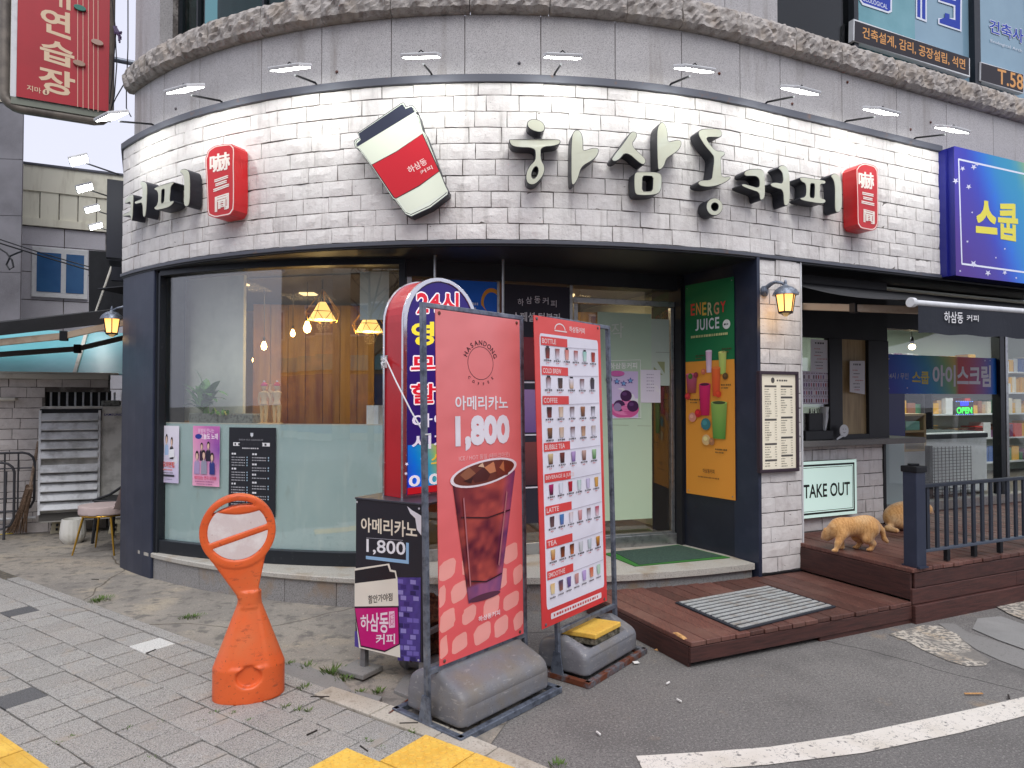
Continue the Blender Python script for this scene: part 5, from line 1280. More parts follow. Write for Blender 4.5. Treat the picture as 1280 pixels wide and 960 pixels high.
# OPEN sign
zo = zoom(1090, 360, 4.8); OP = plane_v(GV - .04)
a, b = OP.hit(*zo(500, 762)), OP.hit(*zo(608, 678)); os_ = empty('open_sign', OP.pt(a[0], a[1]), 'lit OPEN sign in green and blue inside the shop glass', 'sign')
MB().slab(OP, a[0], b[0], a[1], b[1], -.03, 0).build('panel', M_black, os_)
p_ = Print(OP, .0005); w_, h_ = b[0] - a[0], b[1] - a[1]
p_.rect(a[0] + w_ * .28, a[1] + h_ * .68, a[0] + w_ * .72, a[1] + h_ * .95, rgb(20, 40, 240)); p_.text('OPEN', a[0] + w_ * .08, a[1] + h_ * .1, a[0] + w_ * .92, a[1] + h_ * .55, rgb(40, 255, 70), .02)
for k in p_.loop(range(10)):
    for y in (.03, .97): p_.poly(ell(a[0] + w_ * (.05 + .1 * k), a[1] + h_ * y, .007, .007, 6), rgb(120, 150, 240))
attr_mat('neon', .4, glow=2.2); p_.build('lit_letters', os_, MATS['neon'])
# shop interior
def room(name, pts, z, m): return sheet(name, pts, z, m)
room('shop_floor', [W3(.3, -.4, 0), W3(13, -.4, 0), W3(13, -3.3, 0), W3(.3, -3.3, 0)], ZD - .02, mat('shop_floor_tile', rgb(120, 112, 104), .4))
MB_ = lambda: MB()
for u0, u1, v, z0, z1 in ((.3, 13, -3.2, 0, 2.77),): kind(MB().slab(plane_v(v), u0, u1, z0, z1, -.1, 0).build('shop_wall', mat('shop_wall_paint', rgb(188, 200, 184), .6)), 'structure')
kind(MB().slab(Plane(W3(.35, -1.4, 0), N1, D1), -1.8, 0, 0, 2.77, -.05, .0).build('shop_wall', mat('shop_wall_paint')), 'structure')
kind(MB().extrude(GP, [[tuple(W3(.3, -.42, 0)[:2]), tuple(W3(13, -.42, 0)[:2]), tuple(W3(13, -3.3, 0)[:2]), tuple(W3(.3, -3.3, 0)[:2])]], 2.72, 2.74).build('shop_ceiling', mat('shop_ceiling_paint', rgb(206, 214, 204), .7)), 'structure')
random.seed(31)
CN = {(186, 150, 110): 'tan', (206, 60, 50): 'red', (40, 90, 160): 'blue', (230, 220, 200): 'cream', (230, 170, 40): 'yellow', (60, 120, 80): 'green', (150, 90, 60): 'brown', (222, 222, 222): 'white', (120, 70, 110): 'purple'}
def shelf_unit(u0, u1, v, label):
    o = empty('shelving', W3(u0, v, ZD), label, 'shelf')
    for s in (u0, u1): MB().slab(plane_v(v), s - .015, s + .015, ZD, 2.2, -.35, 0).build('upright', M_blackmetal, o)
    for z in (.55, .95, 1.35, 1.7, 2.05):
        MB().slab(plane_v(v), u0, u1, z, z + .025, -.35, 0).build('board', M_white, o)
    for z in (.575, .975, 1.375, 1.725, 2.075):
        u = u0 + .04
        while u < u1 - .12:
            w = random.uniform(.06, .2); h = random.uniform(.12, .27)
            c = random.choice(((186, 150, 110), (206, 60, 50), (40, 90, 160), (230, 220, 200), (230, 170, 40), (60, 120, 80), (150, 90, 60), (222, 222, 222), (120, 70, 110)))
            q = MB().slab(plane_v(v), u, u + w, z, z + h, -.3, -random.uniform(.02, .1)).build('goods_box', mat('goods_%d_%d_%d' % c, rgb(*c), .5)); tag(q, CN[c] + ' goods box on the shelving ' + ('at the back of' if u1 < 6.2 else 'behind the far pane of') + ' the ice cream shop', 'box', 'goods on the shop shelves'); u += w + random.uniform(.005, .03)
shelf_unit(4.3, 6.1, -2.75, 'tall white shelving along the back of the ice cream shop'); shelf_unit(6.3, 9.6, -2.75, 'tall white shelving behind the far shop pane')
fz = empty('chest_freezer', W3(3.6, -1.6, ZD), 'white chest freezer inside the ice cream shop', 'freezer')
MB().slab(plane_v(-1.4), 3.4, 5.4, ZD, 1.18, -.75, 0).build('body', M_white, fz, bevel=.03); MB().slab(plane_v(-1.42), 3.42, 5.38, 1.18, 1.23, -.71, -.02).build('lid', MATS['glass_dark'], fz); MB().slab(plane_v(-1.4), 3.4, 5.4, 1.1, 1.16, 0, .006).build('stripe', M_blackmetal, fz)
zg = zoom(1090, 540, 5.333)
cr = empty('wooden_crate', W3(2.3, -1.2, ZD), 'open pale wooden shelf crate holding a mint box behind the shop glass', 'crate'); CP = plane_v(-1.05)
ca, cbq = CP.hit(*zl(675, 340)), CP.hit(*zl(790, 148)); cw, ch = cbq[0] - ca[0], cbq[1] - ca[1]
for (u0, u1, v0, v1) in ((0, 1, 0, .06), (0, 1, .5, .56), (0, 1, .94, 1), (0, .1, .06, .94), (.9, 1, .06, .94)): MB().slab(CP, ca[0] + cw * u0, ca[0] + cw * u1, ca[1] + ch * v0, ca[1] + ch * v1, -.3, 0).build('board', M_bamboo, cr, bevel=.003)
MB().slab(CP, ca[0], ca[0] + cw, ca[1], ca[1] + ch, -.32, -.3).build('back_board', M_brownpanel, cr)
mtb = MB().slab(CP, ca[0] + cw * .2, ca[0] + cw * .8, ca[1] + ch * .56, ca[1] + ch * .8, -.2, -.02).build('gift_box', mat('mint_box', rgb(140, 206, 190), .5), None, bevel=.006); tag(mtb, 'mint green box in the wooden crate behind the shop glass', 'box')
st = MB().slab(CP, ca[0] - .05, ca[0] + cw + .05, ZD, ca[1], -.34, -.01).build('cabinet', M_white, None, bevel=.01); tag(st, 'white low cabinet carrying the wooden crate', 'cabinet')
# wire mesh panel leaning inside the glass
wm = empty('wire_panel', W3(2.9, -.95, ZD), 'black wire grid panel standing inside the shop glass', 'panel'); WPn = plane_v(-.93)
wa, wb_ = WPn.hit(*zg(395, 500)), WPn.hit(*zg(660, 90))
for k in range(12): u = wa[0] + (wb_[0] - wa[0]) * k / 11; MB().slab(WPn, u - .003, u + .003, ZD + .05, wb_[1], -.006, 0).build('wire', M_blackmetal, wm)
for k in range(17): z = ZD + .06 + (wb_[1] - ZD - .08) * k / 16; MB().slab(WPn, wa[0], wb_[0], z - .003, z + .003, .001, .006).build('wire', M_blackmetal, wm)
MB().slab(WPn, wa[0] - .06, wa[0], ZD, wb_[1] + .02, -.03, .03).build('post', M_blackmetal, wm, bevel=.006)
bo = empty('pendant_lamp', W3(2.7, -1.3, 2.2), 'bare lit bulb hanging inside the ice cream shop', 'lamp'); qb = plane_v(-1.2).hit(*zi(240, 350)); bpnt = plane_v(-1.2).pt(*qb)
MB().lathe([(.005, .03), (.028, .02), (.04, -.005), (.03, -.03), (.01, -.04)], bpnt, 14).build('bulb', mat('lit_round_bulb', (.9, .8, .6), .4, emit=(1, .8, .45, 14)), bo, smooth=True); MB().lathe([(.022, .025), (.026, .06), (.018, .1), (.006, .12)], bpnt, 12).build('socket', M_blackmetal, bo, smooth=True); MB().tube([bpnt + Vector((0, 0, .1)), Vector((bpnt.x, bpnt.y, 2.72))], .004, 6).build('cord', M_blackmetal, bo)
for u, v in ((3.2, -1.7), (5.2, -1.8), (7.4, -1.8)):
    l = bpy.data.lights.new('shop_tube', 'AREA'); l.energy = 22; l.size = 1.2; l.size_y = .12; l.shape = 'RECTANGLE'; l.color = (.95, 1, .95)
    lt = empty('ceiling_light', W3(u, v, 2.7), {3.2: 'strip light on the shop ceiling next to the take-out counter', 5.2: 'middle strip light on the ice cream shop ceiling', 7.4: 'strip light on the shop ceiling beyond the steel post'}[u], 'lamp', 'shop strip lights'); MB().box(W3(u, v, 2.705), (1.2, .14, .03), D1).build('tube', mat('lit_strip', (.9, .9, .9), .4, emit=(.95, 1, .95, 3)), lt)
    lo = bpy.data.objects.new('shop_tube', l); COL.objects.link(lo); lo.parent = lt; lo.location = (0, 0, -.03); lo.rotation_euler = (0, 0, TH)
# ------------------------------------------------------------------ railing
rl = empty('railing', W3(.55, .95, ZD), 'charcoal metal railing with square post along the edge of the timber deck', 'railing')
RV = .95
pu = .56
MB().box(W3(pu, RV, ZD + .355), (.105, .105, .71), D1).build('post', M_navy, rl, bevel=.004)
MB().box(W3(pu, RV, ZD + .71), (.125, .125, .045), D1).build('post_cap', M_blackmetal, rl, bevel=.006); MB().box(W3(pu + .01, RV - .01, ZD + .74), (.07, .04, .016), D1 + N1 * .3).build('buckle', M_blackmetal, rl, bevel=.004)
MB().box(W3(pu, RV, ZD + .006), (.1, .14, .012), D1).build('foot_plate', M_navy, rl)
zt0, zb0 = .965, .49
M_rail = mat('charcoal_rail', rgb(46, 52, 64), .45, .3, var=[(30, rgb(70, 76, 88), .62, .74)])
MB().box(W3(2.7, RV, zt0), (4.2, .04, .025), D1).build('top_rail', M_rail, rl, bevel=.003); MB().box(W3(2.7, RV, zb0), (4.2, .04, .02), D1).build('bottom_rail', mat('lighter_rail', rgb(82, 90, 104), .45, .3), rl, bevel=.003)
for k in range(38): MB().box(W3(pu + .145 + .1085 * k, RV, (zt0 + zb0) / 2), (.032, .016, zt0 - zb0 - .02), D1).build('baluster', M_rail, rl)
for k in (2, 5, 8, 13, 18, 24, 30): MB().box(W3(pu + .145 + .1085 * k, RV, (ZD + zb0) / 2), (.035, .03, zb0 - ZD - .015), D1).build('stub_leg', M_blackmetal, rl)
pp = MB().box(W3(4.7, RV, ZD + .355), (.105, .105, .71), D1).build('post', M_navy, rl, bevel=.004)
# ------------------------------------------------------------------ cats
def fur_mat():
    m = mat('ginger_fur', rgb(218, 168, 106), .85, var=[(60, rgb(204, 150, 88), .42, .62), (5, rgb(232, 198, 150), .5, .7)], bump=[])
    n = m.node_tree.nodes; l = m.node_tree.links; b = n['Principled BSDF']
    src = b.inputs['Base Color'].links[0].from_socket
    tc = n.new('ShaderNodeTexCoord'); wv = n.new('ShaderNodeTexWave'); wv.inputs['Scale'].default_value = 13; wv.inputs['Distortion'].default_value = 7; wv.inputs['Detail'].default_value = 3; wv.inputs['Detail Scale'].default_value = 2.5
    l.new(tc.outputs['Object'], wv.inputs['Vector'])
    mr = n.new('ShaderNodeMapRange'); mr.inputs['From Min'].default_value = .55; mr.inputs['From Max'].default_value = .85; mr.inputs['To Max'].default_value = .3
    l.new(wv.outputs['Fac'], mr.inputs[0])
    mx = n.new('ShaderNodeMix'); mx.data_type = 'RGBA'; mx.inputs[7].default_value = (*rgb(162, 92, 40), 1)
    l.new(mr.outputs[0], mx.inputs[0]); l.new(src, mx.inputs[6])
    b.inputs['Sheen Weight'].default_value = .3
    l.new(mx.outputs[2], b.inputs['Base Color']); return m
M_fur = fur_mat()
def cat_walk(X, Y, Z):                                  # x forward, z up, metres
    d = ellip(X, Y, Z, (-.11, 0, .178), (.1, .066, .082)); d = smin(d, ellip(X, Y, Z, (.0, 0, .182), (.15, .062, .07)), .05)
    d = smin(d, ellip(X, Y, Z, (.12, 0, .168), (.08, .058, .072)), .05)
    d = smin(d, cap(X, Y, Z, (.14, .01, .17), (.185, .045, .13), .05, .042), .04); d = smin(d, ellip(X, Y, Z, (.192, .07, .105), (.044, .044, .044)), .02)
    d = smin(d, cap(X, Y, Z, (.2, .1, .085), (.206, .112, .078), .022, .017), .012)
    for sy in (-.03, .03): d = smin(d, cap(X, Y, Z, (.188 + sy, .06, .142), (.19 + sy * 1.1, .056, .166), .016, .005), .008)
    # front legs: near one reaches forward, far one back
    d = smin(d, cap(X, Y, Z, (.13, -.045, .13), (.17, -.05, .07), .036, .024), .03); d = smin(d, cap(X, Y, Z, (.17, -.05, .07), (.19, -.05, .016), .022, .017), .02); d = smin(d, ellip(X, Y, Z, (.203, -.05, .014), (.026, .018, .014)), .01)
    d = smin(d, cap(X, Y, Z, (.11, .045, .12), (.085, .048, .06), .032, .021), .03); d = smin(d, cap(X, Y, Z, (.085, .048, .06), (.07, .048, .016), .02, .016), .02); d = smin(d, ellip(X, Y, Z, (.085, .048, .014), (.025, .017, .014)), .01)
    # hind legs with hock
    for sy, a, b, c in ((-.05, -.075, -.13, -.095), (.05, -.05, -.095, -.045)):
        d = smin(d, cap(X, Y, Z, (-.12, sy * .8, .16), (a, sy, .095), .06, .038), .03); d = smin(d, cap(X, Y, Z, (a, sy, .095), (b, sy, .06), .034, .022), .02)
        d = smin(d, cap(X, Y, Z, (b, sy, .06), (c - .015, sy, .016), .021, .017), .015); d = smin(d, ellip(X, Y, Z, (c, sy, .014), (.028, .018, .014)), .01)
    d = smin(d, cap(X, Y, Z, (-.19, 0, .19), (-.235, -.01, .15), .026, .021), .025); d = smin(d, cap(X, Y, Z, (-.235, -.01, .15), (-.25, -.015, .085), .021, .019), .012); d = smin(d, cap(X, Y, Z, (-.25, -.015, .085), (-.27, -.02, .065), .019, .016), .01)
    return d
def cat_sit(X, Y, Z):                                   # hunched, facing +x
    d = ellip(X, Y, Z, (-.05, 0, .1), (.125, .1, .1)); d = smin(d, ellip(X, Y, Z, (.03, 0, .13), (.12, .085, .095)), .06)
    d = smin(d, ellip(X, Y, Z, (.1, 0, .11), (.075, .07, .1)), .05); d = smin(d, cap(X, Y, Z, (.13, 0, .15), (.18, .0, .16), .055, .05), .04)
    d = smin(d, ellip(X, Y, Z, (.215, 0, .155), (.06, .055, .05)), .02); d = smin(d, cap(X, Y, Z, (.25, 0, .135), (.275, 0, .13), .028, .02), .015)
    for sy in (-.034, .034): d = smin(d, cap(X, Y, Z, (.205, sy, .19), (.2, sy * 1.15, .222), .018, .005), .008)
    for sy in (-.05, .05):
        d = smin(d, cap(X, Y, Z, (.12, sy, .08), (.125, sy, .02), .028, .02), .025); d = smin(d, ellip(X, Y, Z, (.145, sy, .014), (.03, .02, .015)), .01)
        d = smin(d, ellip(X, Y, Z, (-.02, sy * 1.55, .06), (.08, .035, .06)), .02); d = smin(d, ellip(X, Y, Z, (.06, sy * 1.6, .015), (.045, .022, .015)), .012)
    for a, b in (((-.15, -.02, .03), (-.2, -.05, .024)), ((-.2, -.05, .024), (-.19, -.13, .02))): d = smin(d, cap(X, Y, Z, a, b, .024, .02), .02)
    return d
def cat(fn, p, yaw, s, label, eye):
    vs, fs = sdf_mesh(fn, (-.33, -.2, -.01), (.34, .2, .3), .0065)
    mb = MB(); mb.add(vs, fs); o = mb.build('cat', M_fur, smooth=True, angle=180)
    bm = bmesh.new(); bm.from_mesh(o.data)
    for _ in range(4): bmesh.ops.smooth_vert(bm, verts=bm.verts, factor=.5, use_axis_x=True, use_axis_y=True, use_axis_z=True)
    bm.to_mesh(o.data); bm.free(); o.data.shade_smooth(); o.location = p; o.rotation_euler = (0, 0, yaw); o.scale = (s, s, s); tag(o, label, 'cat')
    ORG[o.name] = Vector((0, 0, 0))
    for e in eye: 
        q = MB().lathe([(.002, -.006), (.007, 0), (.002, .006)], e, 8, axis=(1, 0, 0)).build('eye', mat('amber_eye', rgb(120, 96, 30), .15), o, smooth=True)
    return o
pc = G(1068, 688, ZD); cat(lambda X, Y, Z: cat_walk(X, -Y, Z * .94), Vector((pc.x, pc.y, ZD)), math.pi + .12, 1.0, 'ginger cat walking across the deck below the TAKE OUT sign', [(.178, -.112, .11), (.214, -.108, .11)])
pc = G(1131, 662, ZD); cat(cat_sit, Vector((pc.x, pc.y + .02, ZD)), .25, 1.15, 'ginger tabby cat sitting hunched behind the railing post', [(.262, -.024, .168), (.262, .024, .168)])
# ================================================================== BANNER STANDS
def v2(a, b): return Vector((a, b, 0))
def weight(X, Y, Z, L, Wd, dish):
    """moulded water weight, X along length, Y depth, Z up"""
    hx, hy = L / 2, Wd / 2
    top = .235 if not dish else .2
    slope = np.where(Y < -.02, top - (np.abs(Y) - .02) * .42, top - (np.abs(Y) - .02) * .3)
    q = smax(np.abs(X) - hx + (Z > .1) * (Z - .1) * .18, np.abs(Y) - hy + (Z > .1) * (Z - .1) * .12, .05)
    d = smax(q, Z - slope, .035); d = np.maximum(d, .012 - Z)
    if not dish: d = np.maximum(d, -(np.sqrt(((X) / 1.0) ** 2 + ((Y - .12) / .8) ** 2 + ((Z - .33) / .8) ** 2) - .16))
    else: d = np.maximum(d, -np.maximum(np.maximum(np.abs(X + .01) - .2 - (Z - .12) * .5, np.abs(Y + .03) - .1 - (Z - .12) * .4), .125 - Z))
    d = np.maximum(d, -(np.maximum(np.abs(np.abs(Y) - hy) - .004, np.abs(Z - .1) - .004)))
    return d
def stand(front_l, e, L, dep, wlen, label, lean, dish, rust):
    e = Vector((e[0], e[1], 0)).normalized(); n = Vector((e.y, -e.x, 0))            # n faces the street
    fl = Vector((front_l[0], front_l[1], 0)); mid = fl - n * dep / 2
    o = empty('banner_stand', mid + e * L / 2, label, 'banner stand', 'twin banner stands by the entrance')
    m1 = M_rust if rust else M_galv
    B = lambda x, y, z: fl + e * x - n * y + Vector((0, 0, z))
    for (x0, y0, x1, y1) in ((0, 0, L, 0), (0, dep, L, dep), (0, 0, 0, dep), (L, 0, L, dep)):
        a, b = B(x0, y0, .018), B(x1, y1, .018); MB().box((a + b) / 2, ((b - a).length + .03, .034, .034), b - a).build('base_bar', m1, o, bevel=.004)
    up = (Vector((0, 0, 1)) - e * lean).normalized(); tops = []
    HT = 2.035
    for x in (.004, L - .004):
        a = B(x, dep / 2, .03); b = a + up * HT; MB().box((a + b) / 2, (.026, .026, HT), e, up).build('post', M_galv, o, bevel=.003); tops.append(b)
        pl = Plane(B(x - .016 if x < .1 else x + .016, dep / 2, 0), -n, (-e if x < .1 else e)); MB().extrude(pl, [[(-.05, .005), (.05, .005), (.022, .16), (-.022, .16)]], -.004, .004).build('gusset', M_galv, o)
    MB().box((tops[0] + tops[1]) / 2, ((tops[1] - tops[0]).length + .026, .026, .024), tops[1] - tops[0]).build('top_bar', M_galv, o, bevel=.003)
    lo_ = [B(.004, dep / 2, .03) + up * .24, B(L - .004, dep / 2, .03) + up * .24]; MB().box((lo_[0] + lo_[1]) / 2, (L - .02, .024, .028), lo_[1] - lo_[0]).build('cross_bar', M_galv, o, bevel=.003)
    vs, fs = sdf_mesh(lambda X, Y, Z: weight(X, Y, Z, wlen, dep - .05, dish), (-wlen / 2 - .03, -dep / 2, -.01), (wlen / 2 + .03, dep / 2, .27), .0095)
    c = B(L / 2, dep / 2, .028)
    mb = MB(); mb.add([c + e * p.x - n * (-p.y) * -1 * -1 + Vector((0, 0, p.z)) if False else c + e * p.x + n * (-p.y) + Vector((0, 0, p.z)) for p in vs], fs)
    mb.build('water_weight', M_gplastic, o, smooth=True, angle=50)
    MB().lathe([(.026, 0), (.026, .012), (.02, .015)], c + e * (wlen / 2 - .1) + n * -.07 + Vector((0, 0, .19 if not dish else .165)), 14).build('filler_cap', M_rubber, o, bevel=.002)
    return o, Plane(B(0, dep / 2, 0) + n * .03, e, n), up, n, e
A1 = Vector((-.238, 3.272)); e1 = Vector((.657, .754)); e2 = Vector((.616, .788))
st1, P1, up1, nn1, ee1 = stand(A1, e1, .746, .465, .68, 'banner stand with pink iced americano banner and closed grey water weight', .02, False, False)
st2, P2, up2, nn2, ee2 = stand((.422, 3.90), e2, .665, .40, .62, 'leaning banner stand with red drinks menu banner, rusty foot and yellow block', .045, True, True)
class Lean(Plane):
    def __init__(s, P, up): s.o, s.x, s.n = P.o, P.x, P.n; s.y = up
    def hit(s, px, py):
        d = ray(px, py); t = (s.o - EYE).dot(s.n) / d.dot(s.n); p = EYE + d * t - s.o
        v = p.z / s.y.z; return (p.dot(s.x) - v * s.y.dot(s.x), v)
LP1, LP2 = Lean(P1, up1), Lean(P2, up2)
def banner(o, LP, corners, wave):
    q = [LP.hit(*c) for c in corners]            # bl br tr tl
    u0 = (q[0][0] + q[3][0]) / 2; u1 = (q[1][0] + q[2][0]) / 2; v0 = (q[0][1] + q[1][1]) / 2; v1 = (q[2][1] + q[3][1]) / 2
    return Sub(LP, u0, u1, v0, v1, .0, wave)
S1_ = banner(st1, LP1, ((552, 834), (659, 788), (644, 395), (541, 391)), .0)
PINK = rgb(236, 116, 116); PINK2 = rgb(246, 166, 158)
bn = sheet_of('banner', S1_, MATS['vinyl'], st1, 6, 20, col=PINK)
p_ = Print(S1_, .0012); z6 = zoom(470, 330, 3.2); z7 = zoom(430, 610, 2.908)
p_.gquad([(0, 0), (1, 0), (1, 1), (0, 1)], lambda a, b: mixc(rgb(232, 92, 96), rgb(242, 138, 138), b), 4, 16)
# lower patchwork of paler rounded tiles
random.seed(2)
for r in p_.loop(range(4)):
    for c in p_.loop(range(5)):
        x = -.06 + c * .245 + (.12 if r % 2 else 0) - .05; y = .015 + r * .072; w = .17 + random.uniform(-.02, .03); h = .05 + random.uniform(-.006, .008)
        x0, x1 = max(x, .004), min(x + w, .996); rr_ = rrect(0, 0, 1, 1, .28, 3)
        if x1 - x0 > .04: p_.poly([(x0 + (x1 - x0) * a + random.uniform(-.008, .008), y + h * b + .012 * a) for a, b in rr_], PINK2)
# badge: ring with HASANDONG COFFEE around it
cx, cy, rx, ry = .5, .855, .165, .054
DKR = rgb(70, 26, 30)
w = p_.layer(); p_.mb.extrude(S1_, [ell(cx, cy, rx * .93, ry * .93, 36), list(reversed(ell(cx, cy, rx * .90, ry * .90, 36)))], w, w, sides=False, col=DKR)
def ringtext(txt, a0, a1, k, h, flipped=False):
    n = len(txt)
    for i, ch in p_.loop(enumerate(txt)):
        a = math.radians(a0 + (a1 - a0) * (i + .5) / n); vs, fs, gw, gh = glyphs(ch, .015); w = p_.layer(); asp = ry / rx; pts = []
        for x, y in vs:
            lx, ly = (x - gw / 2) * h, (y - gh / 2) * h; rot = a - math.pi / 2 if not flipped else a + math.pi / 2
            qx, qy = lx * math.cos(rot) - ly * math.sin(rot), lx * math.sin(rot) + ly * math.cos(rot)
            pts.append(S1_.pt(cx + (rx * k * math.cos(a) + qx), cy + (rx * k * math.sin(a) + qy) * asp, w))
        p_.mb.add(pts, fs, DKR)
ringtext('HASANDONG', 165, 15, 1.14, .062); ringtext('COFFEE', 215, 325, 1.16, .036, True)
p_.map = None
WHT = rgb(240, 236, 240)
p_.text('아메리카노', .2, .715, .83, .757, WHT, .02); p_.text('1,800', .2, .6, .84, .695, rgb(238, 232, 240), .03, fat=.004)
p_.text('ICE / HOT 동일 (테이크아웃)', .23, .565, .84, .583, rgb(244, 190, 190), .004)
# the drink
def vn(x, y):
    i, j = math.floor(x), math.floor(y); u, v = x - i, y - j; u, v = u * u * (3 - 2 * u), v * v * (3 - 2 * v); h = lambda a, b: (math.sin(a * 127.1 + b * 311.7) * 43758.5453) % 1
    return (h(i, j) * (1 - u) + h(i + 1, j) * u) * (1 - v) + (h(i, j + 1) * (1 - u) + h(i + 1, j + 1) * u) * v
def cupcol(a, b):
    t = 2.2 * vn(a * 5, b * 11) + 1.2 * vn(a * 11 + 7, b * 23) - 1.7; e = math.sin(math.pi * a) ** .35
    c = mixc(rgb(84, 16, 40), rgb(196, 84, 70), max(0, min(1, .35 + t * .38)))
    if a > .8: c = mixc(c, rgb(150, 90, 160), (a - .8) * 2.4)
    if b < .13: c = mixc(c, rgb(128, 84, 140), .6)
    return tuple(q * (.7 + .5 * e) for q in c)
xb0, xb1, yb, xt0, xt1, yt = .32, .7, .15, .15, .91, .522
p_.gquad([(xb0, yb), (xb1, yb + .012), (xt1, yt), (xt0, yt)], cupcol, 22, 44)
p_.poly(ell((xb0 + xb1) / 2, yb + .006, (xb1 - xb0) / 2, .01, 20), rgb(92, 48, 70))
p_.poly(ell(.53, .527, .4, .038, 32, .035), rgb(240, 228, 234)); p_.poly(ell(.53, .527, .365, .032, 32, .035), rgb(112, 52, 40))
for pts, c in (([(.27, .5), (.36, .521), (.43, .5), (.33, .482)], (150, 92, 66)), ([(.38, .49), (.5, .515), (.6, .5), (.55, .475), (.42, .472)], (82, 32, 30)), ([(.52, .515), (.62, .53), (.66, .5), (.58, .495)], (206, 130, 90)), ([(.63, .52), (.7, .535), (.8, .51), (.78, .485), (.66, .485)], (116, 48, 36)), ([(.3, .482), (.4, .49), (.38, .472)], (60, 24, 24)), ([(.45, .52), (.5, .53), (.52, .515)], (220, 180, 150)), ([(.68, .51), (.73, .53), (.74, .495)], (190, 110, 70))):
    p_.poly([(.53 + (x - .53) * 1.12, y + .027) for x, y in pts], rgb(*c))
p_.line([(.24, .405), (.55, .39), (.83, .402)], .004, rgb(58, 14, 26)); p_.line([(.33, .215), (.52, .2), (.715, .212)], .004, rgb(50, 16, 30))
for x0, y0, x1, y1 in ((.27, .46, .335, .2), (.79, .46, .675, .24)): p_.line([(x0, y0), (x1, y1)], .014, rgb(176, 110, 116))
p_.text('하삼동커피', .42, .088, .68, .104, WHT, .01)
p_.build('print', bn, MATS['vinyl'])
for u, v in ((.04, .99), (.96, .99), (.05, .01), (.95, .01)): MB().lathe([(.009, 0), (.009, .003), (.004, .005)], S1_.pt(u, v, .0015), 10, axis=P1.n).build('eyelet', M_rust, st1)
# menu banner
S2_ = banner(st2, LP2, ((682, 788), (763, 746), (745, 402), (662, 398)), .0)
RED = rgb(226, 72, 70)
bn = sheet_of('banner', S2_, MATS['vinyl'], st2, 5, 18, col=RED); p_ = Print(S2_, .0012)
p_.gquad([(0, 0), (1, 0), (1, 1), (0, 1)], lambda a, b: mixc(rgb(218, 62, 64), rgb(234, 86, 82), b), 3, 10)
p_.poly(rrect(.07, .055, .955, .945, .02, 4), rgb(236, 233, 244))
p_.text('하삼동커피', .5, .962, .74, .982, rgb(244, 226, 224), .012)
w = p_.layer(); p_.mb.extrude(S2_, [ell(.36, .964, .08, .022, 20, 0, 0, math.pi) + [(.29, .964)] + list(reversed(ell(.36, .964, .068, .018, 20, 0, 0, math.pi)))], w, w, sides=False, col=rgb(244, 226, 224)); p_.rect(.28, .958, .46, .962, rgb(244, 226, 224))
p_.poly(rrect(.12, .02, .9, .04, .008, 3), rgb(240, 226, 230)); p_.dashes(.16, .026, .7, .008, 18, rgb(196, 70, 70))
BK, CF, TN = (46, 30, 30), (110, 60, 44), (206, 170, 140); W8 = (226, 222, 236)
secs = [('BOTTLE', .872, [[((60, 30, 30), (150, 50, 40)), ((150, 60, 40), W8), ((214, 120, 110), (226, 170, 160)), ((170, 70, 50), W8), ((150, 200, 190), (196, 220, 214)), ((140, 40, 34), (190, 70, 50))]]),
        ('COLD BREW', .756, [[((120, 50, 40), W8), (BK, (90, 60, 50)), (W8, (196, 160, 120)), ((110, 50, 40), W8), (BK, (80, 70, 90))]]),
        ('COFFEE', .648, [[(BK, (120, 40, 30)), (TN, (226, 206, 190)), ((100, 60, 50), W8), ((170, 110, 70), (90, 60, 50)), (BK, W8)], [((150, 100, 60), BK), (TN, (206, 190, 180)), (CF, W8), ((150, 100, 80), TN), ((190, 170, 160), W8)]]),
        ('BUBBLE TEA', .476, [[((226, 200, 150), (80, 40, 30)), ((120, 50, 40), BK), ((190, 160, 210), (130, 100, 160)), ((206, 170, 160), (100, 60, 50)), ((170, 206, 160), (70, 120, 60))]]),
        ('BEVERAGE & JUICE', .368, [[((190, 40, 110), (60, 20, 40)), ((220, 226, 236), W8), ((190, 30, 50), (160, 20, 40)), ((190, 214, 206), (206, 214, 220)), ((206, 196, 226), (196, 186, 216)), ((220, 170, 90), (206, 150, 70))]]),
        ('LATTE', .262, [[((80, 50, 60), (110, 80, 80)), ((70, 130, 190), (90, 110, 170)), ((226, 206, 206), W8), ((226, 170, 176), (190, 120, 120)), ((120, 80, 70), W8), ((190, 40, 80), (226, 206, 216))]]),
        ('TEA', .163, [[((226, 190, 130), (190, 100, 40)), ((60, 30, 20), (150, 70, 30)), ((70, 30, 24), (206, 110, 50)), ((220, 220, 226), (196, 200, 200)), ((206, 216, 226), (180, 190, 190)), ((226, 160, 60), (110, 40, 30))]]),
        ('SMOOTHIE', .098, [])]
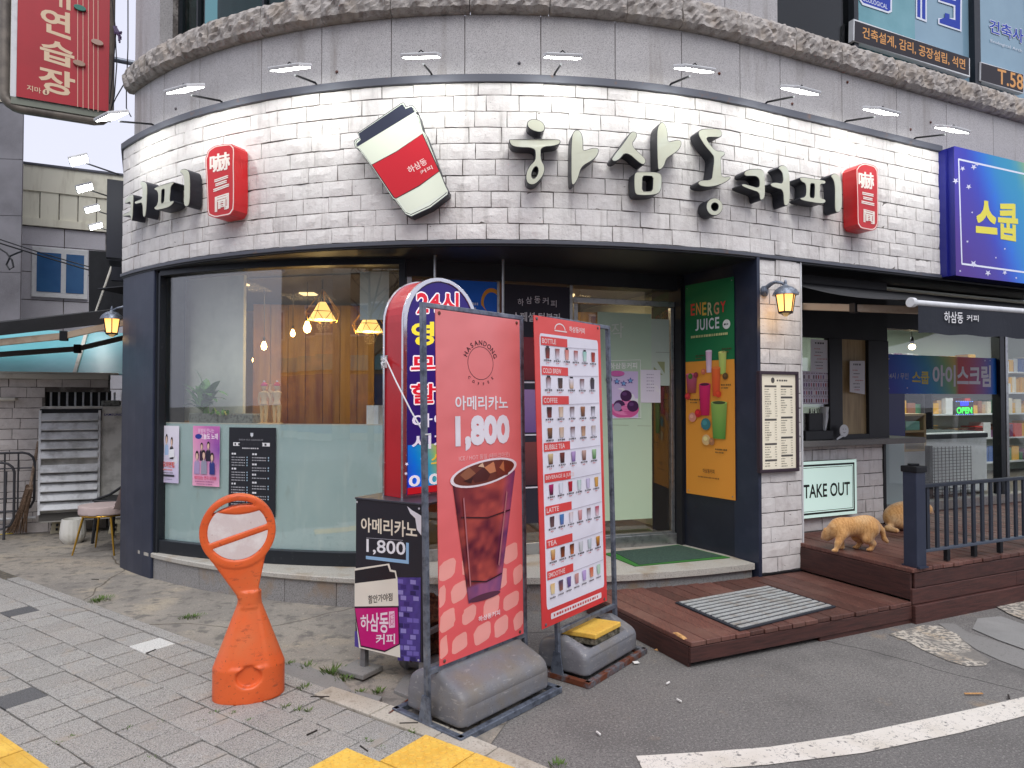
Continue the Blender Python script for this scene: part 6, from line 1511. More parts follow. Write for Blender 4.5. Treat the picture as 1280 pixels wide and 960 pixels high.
for (nm, _, rows_), y in p_.loop(zip(secs, (.936, .84, .744, .592, .492, .388, .28, .178))):
    p_.poly([(.085, y - .028), (.46, y - .028), (.46, y), (.085, y)], RED); p_.text(nm, .1, y - .022, .1 + .022 * len(nm) + .06, y - .006, rgb(244, 214, 212), .012)
    p_.line([(.46, y - .028), (.94, y - .024)], .0022, rgb(196, 190, 200))
    for r, its in p_.loop(enumerate(rows_)):
        yy = y - .036 - r * .068
        for k, (a, b) in p_.loop(enumerate(its)):
            n = len(its); x = .14 + (k + .0) * .83 / n; hgt = .034; wd_ = .062 if n == 6 else .068
            p_.gquad([(x + .008, yy - hgt), (x + wd_ - .008, yy - hgt), (x + wd_, yy), (x, yy)], lambda s, t, a=a, b=b: tuple(q * (.8 + .25 * math.sin(3.14 * s)) for q in mixc(rgb(*b), rgb(*a), t)), 3, 3)
            if nm in ('BOTTLE', 'COLD BREW') and k % 2 == 0: p_.rect(x + .012, yy, x + wd_ - .012, yy + .006, rgb(40, 34, 36))
            p_.dashes(x - .02, yy - hgt - .009, wd_ + .04, .005, 4, rgb(90, 84, 90)); p_.dashes(x + .01, yy - hgt - .016, .04, .0035, 2, rgb(206, 120, 120))
yy = .135
for k, (a, b) in p_.loop(enumerate((((230, 190, 130), (226, 206, 160)), ((70, 60, 90), (150, 90, 70)), ((120, 100, 160), (90, 70, 130)), ((206, 150, 140), (176, 120, 130)), ((196, 170, 220), (176, 150, 206)), ((206, 90, 60), (226, 150, 120)), ((190, 216, 196), (176, 206, 186))))):
    x = .12 + k * .118; p_.gquad([(x + .01, yy - .034 + k * .0015), (x + .055, yy - .034 + k * .0015), (x + .06, yy + k * .0015), (x, yy + k * .0015)], lambda s, t, a=a, b=b: mixc(rgb(*b), rgb(*a), t), 2, 3); p_.dashes(x - .01, yy - .048 + k * .0015, .08, .005, 4, rgb(90, 84, 90))
p_.build('print', bn, MATS['vinyl'])
for u, v in ((.04, .99), (.96, .99), (.05, .01), (.95, .01)): MB().lathe([(.009, 0), (.009, .003), (.004, .005)], S2_.pt(u, v, .0015), 10, axis=P2.n).build('eyelet', M_rust, st2)
# yellow paver resting in the dished weight
c = Vector((.422, 3.90, 0)) + ee2 * .315 - nn2 * .17 + Vector((0, 0, .205))
yb_ = empty('paving_block', c, 'worn yellow paving block lying in the grey weight of the leaning stand', 'paving block'); zz_ = (Vector((0, 0, 1)) + ee2 * .05 + nn2 * -.07).normalized()
MB().box(c + Vector((0, 0, .012)), (.3, .24, .03), ee2, zz_).build('yellow_face', M_yellow, yb_, bevel=.006); MB().box(c + Vector((0, 0, -.022)), (.292, .232, .038), ee2, zz_).build('concrete_body', mat('mossy_concrete', rgb(120, 112, 96), .9, var=[(30, rgb(56, 54, 38), .4, .6)], bump=[(50, .9, .015)]), yb_, bevel=.006)
# ================================================================== SIGNBOARD CABINET AND ROUND-TOPPED SIGN
ad = Vector((.858, -.513, 0)); an = Vector((-.513, -.858, 0))          # along the board, facing the street
AO = Vector((-.85, 4.06, 0)); _q = [Plane(AO, ad, an).hit(*p) for p in ((444, 808), (527, 828), (530, 632), (445, 624))]
AO = AO + ad * (_q[0][0] + _q[3][0]) / 2; AW, AH0, AH1, AD = (_q[1][0] + _q[2][0] - _q[0][0] - _q[3][0]) / 2, (_q[0][1] + _q[1][1]) / 2, (_q[2][1] + _q[3][1]) / 2, .42
cabn = empty('signboard_cabinet', AO + ad * AW / 2 - an * AD / 2, 'black metal signboard cabinet reading 아메리카노 1,800 with a torn corner', 'signboard')
CB = Plane(AO, ad, an)
MB().slab(CB, 0, AW, AH0, AH1, -.02, 0).build('panel', mat('black_vinyl_panel', rgb(34, 34, 44), .4), cabn, bevel=.002)
MB().slab(CB, -.005, AW + .02, AH1, AH1 + .012, -AD, .006).build('top_sheet', mat('dark_top_sheet', rgb(56, 58, 68), .4), cabn, bevel=.003)
M_alu = mat('aluminium_leg', rgb(150, 150, 152), .4, .7, var=[(12, rgb(120, 118, 116), .5, .7)])
for x, y in ((.045, -.03), (AW - .02, -.03), (.045, -AD + .02), (AW - .02, -AD + .02)): MB().box(CB.pt(x, AH1 / 2 + .01, y), (.036, .036, AH1 - .02), ad).build('leg', M_alu, cabn, bevel=.003)
for y in (-.03, -AD + .02): MB().box(CB.pt(AW / 2 + .01, .3, y), (AW - .08, .025, .03), ad).build('cross_bar', M_alu, cabn, bevel=.003)
for x in (AW - .02, .045): MB().box(CB.pt(x, .3, -AD / 2), (.025, AD - .06, .03), ad).build('cross_bar', M_alu, cabn, bevel=.003)
p_ = Print(CB, .0003); zc = z7; p_.map = zc
p_.text4('아메리카노', (62, 158), (266, 184), (266, 122), (62, 106), rgb(236, 226, 206), .02)
p_.poly([(80, 258), (236, 276), (236, 200), (226, 198), (226, 262), (80, 246)], rgb(150, 190, 226)); p_.text4('1,800', (82, 240), (224, 252), (224, 196), (82, 184), rgb(240, 240, 244), .015); p_.line([(82, 181), (215, 190)], .002, rgb(200, 200, 210))
p_.gquad([(205, 615), (278, 634), (280, 325), (190, 325)], lambda a, b: mixc(rgb(56, 44, 110), rgb(96, 80, 170), .5 + .5 * math.sin(a * 19 + b * 57) * math.sin(b * 31 + a * 3)), 6, 18)
random.seed(17)
for r in p_.loop(range(15)):
    for k in p_.loop(range(4)):
        x = 196 + k * 23 + (11 if r % 2 else 0); y = 330 + r * 20 + k * 1.5
        if x < 258 and random.random() < .8: c = random.choice(((60, 46, 120), (84, 66, 150), (120, 106, 190), (44, 36, 96), (150, 140, 206))); p_.poly([(x, y + 16), (x + 20, y + 17.5), (x + 20, y + 2), (x, y)], rgb(*c))
p_.gquad([(40, 575), (56, 580), (52, 520), (40, 520)], lambda a, b: rgb(84, 70, 150), 1, 1)
p_.poly([(40, 292), (166, 274), (172, 296), (190, 300), (196, 330), (206, 616), (56, 580), (40, 430)], rgb(236, 230, 216)); p_.poly([(41, 300), (160, 280), (168, 303), (186, 306), (190, 328), (41, 346)], rgb(34, 34, 42))
p_.poly([(40, 430), (200, 428), (205, 568), (150, 596), (62, 576), (44, 470)], rgb(60, 20, 50)); p_.poly([(42, 437), (197, 434), (201, 565), (150, 590), (64, 571)], rgb(202, 30, 122))
p_.text4('함안가야점', (90, 420), (178, 408), (178, 380), (90, 390), rgb(60, 56, 56), .01)
p_.text4('하삼동', (62, 516), (164, 528), (164, 446), (62, 462), rgb(244, 226, 236), .02); p_.text4('커피', (118, 568), (188, 566), (188, 528), (118, 530), rgb(244, 226, 236), .02)
p_.poly([(166, 508), (188, 506), (186, 446), (166, 448)], rgb(240, 200, 220)); p_.text4('嚇三同', (170, 500), (184, 499), (184, 452), (170, 454), rgb(202, 30, 122), .0)
p_.poly([(232, 65), (250, 80), (284, 100), (284, 172), (268, 150), (262, 110), (244, 92)], rgb(232, 230, 236))
for x, y in ((50, 50), (276, 74), (274, 624)): p_.poly(ell(x, y, 4, 4, 8), rgb(190, 190, 196))
p_.build('print', cabn, MATS['vinyl'])
ft = CB.pt(.045, .02, -.03); MB().box(ft + Vector((-.02, -.02, .012)), (.2, .17, .03), ad).build('foot_slab', M_patch, cabn, bevel=.006)
# brown coir mass and the old grey weight under the cabinet
cm = empty('coir_bundle', CB.pt(.28, .1, -.2), 'shaggy brown coir bundle stuffed under the signboard cabinet', 'bundle')
def coir(X, Y, Z): 
    q = ellip(X, Y, Z, (0, 0, .22), (.2, .15, .2)); return q + .018 * np.sin(X * 70 + Y * 40) * np.sin(Z * 80) + .01 * np.sin(X * 170 + Z * 130)
vs, fs = sdf_mesh(coir, (-.26, -.2, -.02), (.26, .2, .48), .016); c = CB.pt(.27, .04, -.24)
MB().add([c + ad * p.x + an * p.y + Vector((0, 0, p.z)) for p in vs], fs).build('fibre', M_coir, cm, smooth=True, angle=180)
gw_ = empty('water_weight', G(500, 850), 'old grey plastic water weight lying under the signboard cabinet', 'weight')
vs, fs = sdf_mesh(lambda X, Y, Z: np.maximum(np.maximum(np.abs(X) - .24, np.sqrt(Y * Y + (Z - .065) ** 2) - .052 - .014 * (np.abs(X) > .19)), -Z + .004), (-.28, -.1, 0), (.28, .1, .15), .01)
c = G(522, 856) + Vector((.1, .12, .004)); MB().add([c + ad * p.x + an * p.y + Vector((0, 0, p.z)) for p in vs], fs).build('shell', M_gplastic, gw_, smooth=True)
# round topped sign standing on the cabinet
sx = Vector((.72, .69, 0)).normalized(); sn = Vector((.69, -.72, 0)).normalized(); SO = Vector((-.625, 4.02, 0)); SWd, SD, SZ0 = .55, .2, AH1 + .014
SPn = Plane(SO, sx, sn); HB = 2.33 - SZ0
arch = [(0, SZ0), (SWd, SZ0), (SWd, SZ0 + HB - SWd / 2)] + [(SWd / 2 + SWd / 2 * math.cos(a), SZ0 + HB - SWd / 2 + SWd / 2 * math.sin(a)) for a in [math.pi * k / 20 for k in range(1, 20)]] + [(0, SZ0 + HB - SWd / 2)]
rs = empty('round_top_sign', SPn.pt(SWd / 2, SZ0, -SD / 2), 'red sided round topped sign reading 24시 영업 무인 할인 behind the pink banner', 'sign')
cxs, czs = SWd / 2, SZ0 + HB / 2
MB().extrude(SPn, [arch], -SD + .01, -.01).build('red_casing', mat('red_gloss_sheet', rgb(200, 34, 44), .25, var=[(3, rgb(184, 26, 36), .45, .7)], bump=[(5, .1, .02)]), rs)
bigger = [(cxs + (x - cxs) * 1.035, czs + (y - czs) * 1.012) for x, y in arch]; smaller = [(cxs + (x - cxs) * .93, czs + (y - czs) * .975) for x, y in arch]
for w0, w1 in ((-.014, .006), (-SD - .006, -SD + .014)): MB().extrude(SPn, [bigger, list(reversed(smaller))], w0, w1).build('chrome_trim', M_chrome, rs, bevel=.003)
fc = MB().extrude(SPn, [smaller], -.008, .0).build('face', mat('navy_sign_face', rgb(38, 24, 100), .35), rs)
p_ = Print(SPn, .0004); NV = rgb(40, 26, 104)
X = lambda a: SWd * a; Zv = lambda b: SZ0 + HB * b
p_.poly([(cxs + (x - cxs) * .99, czs + (y - czs) * .99) for x, y in smaller], NV)
p_.rect(X(.05), Zv(.015), X(.95), Zv(.045), rgb(196, 30, 40))
p_.gquad([(X(.05), Zv(.045)), (X(.95), Zv(.045)), (X(.95), Zv(.235)), (X(.05), Zv(.235))], lambda a, b: rainbow(.38 + a * .75 + (b - .5) * .15), 10, 4)
p_.map = z6
RD, YE = rgb(206, 30, 50), rgb(236, 220, 60); WO = (rgb(240, 236, 240), .008)
p_.text4('24시', (162, 208), (330, 190), (330, 116), (162, 98), RD, .03, outline=WO); p_.text4('영업', (140, 330), (330, 318), (330, 230), (140, 232), YE, .035)
p_.text4('무인', (138, 452), (330, 440), (330, 368), (138, 366), RD, .025, outline=WO); p_.text4('할인', (138, 560), (330, 552), (330, 478), (138, 478), RD, .025, outline=WO)
p_.text4('아이스크림', (142, 658), (520, 628), (520, 575), (142, 602), rgb(222, 222, 240), .02); p_.text4('세계과자', (140, 744), (460, 720), (460, 665), (140, 684), rgb(222, 222, 240), .02)
p_.text4('스쿱', (218, 806), (300, 796), (300, 752), (218, 760), rgb(236, 190, 60), .02); p_.text4('아이스크림', (128, 905), (480, 868), (480, 812), (128, 842), rgb(240, 240, 246), .035)
for x, y, r in ((120, 800, 8), (117, 838, 7), (180, 778, 6), (185, 752, 5)): p_.poly(star(x, y, r), rgb(230, 230, 246))
p_.build('print', fc, MATS['lightbox'])
hx = SPn.pt(-.002, Zv(.63), -.2); MB().box(hx, (.008, .07, .03), sx).build('handle', M_steel, rs, bevel=.003)
# rope tying the sign to the stand
pa = SPn.pt(-.012, Zv(.61), -.17); pb = LP1.pt(.0, 1.43, -.02)
rp = tag(MB().tube([pa + Vector((0, 0, .02)), pa + (pb - pa) * .3 + Vector((0, 0, .0)), pa + (pb - pa) * .7 + Vector((0, 0, -.01)), pb, pb + Vector((.03, -.005, .002))], .0045, 6).build('rope', M_white), 'white rope tied from the red sign to the banner post', 'rope')
random.seed(1)
MB().tube([pa + Vector((random.uniform(-.03, .012), random.uniform(-.02, .02), random.uniform(-.035, .035))) for _ in range(16)], .0055, 6).build('knot', M_white, rp)
# ================================================================== ORANGE ROAD MARKER
OB = G(311, 873, .0); OB.z = .016
bo_ = empty('road_marker', OB, 'orange plastic road marker with round scuffed reflector head on the pavers', 'road marker')
fx = Vector((.94, .34, 0)); fn2 = Vector((.34, -.94, 0)); HS = 1.075
def marker(X, Y, Z):                                   # X across, Y towards street, Z up
    ta_ = np.clip((Z - .17) / (.52 - .17), 0, 1)
    rx = np.where(Z < .17, .182, .182 + (.052 - .182) * ta_); ry = np.where(Z < .17, .125, .125 + (.045 - .125) * ta_)
    k = np.sqrt((X / rx) ** 2 + (Y / ry) ** 2); d = (k - 1) * np.minimum(rx, ry); d = np.maximum(d, np.maximum(-Z, Z - .52))
    d = smax(d, -smax(np.sqrt((X / .062) ** 2 + ((Z - .135) / .05) ** 2) * .05 - .05, .098 - Y, .01), .015)      # hand hold
    rib = .0 * (np.abs(((Z * 42) % 1) - .5) < .14) * (np.abs(X) > .06) * (Z > .17); d = d + rib
    pan = np.maximum(np.maximum(np.abs(X) - (.1 - (Z - .17) * .17), np.abs(Z - .33) - .15), -(Y - .0)); d = d + .007 * np.clip(-pan / .012, 0, 1) * (Z > .17)
    # collar
    col_ = np.maximum(np.sqrt((X / .06) ** 2 + (Y / .052) ** 2) * .055 - .055, np.abs(Z - .53) - .03); d = smin(d, col_, .008)
    # tapered neck
    tn = np.clip((Z - .54) / .2, 0, 1); nk = np.maximum(np.maximum(np.abs(X + .012 + .046 * tn) - (.05 + .085 * tn), np.abs(Y) - (.036 + .0 * tn)), np.abs(Z - .65) - .12); d = smin(d, nk, .015)
    # round head: leans slightly, handle slot at the top
    hx_, hz_ = X + .06, Z - .885; r = np.sqrt(hx_ ** 2 + (hz_ * .98) ** 2); hd = np.maximum(r - .19, np.abs(Y) - .042); d = smin(d, hd, .012)
    slot = np.maximum(r - .158, -(np.sqrt((hx_ - .035) ** 2 + (hz_ + .16) ** 2) - .298)); d = np.maximum(d, -slot)
    ca, sa = math.cos(.3), math.sin(.3); bx_, bz_ = hx_ * ca + hz_ * sa, -hx_ * sa + hz_ * ca
    rec = np.maximum(np.maximum(r - .15, -(np.abs(bz_ + .028) - .016)), .032 - np.abs(Y)); rec = np.maximum(rec, hz_ - .09 + (hx_ ** 2) * -1.6)
    d = np.maximum(d, -rec); return d
vs, fs = sdf_mesh(marker, (-.28, -.15, -.01), (.24, .15, 1.1), .0072)
cv = lambda p: OB + fx * p[0] + fn2 * p[1] + Vector((0, 0, p[2]))
mk = MB().add([cv((p.x, p.y, p.z)) for p in vs], fs).build('body', M_orange, bo_, smooth=True, angle=42)
HP = Plane(cv((-.06, .0345, .885)), fx, fn2)
def clipdisc(up_):
    out = []; a = math.tan(.3)
    for k in range(64):
        t = 2 * math.pi * k / 64; x, y = .149 * math.cos(t), .149 * math.sin(t)
        y = min(y, .089 + x * x * 1.6)
        lim = a * x - .028 / math.cos(.3) + (.018 if up_ else -.018)
        y = max(y, lim) if up_ else min(y, lim)
        out.append((x, y))
    return [p for i, p in enumerate(out) if (Vector(p) - Vector(out[i - 1])).length > 1e-4]
for up_ in (True, False): MB().extrude(HP, [clipdisc(up_)], 0, .003).build('reflector', M_reflector, bo_)
# ================================================================== POSTERS ON THE CURVED GLASS
GA = Bow(.006)
def glass_poster(zm, c4, label, fn, name='poster', cat='poster', sf=GA, base=(226, 224, 232), nx=6, w=.002):
    q = [sf.hit(*zm(*p)) for p in c4]
    u0, u1 = (q[0][0] + q[3][0]) / 2, (q[1][0] + q[2][0]) / 2; v0, v1 = (q[0][1] + q[1][1]) / 2, (q[2][1] + q[3][1]) / 2
    sub = Sub(sf, u0, u1, v0, v1, w, .0015)
    o = sheet_of(name, sub, mat('paper_%d_%d_%d' % base, rgb(*base), .6), None, nx, 8); tag(o, label, cat)
    p = Print(sub, .0008); fn(p); p.build('print', o, MATS['paper']); return o
z8 = zoom(190, 520, 5.333)
def person(p, x, y, h, top, skin=(226, 190, 170), hair=(40, 30, 32), asp=.45):
    w = h * asp * .55
    p.poly([(x - w, y), (x + w, y), (x + w * .95, y + h * .5), (x + w * .35, y + h * .6), (x - w * .35, y + h * .6), (x - w * .95, y + h * .5)], rgb(*top))
    p.poly(ell(x, y + h * .82, w * .62, h * .2, 14), rgb(*hair)); p.poly(ell(x, y + h * .77, w * .45, h * .145, 14), rgb(*skin))
    p.poly([(x - w * .2, y + h * .66), (x + w * .2, y + h * .66), (x, y + h * .5)], rgb(*skin))
def f_white(p):
    p.grad(0, 0, 1, 1, lambda a, b: mixc(rgb(206, 196, 224), rgb(232, 228, 238), b), 2, 4)
    person(p, .36, .43, .42, (170, 196, 230)); person(p, .64, .42, .38, (40, 40, 50)); p.poly([(.5, .44), (.8, .46), (.78, .6), (.52, .58)], rgb(236, 236, 240))
    p.text('모의면접', .18, .27, .8, .37, rgb(220, 90, 80), .03); p.dashes(.2, .22, .5, .02, 6, rgb(220, 120, 110)); p.rect(.2, .11, .8, .145, rgb(50, 50, 60)); p.dashes(.25, .17, .5, .015, 6, rgb(90, 90, 100)); p.dashes(.3, .06, .4, .012, 6, rgb(120, 120, 140))
glass_poster(z8, ((62, 440), (178, 450), (183, 66), (50, 64)), 'narrow white poster with two figures on the frosted glass', f_white)
def f_pink(p):
    p.grad(0, 0, 1, 1, lambda a, b: mixc(mixc(rgb(238, 170, 200), rgb(120, 60, 160), max(0, min(1, 1.6 * b * a))), rgb(232, 130, 190), max(0, b - .6) * 1.6), 6, 10)
    p.text('오늘도 노래', .28, .78, .93, .88, rgb(250, 226, 240), .03); p.text('봄밤에 만나는', .2, .89, .8, .96, rgb(250, 210, 236), .01); p.poly(ell(.22, .825, .13, .042, 16), rgb(40, 60, 150))
    for x, y, h, c in ((.35, .42, .3, (60, 40, 60)), (.6, .42, .32, (40, 36, 56)), (.18, .2, .38, (170, 150, 190)), (.45, .2, .4, (150, 150, 170)), (.76, .2, .36, (50, 60, 130))): person(p, x, y, h, c, asp=.5)
    p.text('재미있는 연극 상연중', .1, .11, .92, .17, rgb(206, 60, 90), .02); p.dashes(.15, .07, .7, .015, 12, rgb(150, 70, 120)); p.dashes(.2, .03, .6, .012, 10, rgb(150, 80, 130))
glass_poster(z8, ((278, 466), (450, 470), (455, 68), (270, 66)), 'pink poster with five figures on the frosted glass', f_pink)
def f_black(p):
    p.poly([(.47, .94), (.53, .94), (.53, .91), (.5, .89), (.47, .91)], rgb(206, 210, 216)); p.text('2024 K3 LEAGUE', .22, .853, .74, .87, rgb(150, 150, 156), .004)
    p.rect(.1, .79, .88, .83, rgb(230, 230, 232)); p.dashes(.13, .798, .72, .024, 9, rgb(50, 50, 56), .5); p.dashes(.3, .758, .36, .014, 8, rgb(206, 206, 210)); random.seed(12)
    for cx, secs_ in ((.07, ((.7, 4), (.53, 4), (.36, 4), (.2, 3))), (.52, ((.7, 2), (.585, 2), (.47, 1), (.38, 2), (.265, 2), (.15, 1)))):
        for y, n in p.loop(secs_):
            p.dashes(cx, y - .01, .1, .02, 2, rgb(226, 226, 230), .95)
            for k in p.loop(range(n)): p.dashes(cx, y - .045 - k * .03, .3, .011, 9, rgb(186, 186, 192), .7); p.rect(cx + .33, y - .046 - k * .03, cx + .35, y - .03 - k * .03, rgb(170, 200, 220))
    p.dashes(.1, .03, .75, .012, 18, rgb(150, 150, 156))
glass_poster(z8, ((512, 662), (825, 672), (825, 78), (514, 76)), 'tall black fixture list poster on the frosted glass', f_black, base=(26, 28, 36), nx=8)
glass_poster(zoom(330, 340, 4.364), ((526, 260), (640, 262), (724, 0), (522, -5)), 'blank pale sheet taped high on the curved glass near the mullion', lambda p: p.rect(.0, 0, 1, 1, rgb(198, 206, 200)), name='blank_sheet', cat='sheet', base=(200, 208, 202), sf=Bow(-.016))
# ================================================================== CAFE INTERIOR
kind(MB().extrude(GP, [[(-3.9, 6.9), (-3.0, 6.4), (-1.2, 5.95), (1.5, 6.7), (3.4, 9.6), (-3.6, 10.2)]], ZE - .03, ZE - .012).build('cafe_floor', mat('dark_floor_tile', rgb(92, 82, 72), .35, var=[(3, rgb(70, 62, 54), .4, .65)])), 'structure')
kind(MB().extrude(GP, [[(-4.3, 7.2), (-3.3, 6.75), (-1.2, 6.3), (1.6, 7.0), (3.4, 9.8), (-3.9, 10.4)]], 2.748, 2.757).build('cafe_ceiling', M_black), 'structure')
BW = Plane((-4.2, 8.9, 0), (1, .12, 0), (.12, -1, 0))
kind(MB().slab(BW, 0, 7.6, ZE - .03, 2.76, -.1, 0).build('cafe_wall', M_olive), 'structure')
kind(MB().slab(Plane((-3.75, 7.0, 0), (-.06, 1, 0), (1, .06, 0)), 0, 2.0, ZE, 2.76, -.05, 0).build('cafe_wall', M_olive), 'structure')
kind(MB().slab(Plane(E2 + Vector((.1, .05, 0)), (.35, .94, 0), (-.94, .35, 0)), 0, 2.8, ZE, 2.76, -.05, 0).build('cafe_wall', M_brownpanel), 'structure')
# timber slats of the back wall
ws = empty('wood_slat_screen', (-1.9, 8.3, ZE), 'tall orange brown timber screen at the back of the cafe', 'screen')
for k in range(7): MB().box((-2.95 + k * .2, 8.2 + k * .022, 1.5), (.197, .03, 2.45), (1, .11)).build('slat', M_brownpanel, ws, bevel=.003)
wt = empty('wood_slat_screen', (.6, 8.6, ZE), 'timber boarded screen behind the cafe door', 'screen')
for k in range(16): MB().box((.9 + .03 * (k % 2) * 0 + .0, 8.3, .4 + k * .145), (2.6, .03, .139), (1, .11)).build('board', M_brownpanel, wt, bevel=.003)
curved('partition', M_pale, S0 + .1, Bow(-.3).hit(303, 430)[0], ZF + .01, 2.74, -.34, -.31, sf=Bow(0))
curved('window_ledge', M_offwhite, uG0 + .08, uM - .04, ZF - .05, ZF - .006, -.34, -.016, sf=Bow(0))
curved('ledge_front', M_black, uG0 + .08, uM - .04, ZE, ZF - .05, -.34, -.32, sf=Bow(0))
def in_glass(px, py, off): a = Bow(-off); u, z = a.hit(px, py); return a.pt(u, z), u
def bulb(px, py, r, off, label):
    p, u = in_glass(px, py, off); o = empty('pendant_bulb', p, label, 'lamp', 'bare bulbs in the cafe')
    MB().lathe([(.004, -r * 1.3), (r * .75, -r * .9), (r, 0), (r * .6, r * 1.1), (r * .35, r * 1.8)], p, 12).build('bulb', M_warm, o, smooth=True)
    MB().lathe([(r * .4, r * 1.7), (r * .45, r * 3), (r * .2, r * 3.3)], p, 10).build('socket', M_blackmetal, o); MB().tube([p + Vector((0, 0, r * 3.2)), Vector((p.x, p.y, 2.76))], .004, 5).build('cord', M_blackmetal, o)
for k, (x, y, r, off) in enumerate(((330, 433, .03, 1.1), (366, 417, .026, 1.3), (384, 410, .038, .9), (318, 450, .026, 1.5), (303, 459, .03, 1.2))): bulb(x, y, r, off, 'glowing bare bulb in the cafe, ' + ('third', 'second', 'first', 'fourth', 'fifth')[k] + ' from the cage pendant lamp')
def pendant(px, py, off, label):
    p, u = in_glass(px, py, off); o = empty('pendant_lamp', p, label, 'lamp', 'cage pendants in the cafe'); s = .15
    MB().lathe([(s * .86, -.1), (s * .22, .07)], p, 20).build('lit_shade', M_shade, o, smooth=True)
    top = p + Vector((0, 0, .2)); n = 8
    for k in range(n):
        a = 2 * math.pi * k / n; c = Vector((math.cos(a), math.sin(a), 0)); b = 2 * math.pi * (k + 1) / n; c2 = Vector((math.cos(b), math.sin(b), 0)); hm = Vector((0, 0, -.03)); hb = Vector((0, 0, -.12))
        MB().tube([top, p + c * s * 1.12 + hm, p + (c + c2) * .5 * s * .95 + hb], .003, 4).build('cage_wire', M_gold, o); MB().tube([p + c * s * 1.12 + hm, p + c2 * s * 1.12 + hm], .003, 4).build('cage_wire', M_gold, o); MB().tube([p + c * s * 1.12 + hm, p + (c - c2 + c2) * .0 + (c + Vector((math.cos(2 * math.pi * (k - 1) / n), math.sin(2 * math.pi * (k - 1) / n), 0))) * .5 * s * .95 + hb], .003, 4).build('cage_wire', M_gold, o)
    MB().tube([p + Vector((0, 0, .06)), Vector((p.x, p.y, 2.76))], .005, 5).build('cord', M_blackmetal, o)
    l = bpy.data.lights.new('pendant_light', 'POINT'); l.energy = 9; l.color = (1, .66, .28); l.shadow_soft_size = .06; lo = bpy.data.objects.new('pendant_light', l); COL.objects.link(lo); lo.parent = o; lo.location = (0, 0, -.16)
pendant(403, 387, .8, 'lit cage pendant lamp hanging free inside the curved window'); pendant(462, 402, .95, 'lit cage pendant lamp half hidden by the blank sheet')
for x, y, e in ((-2.2, 7.5, 6), (.6, 7.6, 9), (-2.7, 6.85, 11)):  # last one is a fill lamp added to brighten the pale partition
    l = bpy.data.lights.new('cafe_downlight_and_fill', 'AREA'); l.energy = e; l.size = .5; l.color = (1, .7, .36); lt = empty('downlight', (x, y, 2.74), 'warm ceiling downlight inside the cafe', 'lamp', 'cafe downlights'); MB().box((x, y, 2.745), (.16, .16, .02)).build('lit_panel', mat('lit_warm_panel', (.9, .8, .6), .4, emit=(1, .7, .36, 1.5)), lt); lo = bpy.data.objects.new('cafe_downlight_and_fill', l); COL.objects.link(lo); lo.parent = lt; lo.location = (0, 0, -.03)
# plant in a concrete trough on the ledge
pp_, up_ = in_glass(258, 524, .16)
tr = empty('planter', pp_, 'grey concrete trough on the window ledge with a leafy plant', 'planter')
uA, uB = Bow(-.16).hit(246, 520)[0], Bow(-.16).hit(324, 520)[0]
um_ = uA + (uB - uA) * .47
curved('trough', M_concrete_pot, uA, um_, ZF - .004, ZF + .085, -.24, -.08, tr, bevel=.006, sf=Bow(0))
curved('trough', M_concrete_pot, um_ + .012, uB, ZF - .004, ZF + .085, -.24, -.08, tr, bevel=.006, sf=Bow(0))
pl = empty('pot_plant', pp_, 'broad leaved green plant in the concrete trough behind the glass', 'plant'); random.seed(14)
root_ = Bow(-.12).pt(uA + .14, ZF + .07)
def leaf(base, tip, w):
    d = tip - base; s = d.cross(Vector((0, 0, 1))).normalized() * w; m_ = []
    fs = []; vs = []; n = 6
    for i in range(n + 1):
        t = i / n; c = base + d * t + Vector((0, 0, .12 * d.length * math.sin(math.pi * t) - .06 * d.length * t * t)); k = math.sin(math.pi * min(t * 1.02, 1)) ** .7 * (1 - .25 * t)
        vs += [c - s * k + Vector((0, 0, .15 * w * k)), c, c + s * k + Vector((0, 0, .15 * w * k))]
    for i in range(n): a = i * 3; fs += [(a, a + 3, a + 4, a + 1), (a + 1, a + 4, a + 5, a + 2)]
    return MB().add(vs, fs).build('leaf', M_leaf, pl, smooth=True, angle=80)
d_, n_ = arc_dir(uA); tx = Vector((d_.x, d_.y, 0)); tn_ = Vector((n_.x, n_.y, 0))
for k in range(34):
    a = random.uniform(-1.6, 1.6); r_ = random.uniform(.14, .3); b = root_ + Vector((0, 0, random.uniform(.02, .2))) + tx * random.uniform(-.03, .05)
    leaf(b, b + tx * math.sin(a) * r_ + tn_ * random.uniform(-.1, .09) + Vector((0, 0, r_ * math.cos(a) * .9)), random.uniform(.026, .05))
for k in range(5): MB().tube([root_ + tx * .02 * k, root_ + tx * (.02 * k - .04) + Vector((0, 0, .2))], .006, 5).build('stem', M_leaf, pl)
for k in range(14): 
    b = root_ + tx * random.uniform(.12, .36) + tn_ * random.uniform(-.03, .03); leaf(b, b + Vector((random.uniform(-.03, .03), 0, random.uniform(.03, .08))) + tx * random.uniform(-.04, .04), .012)
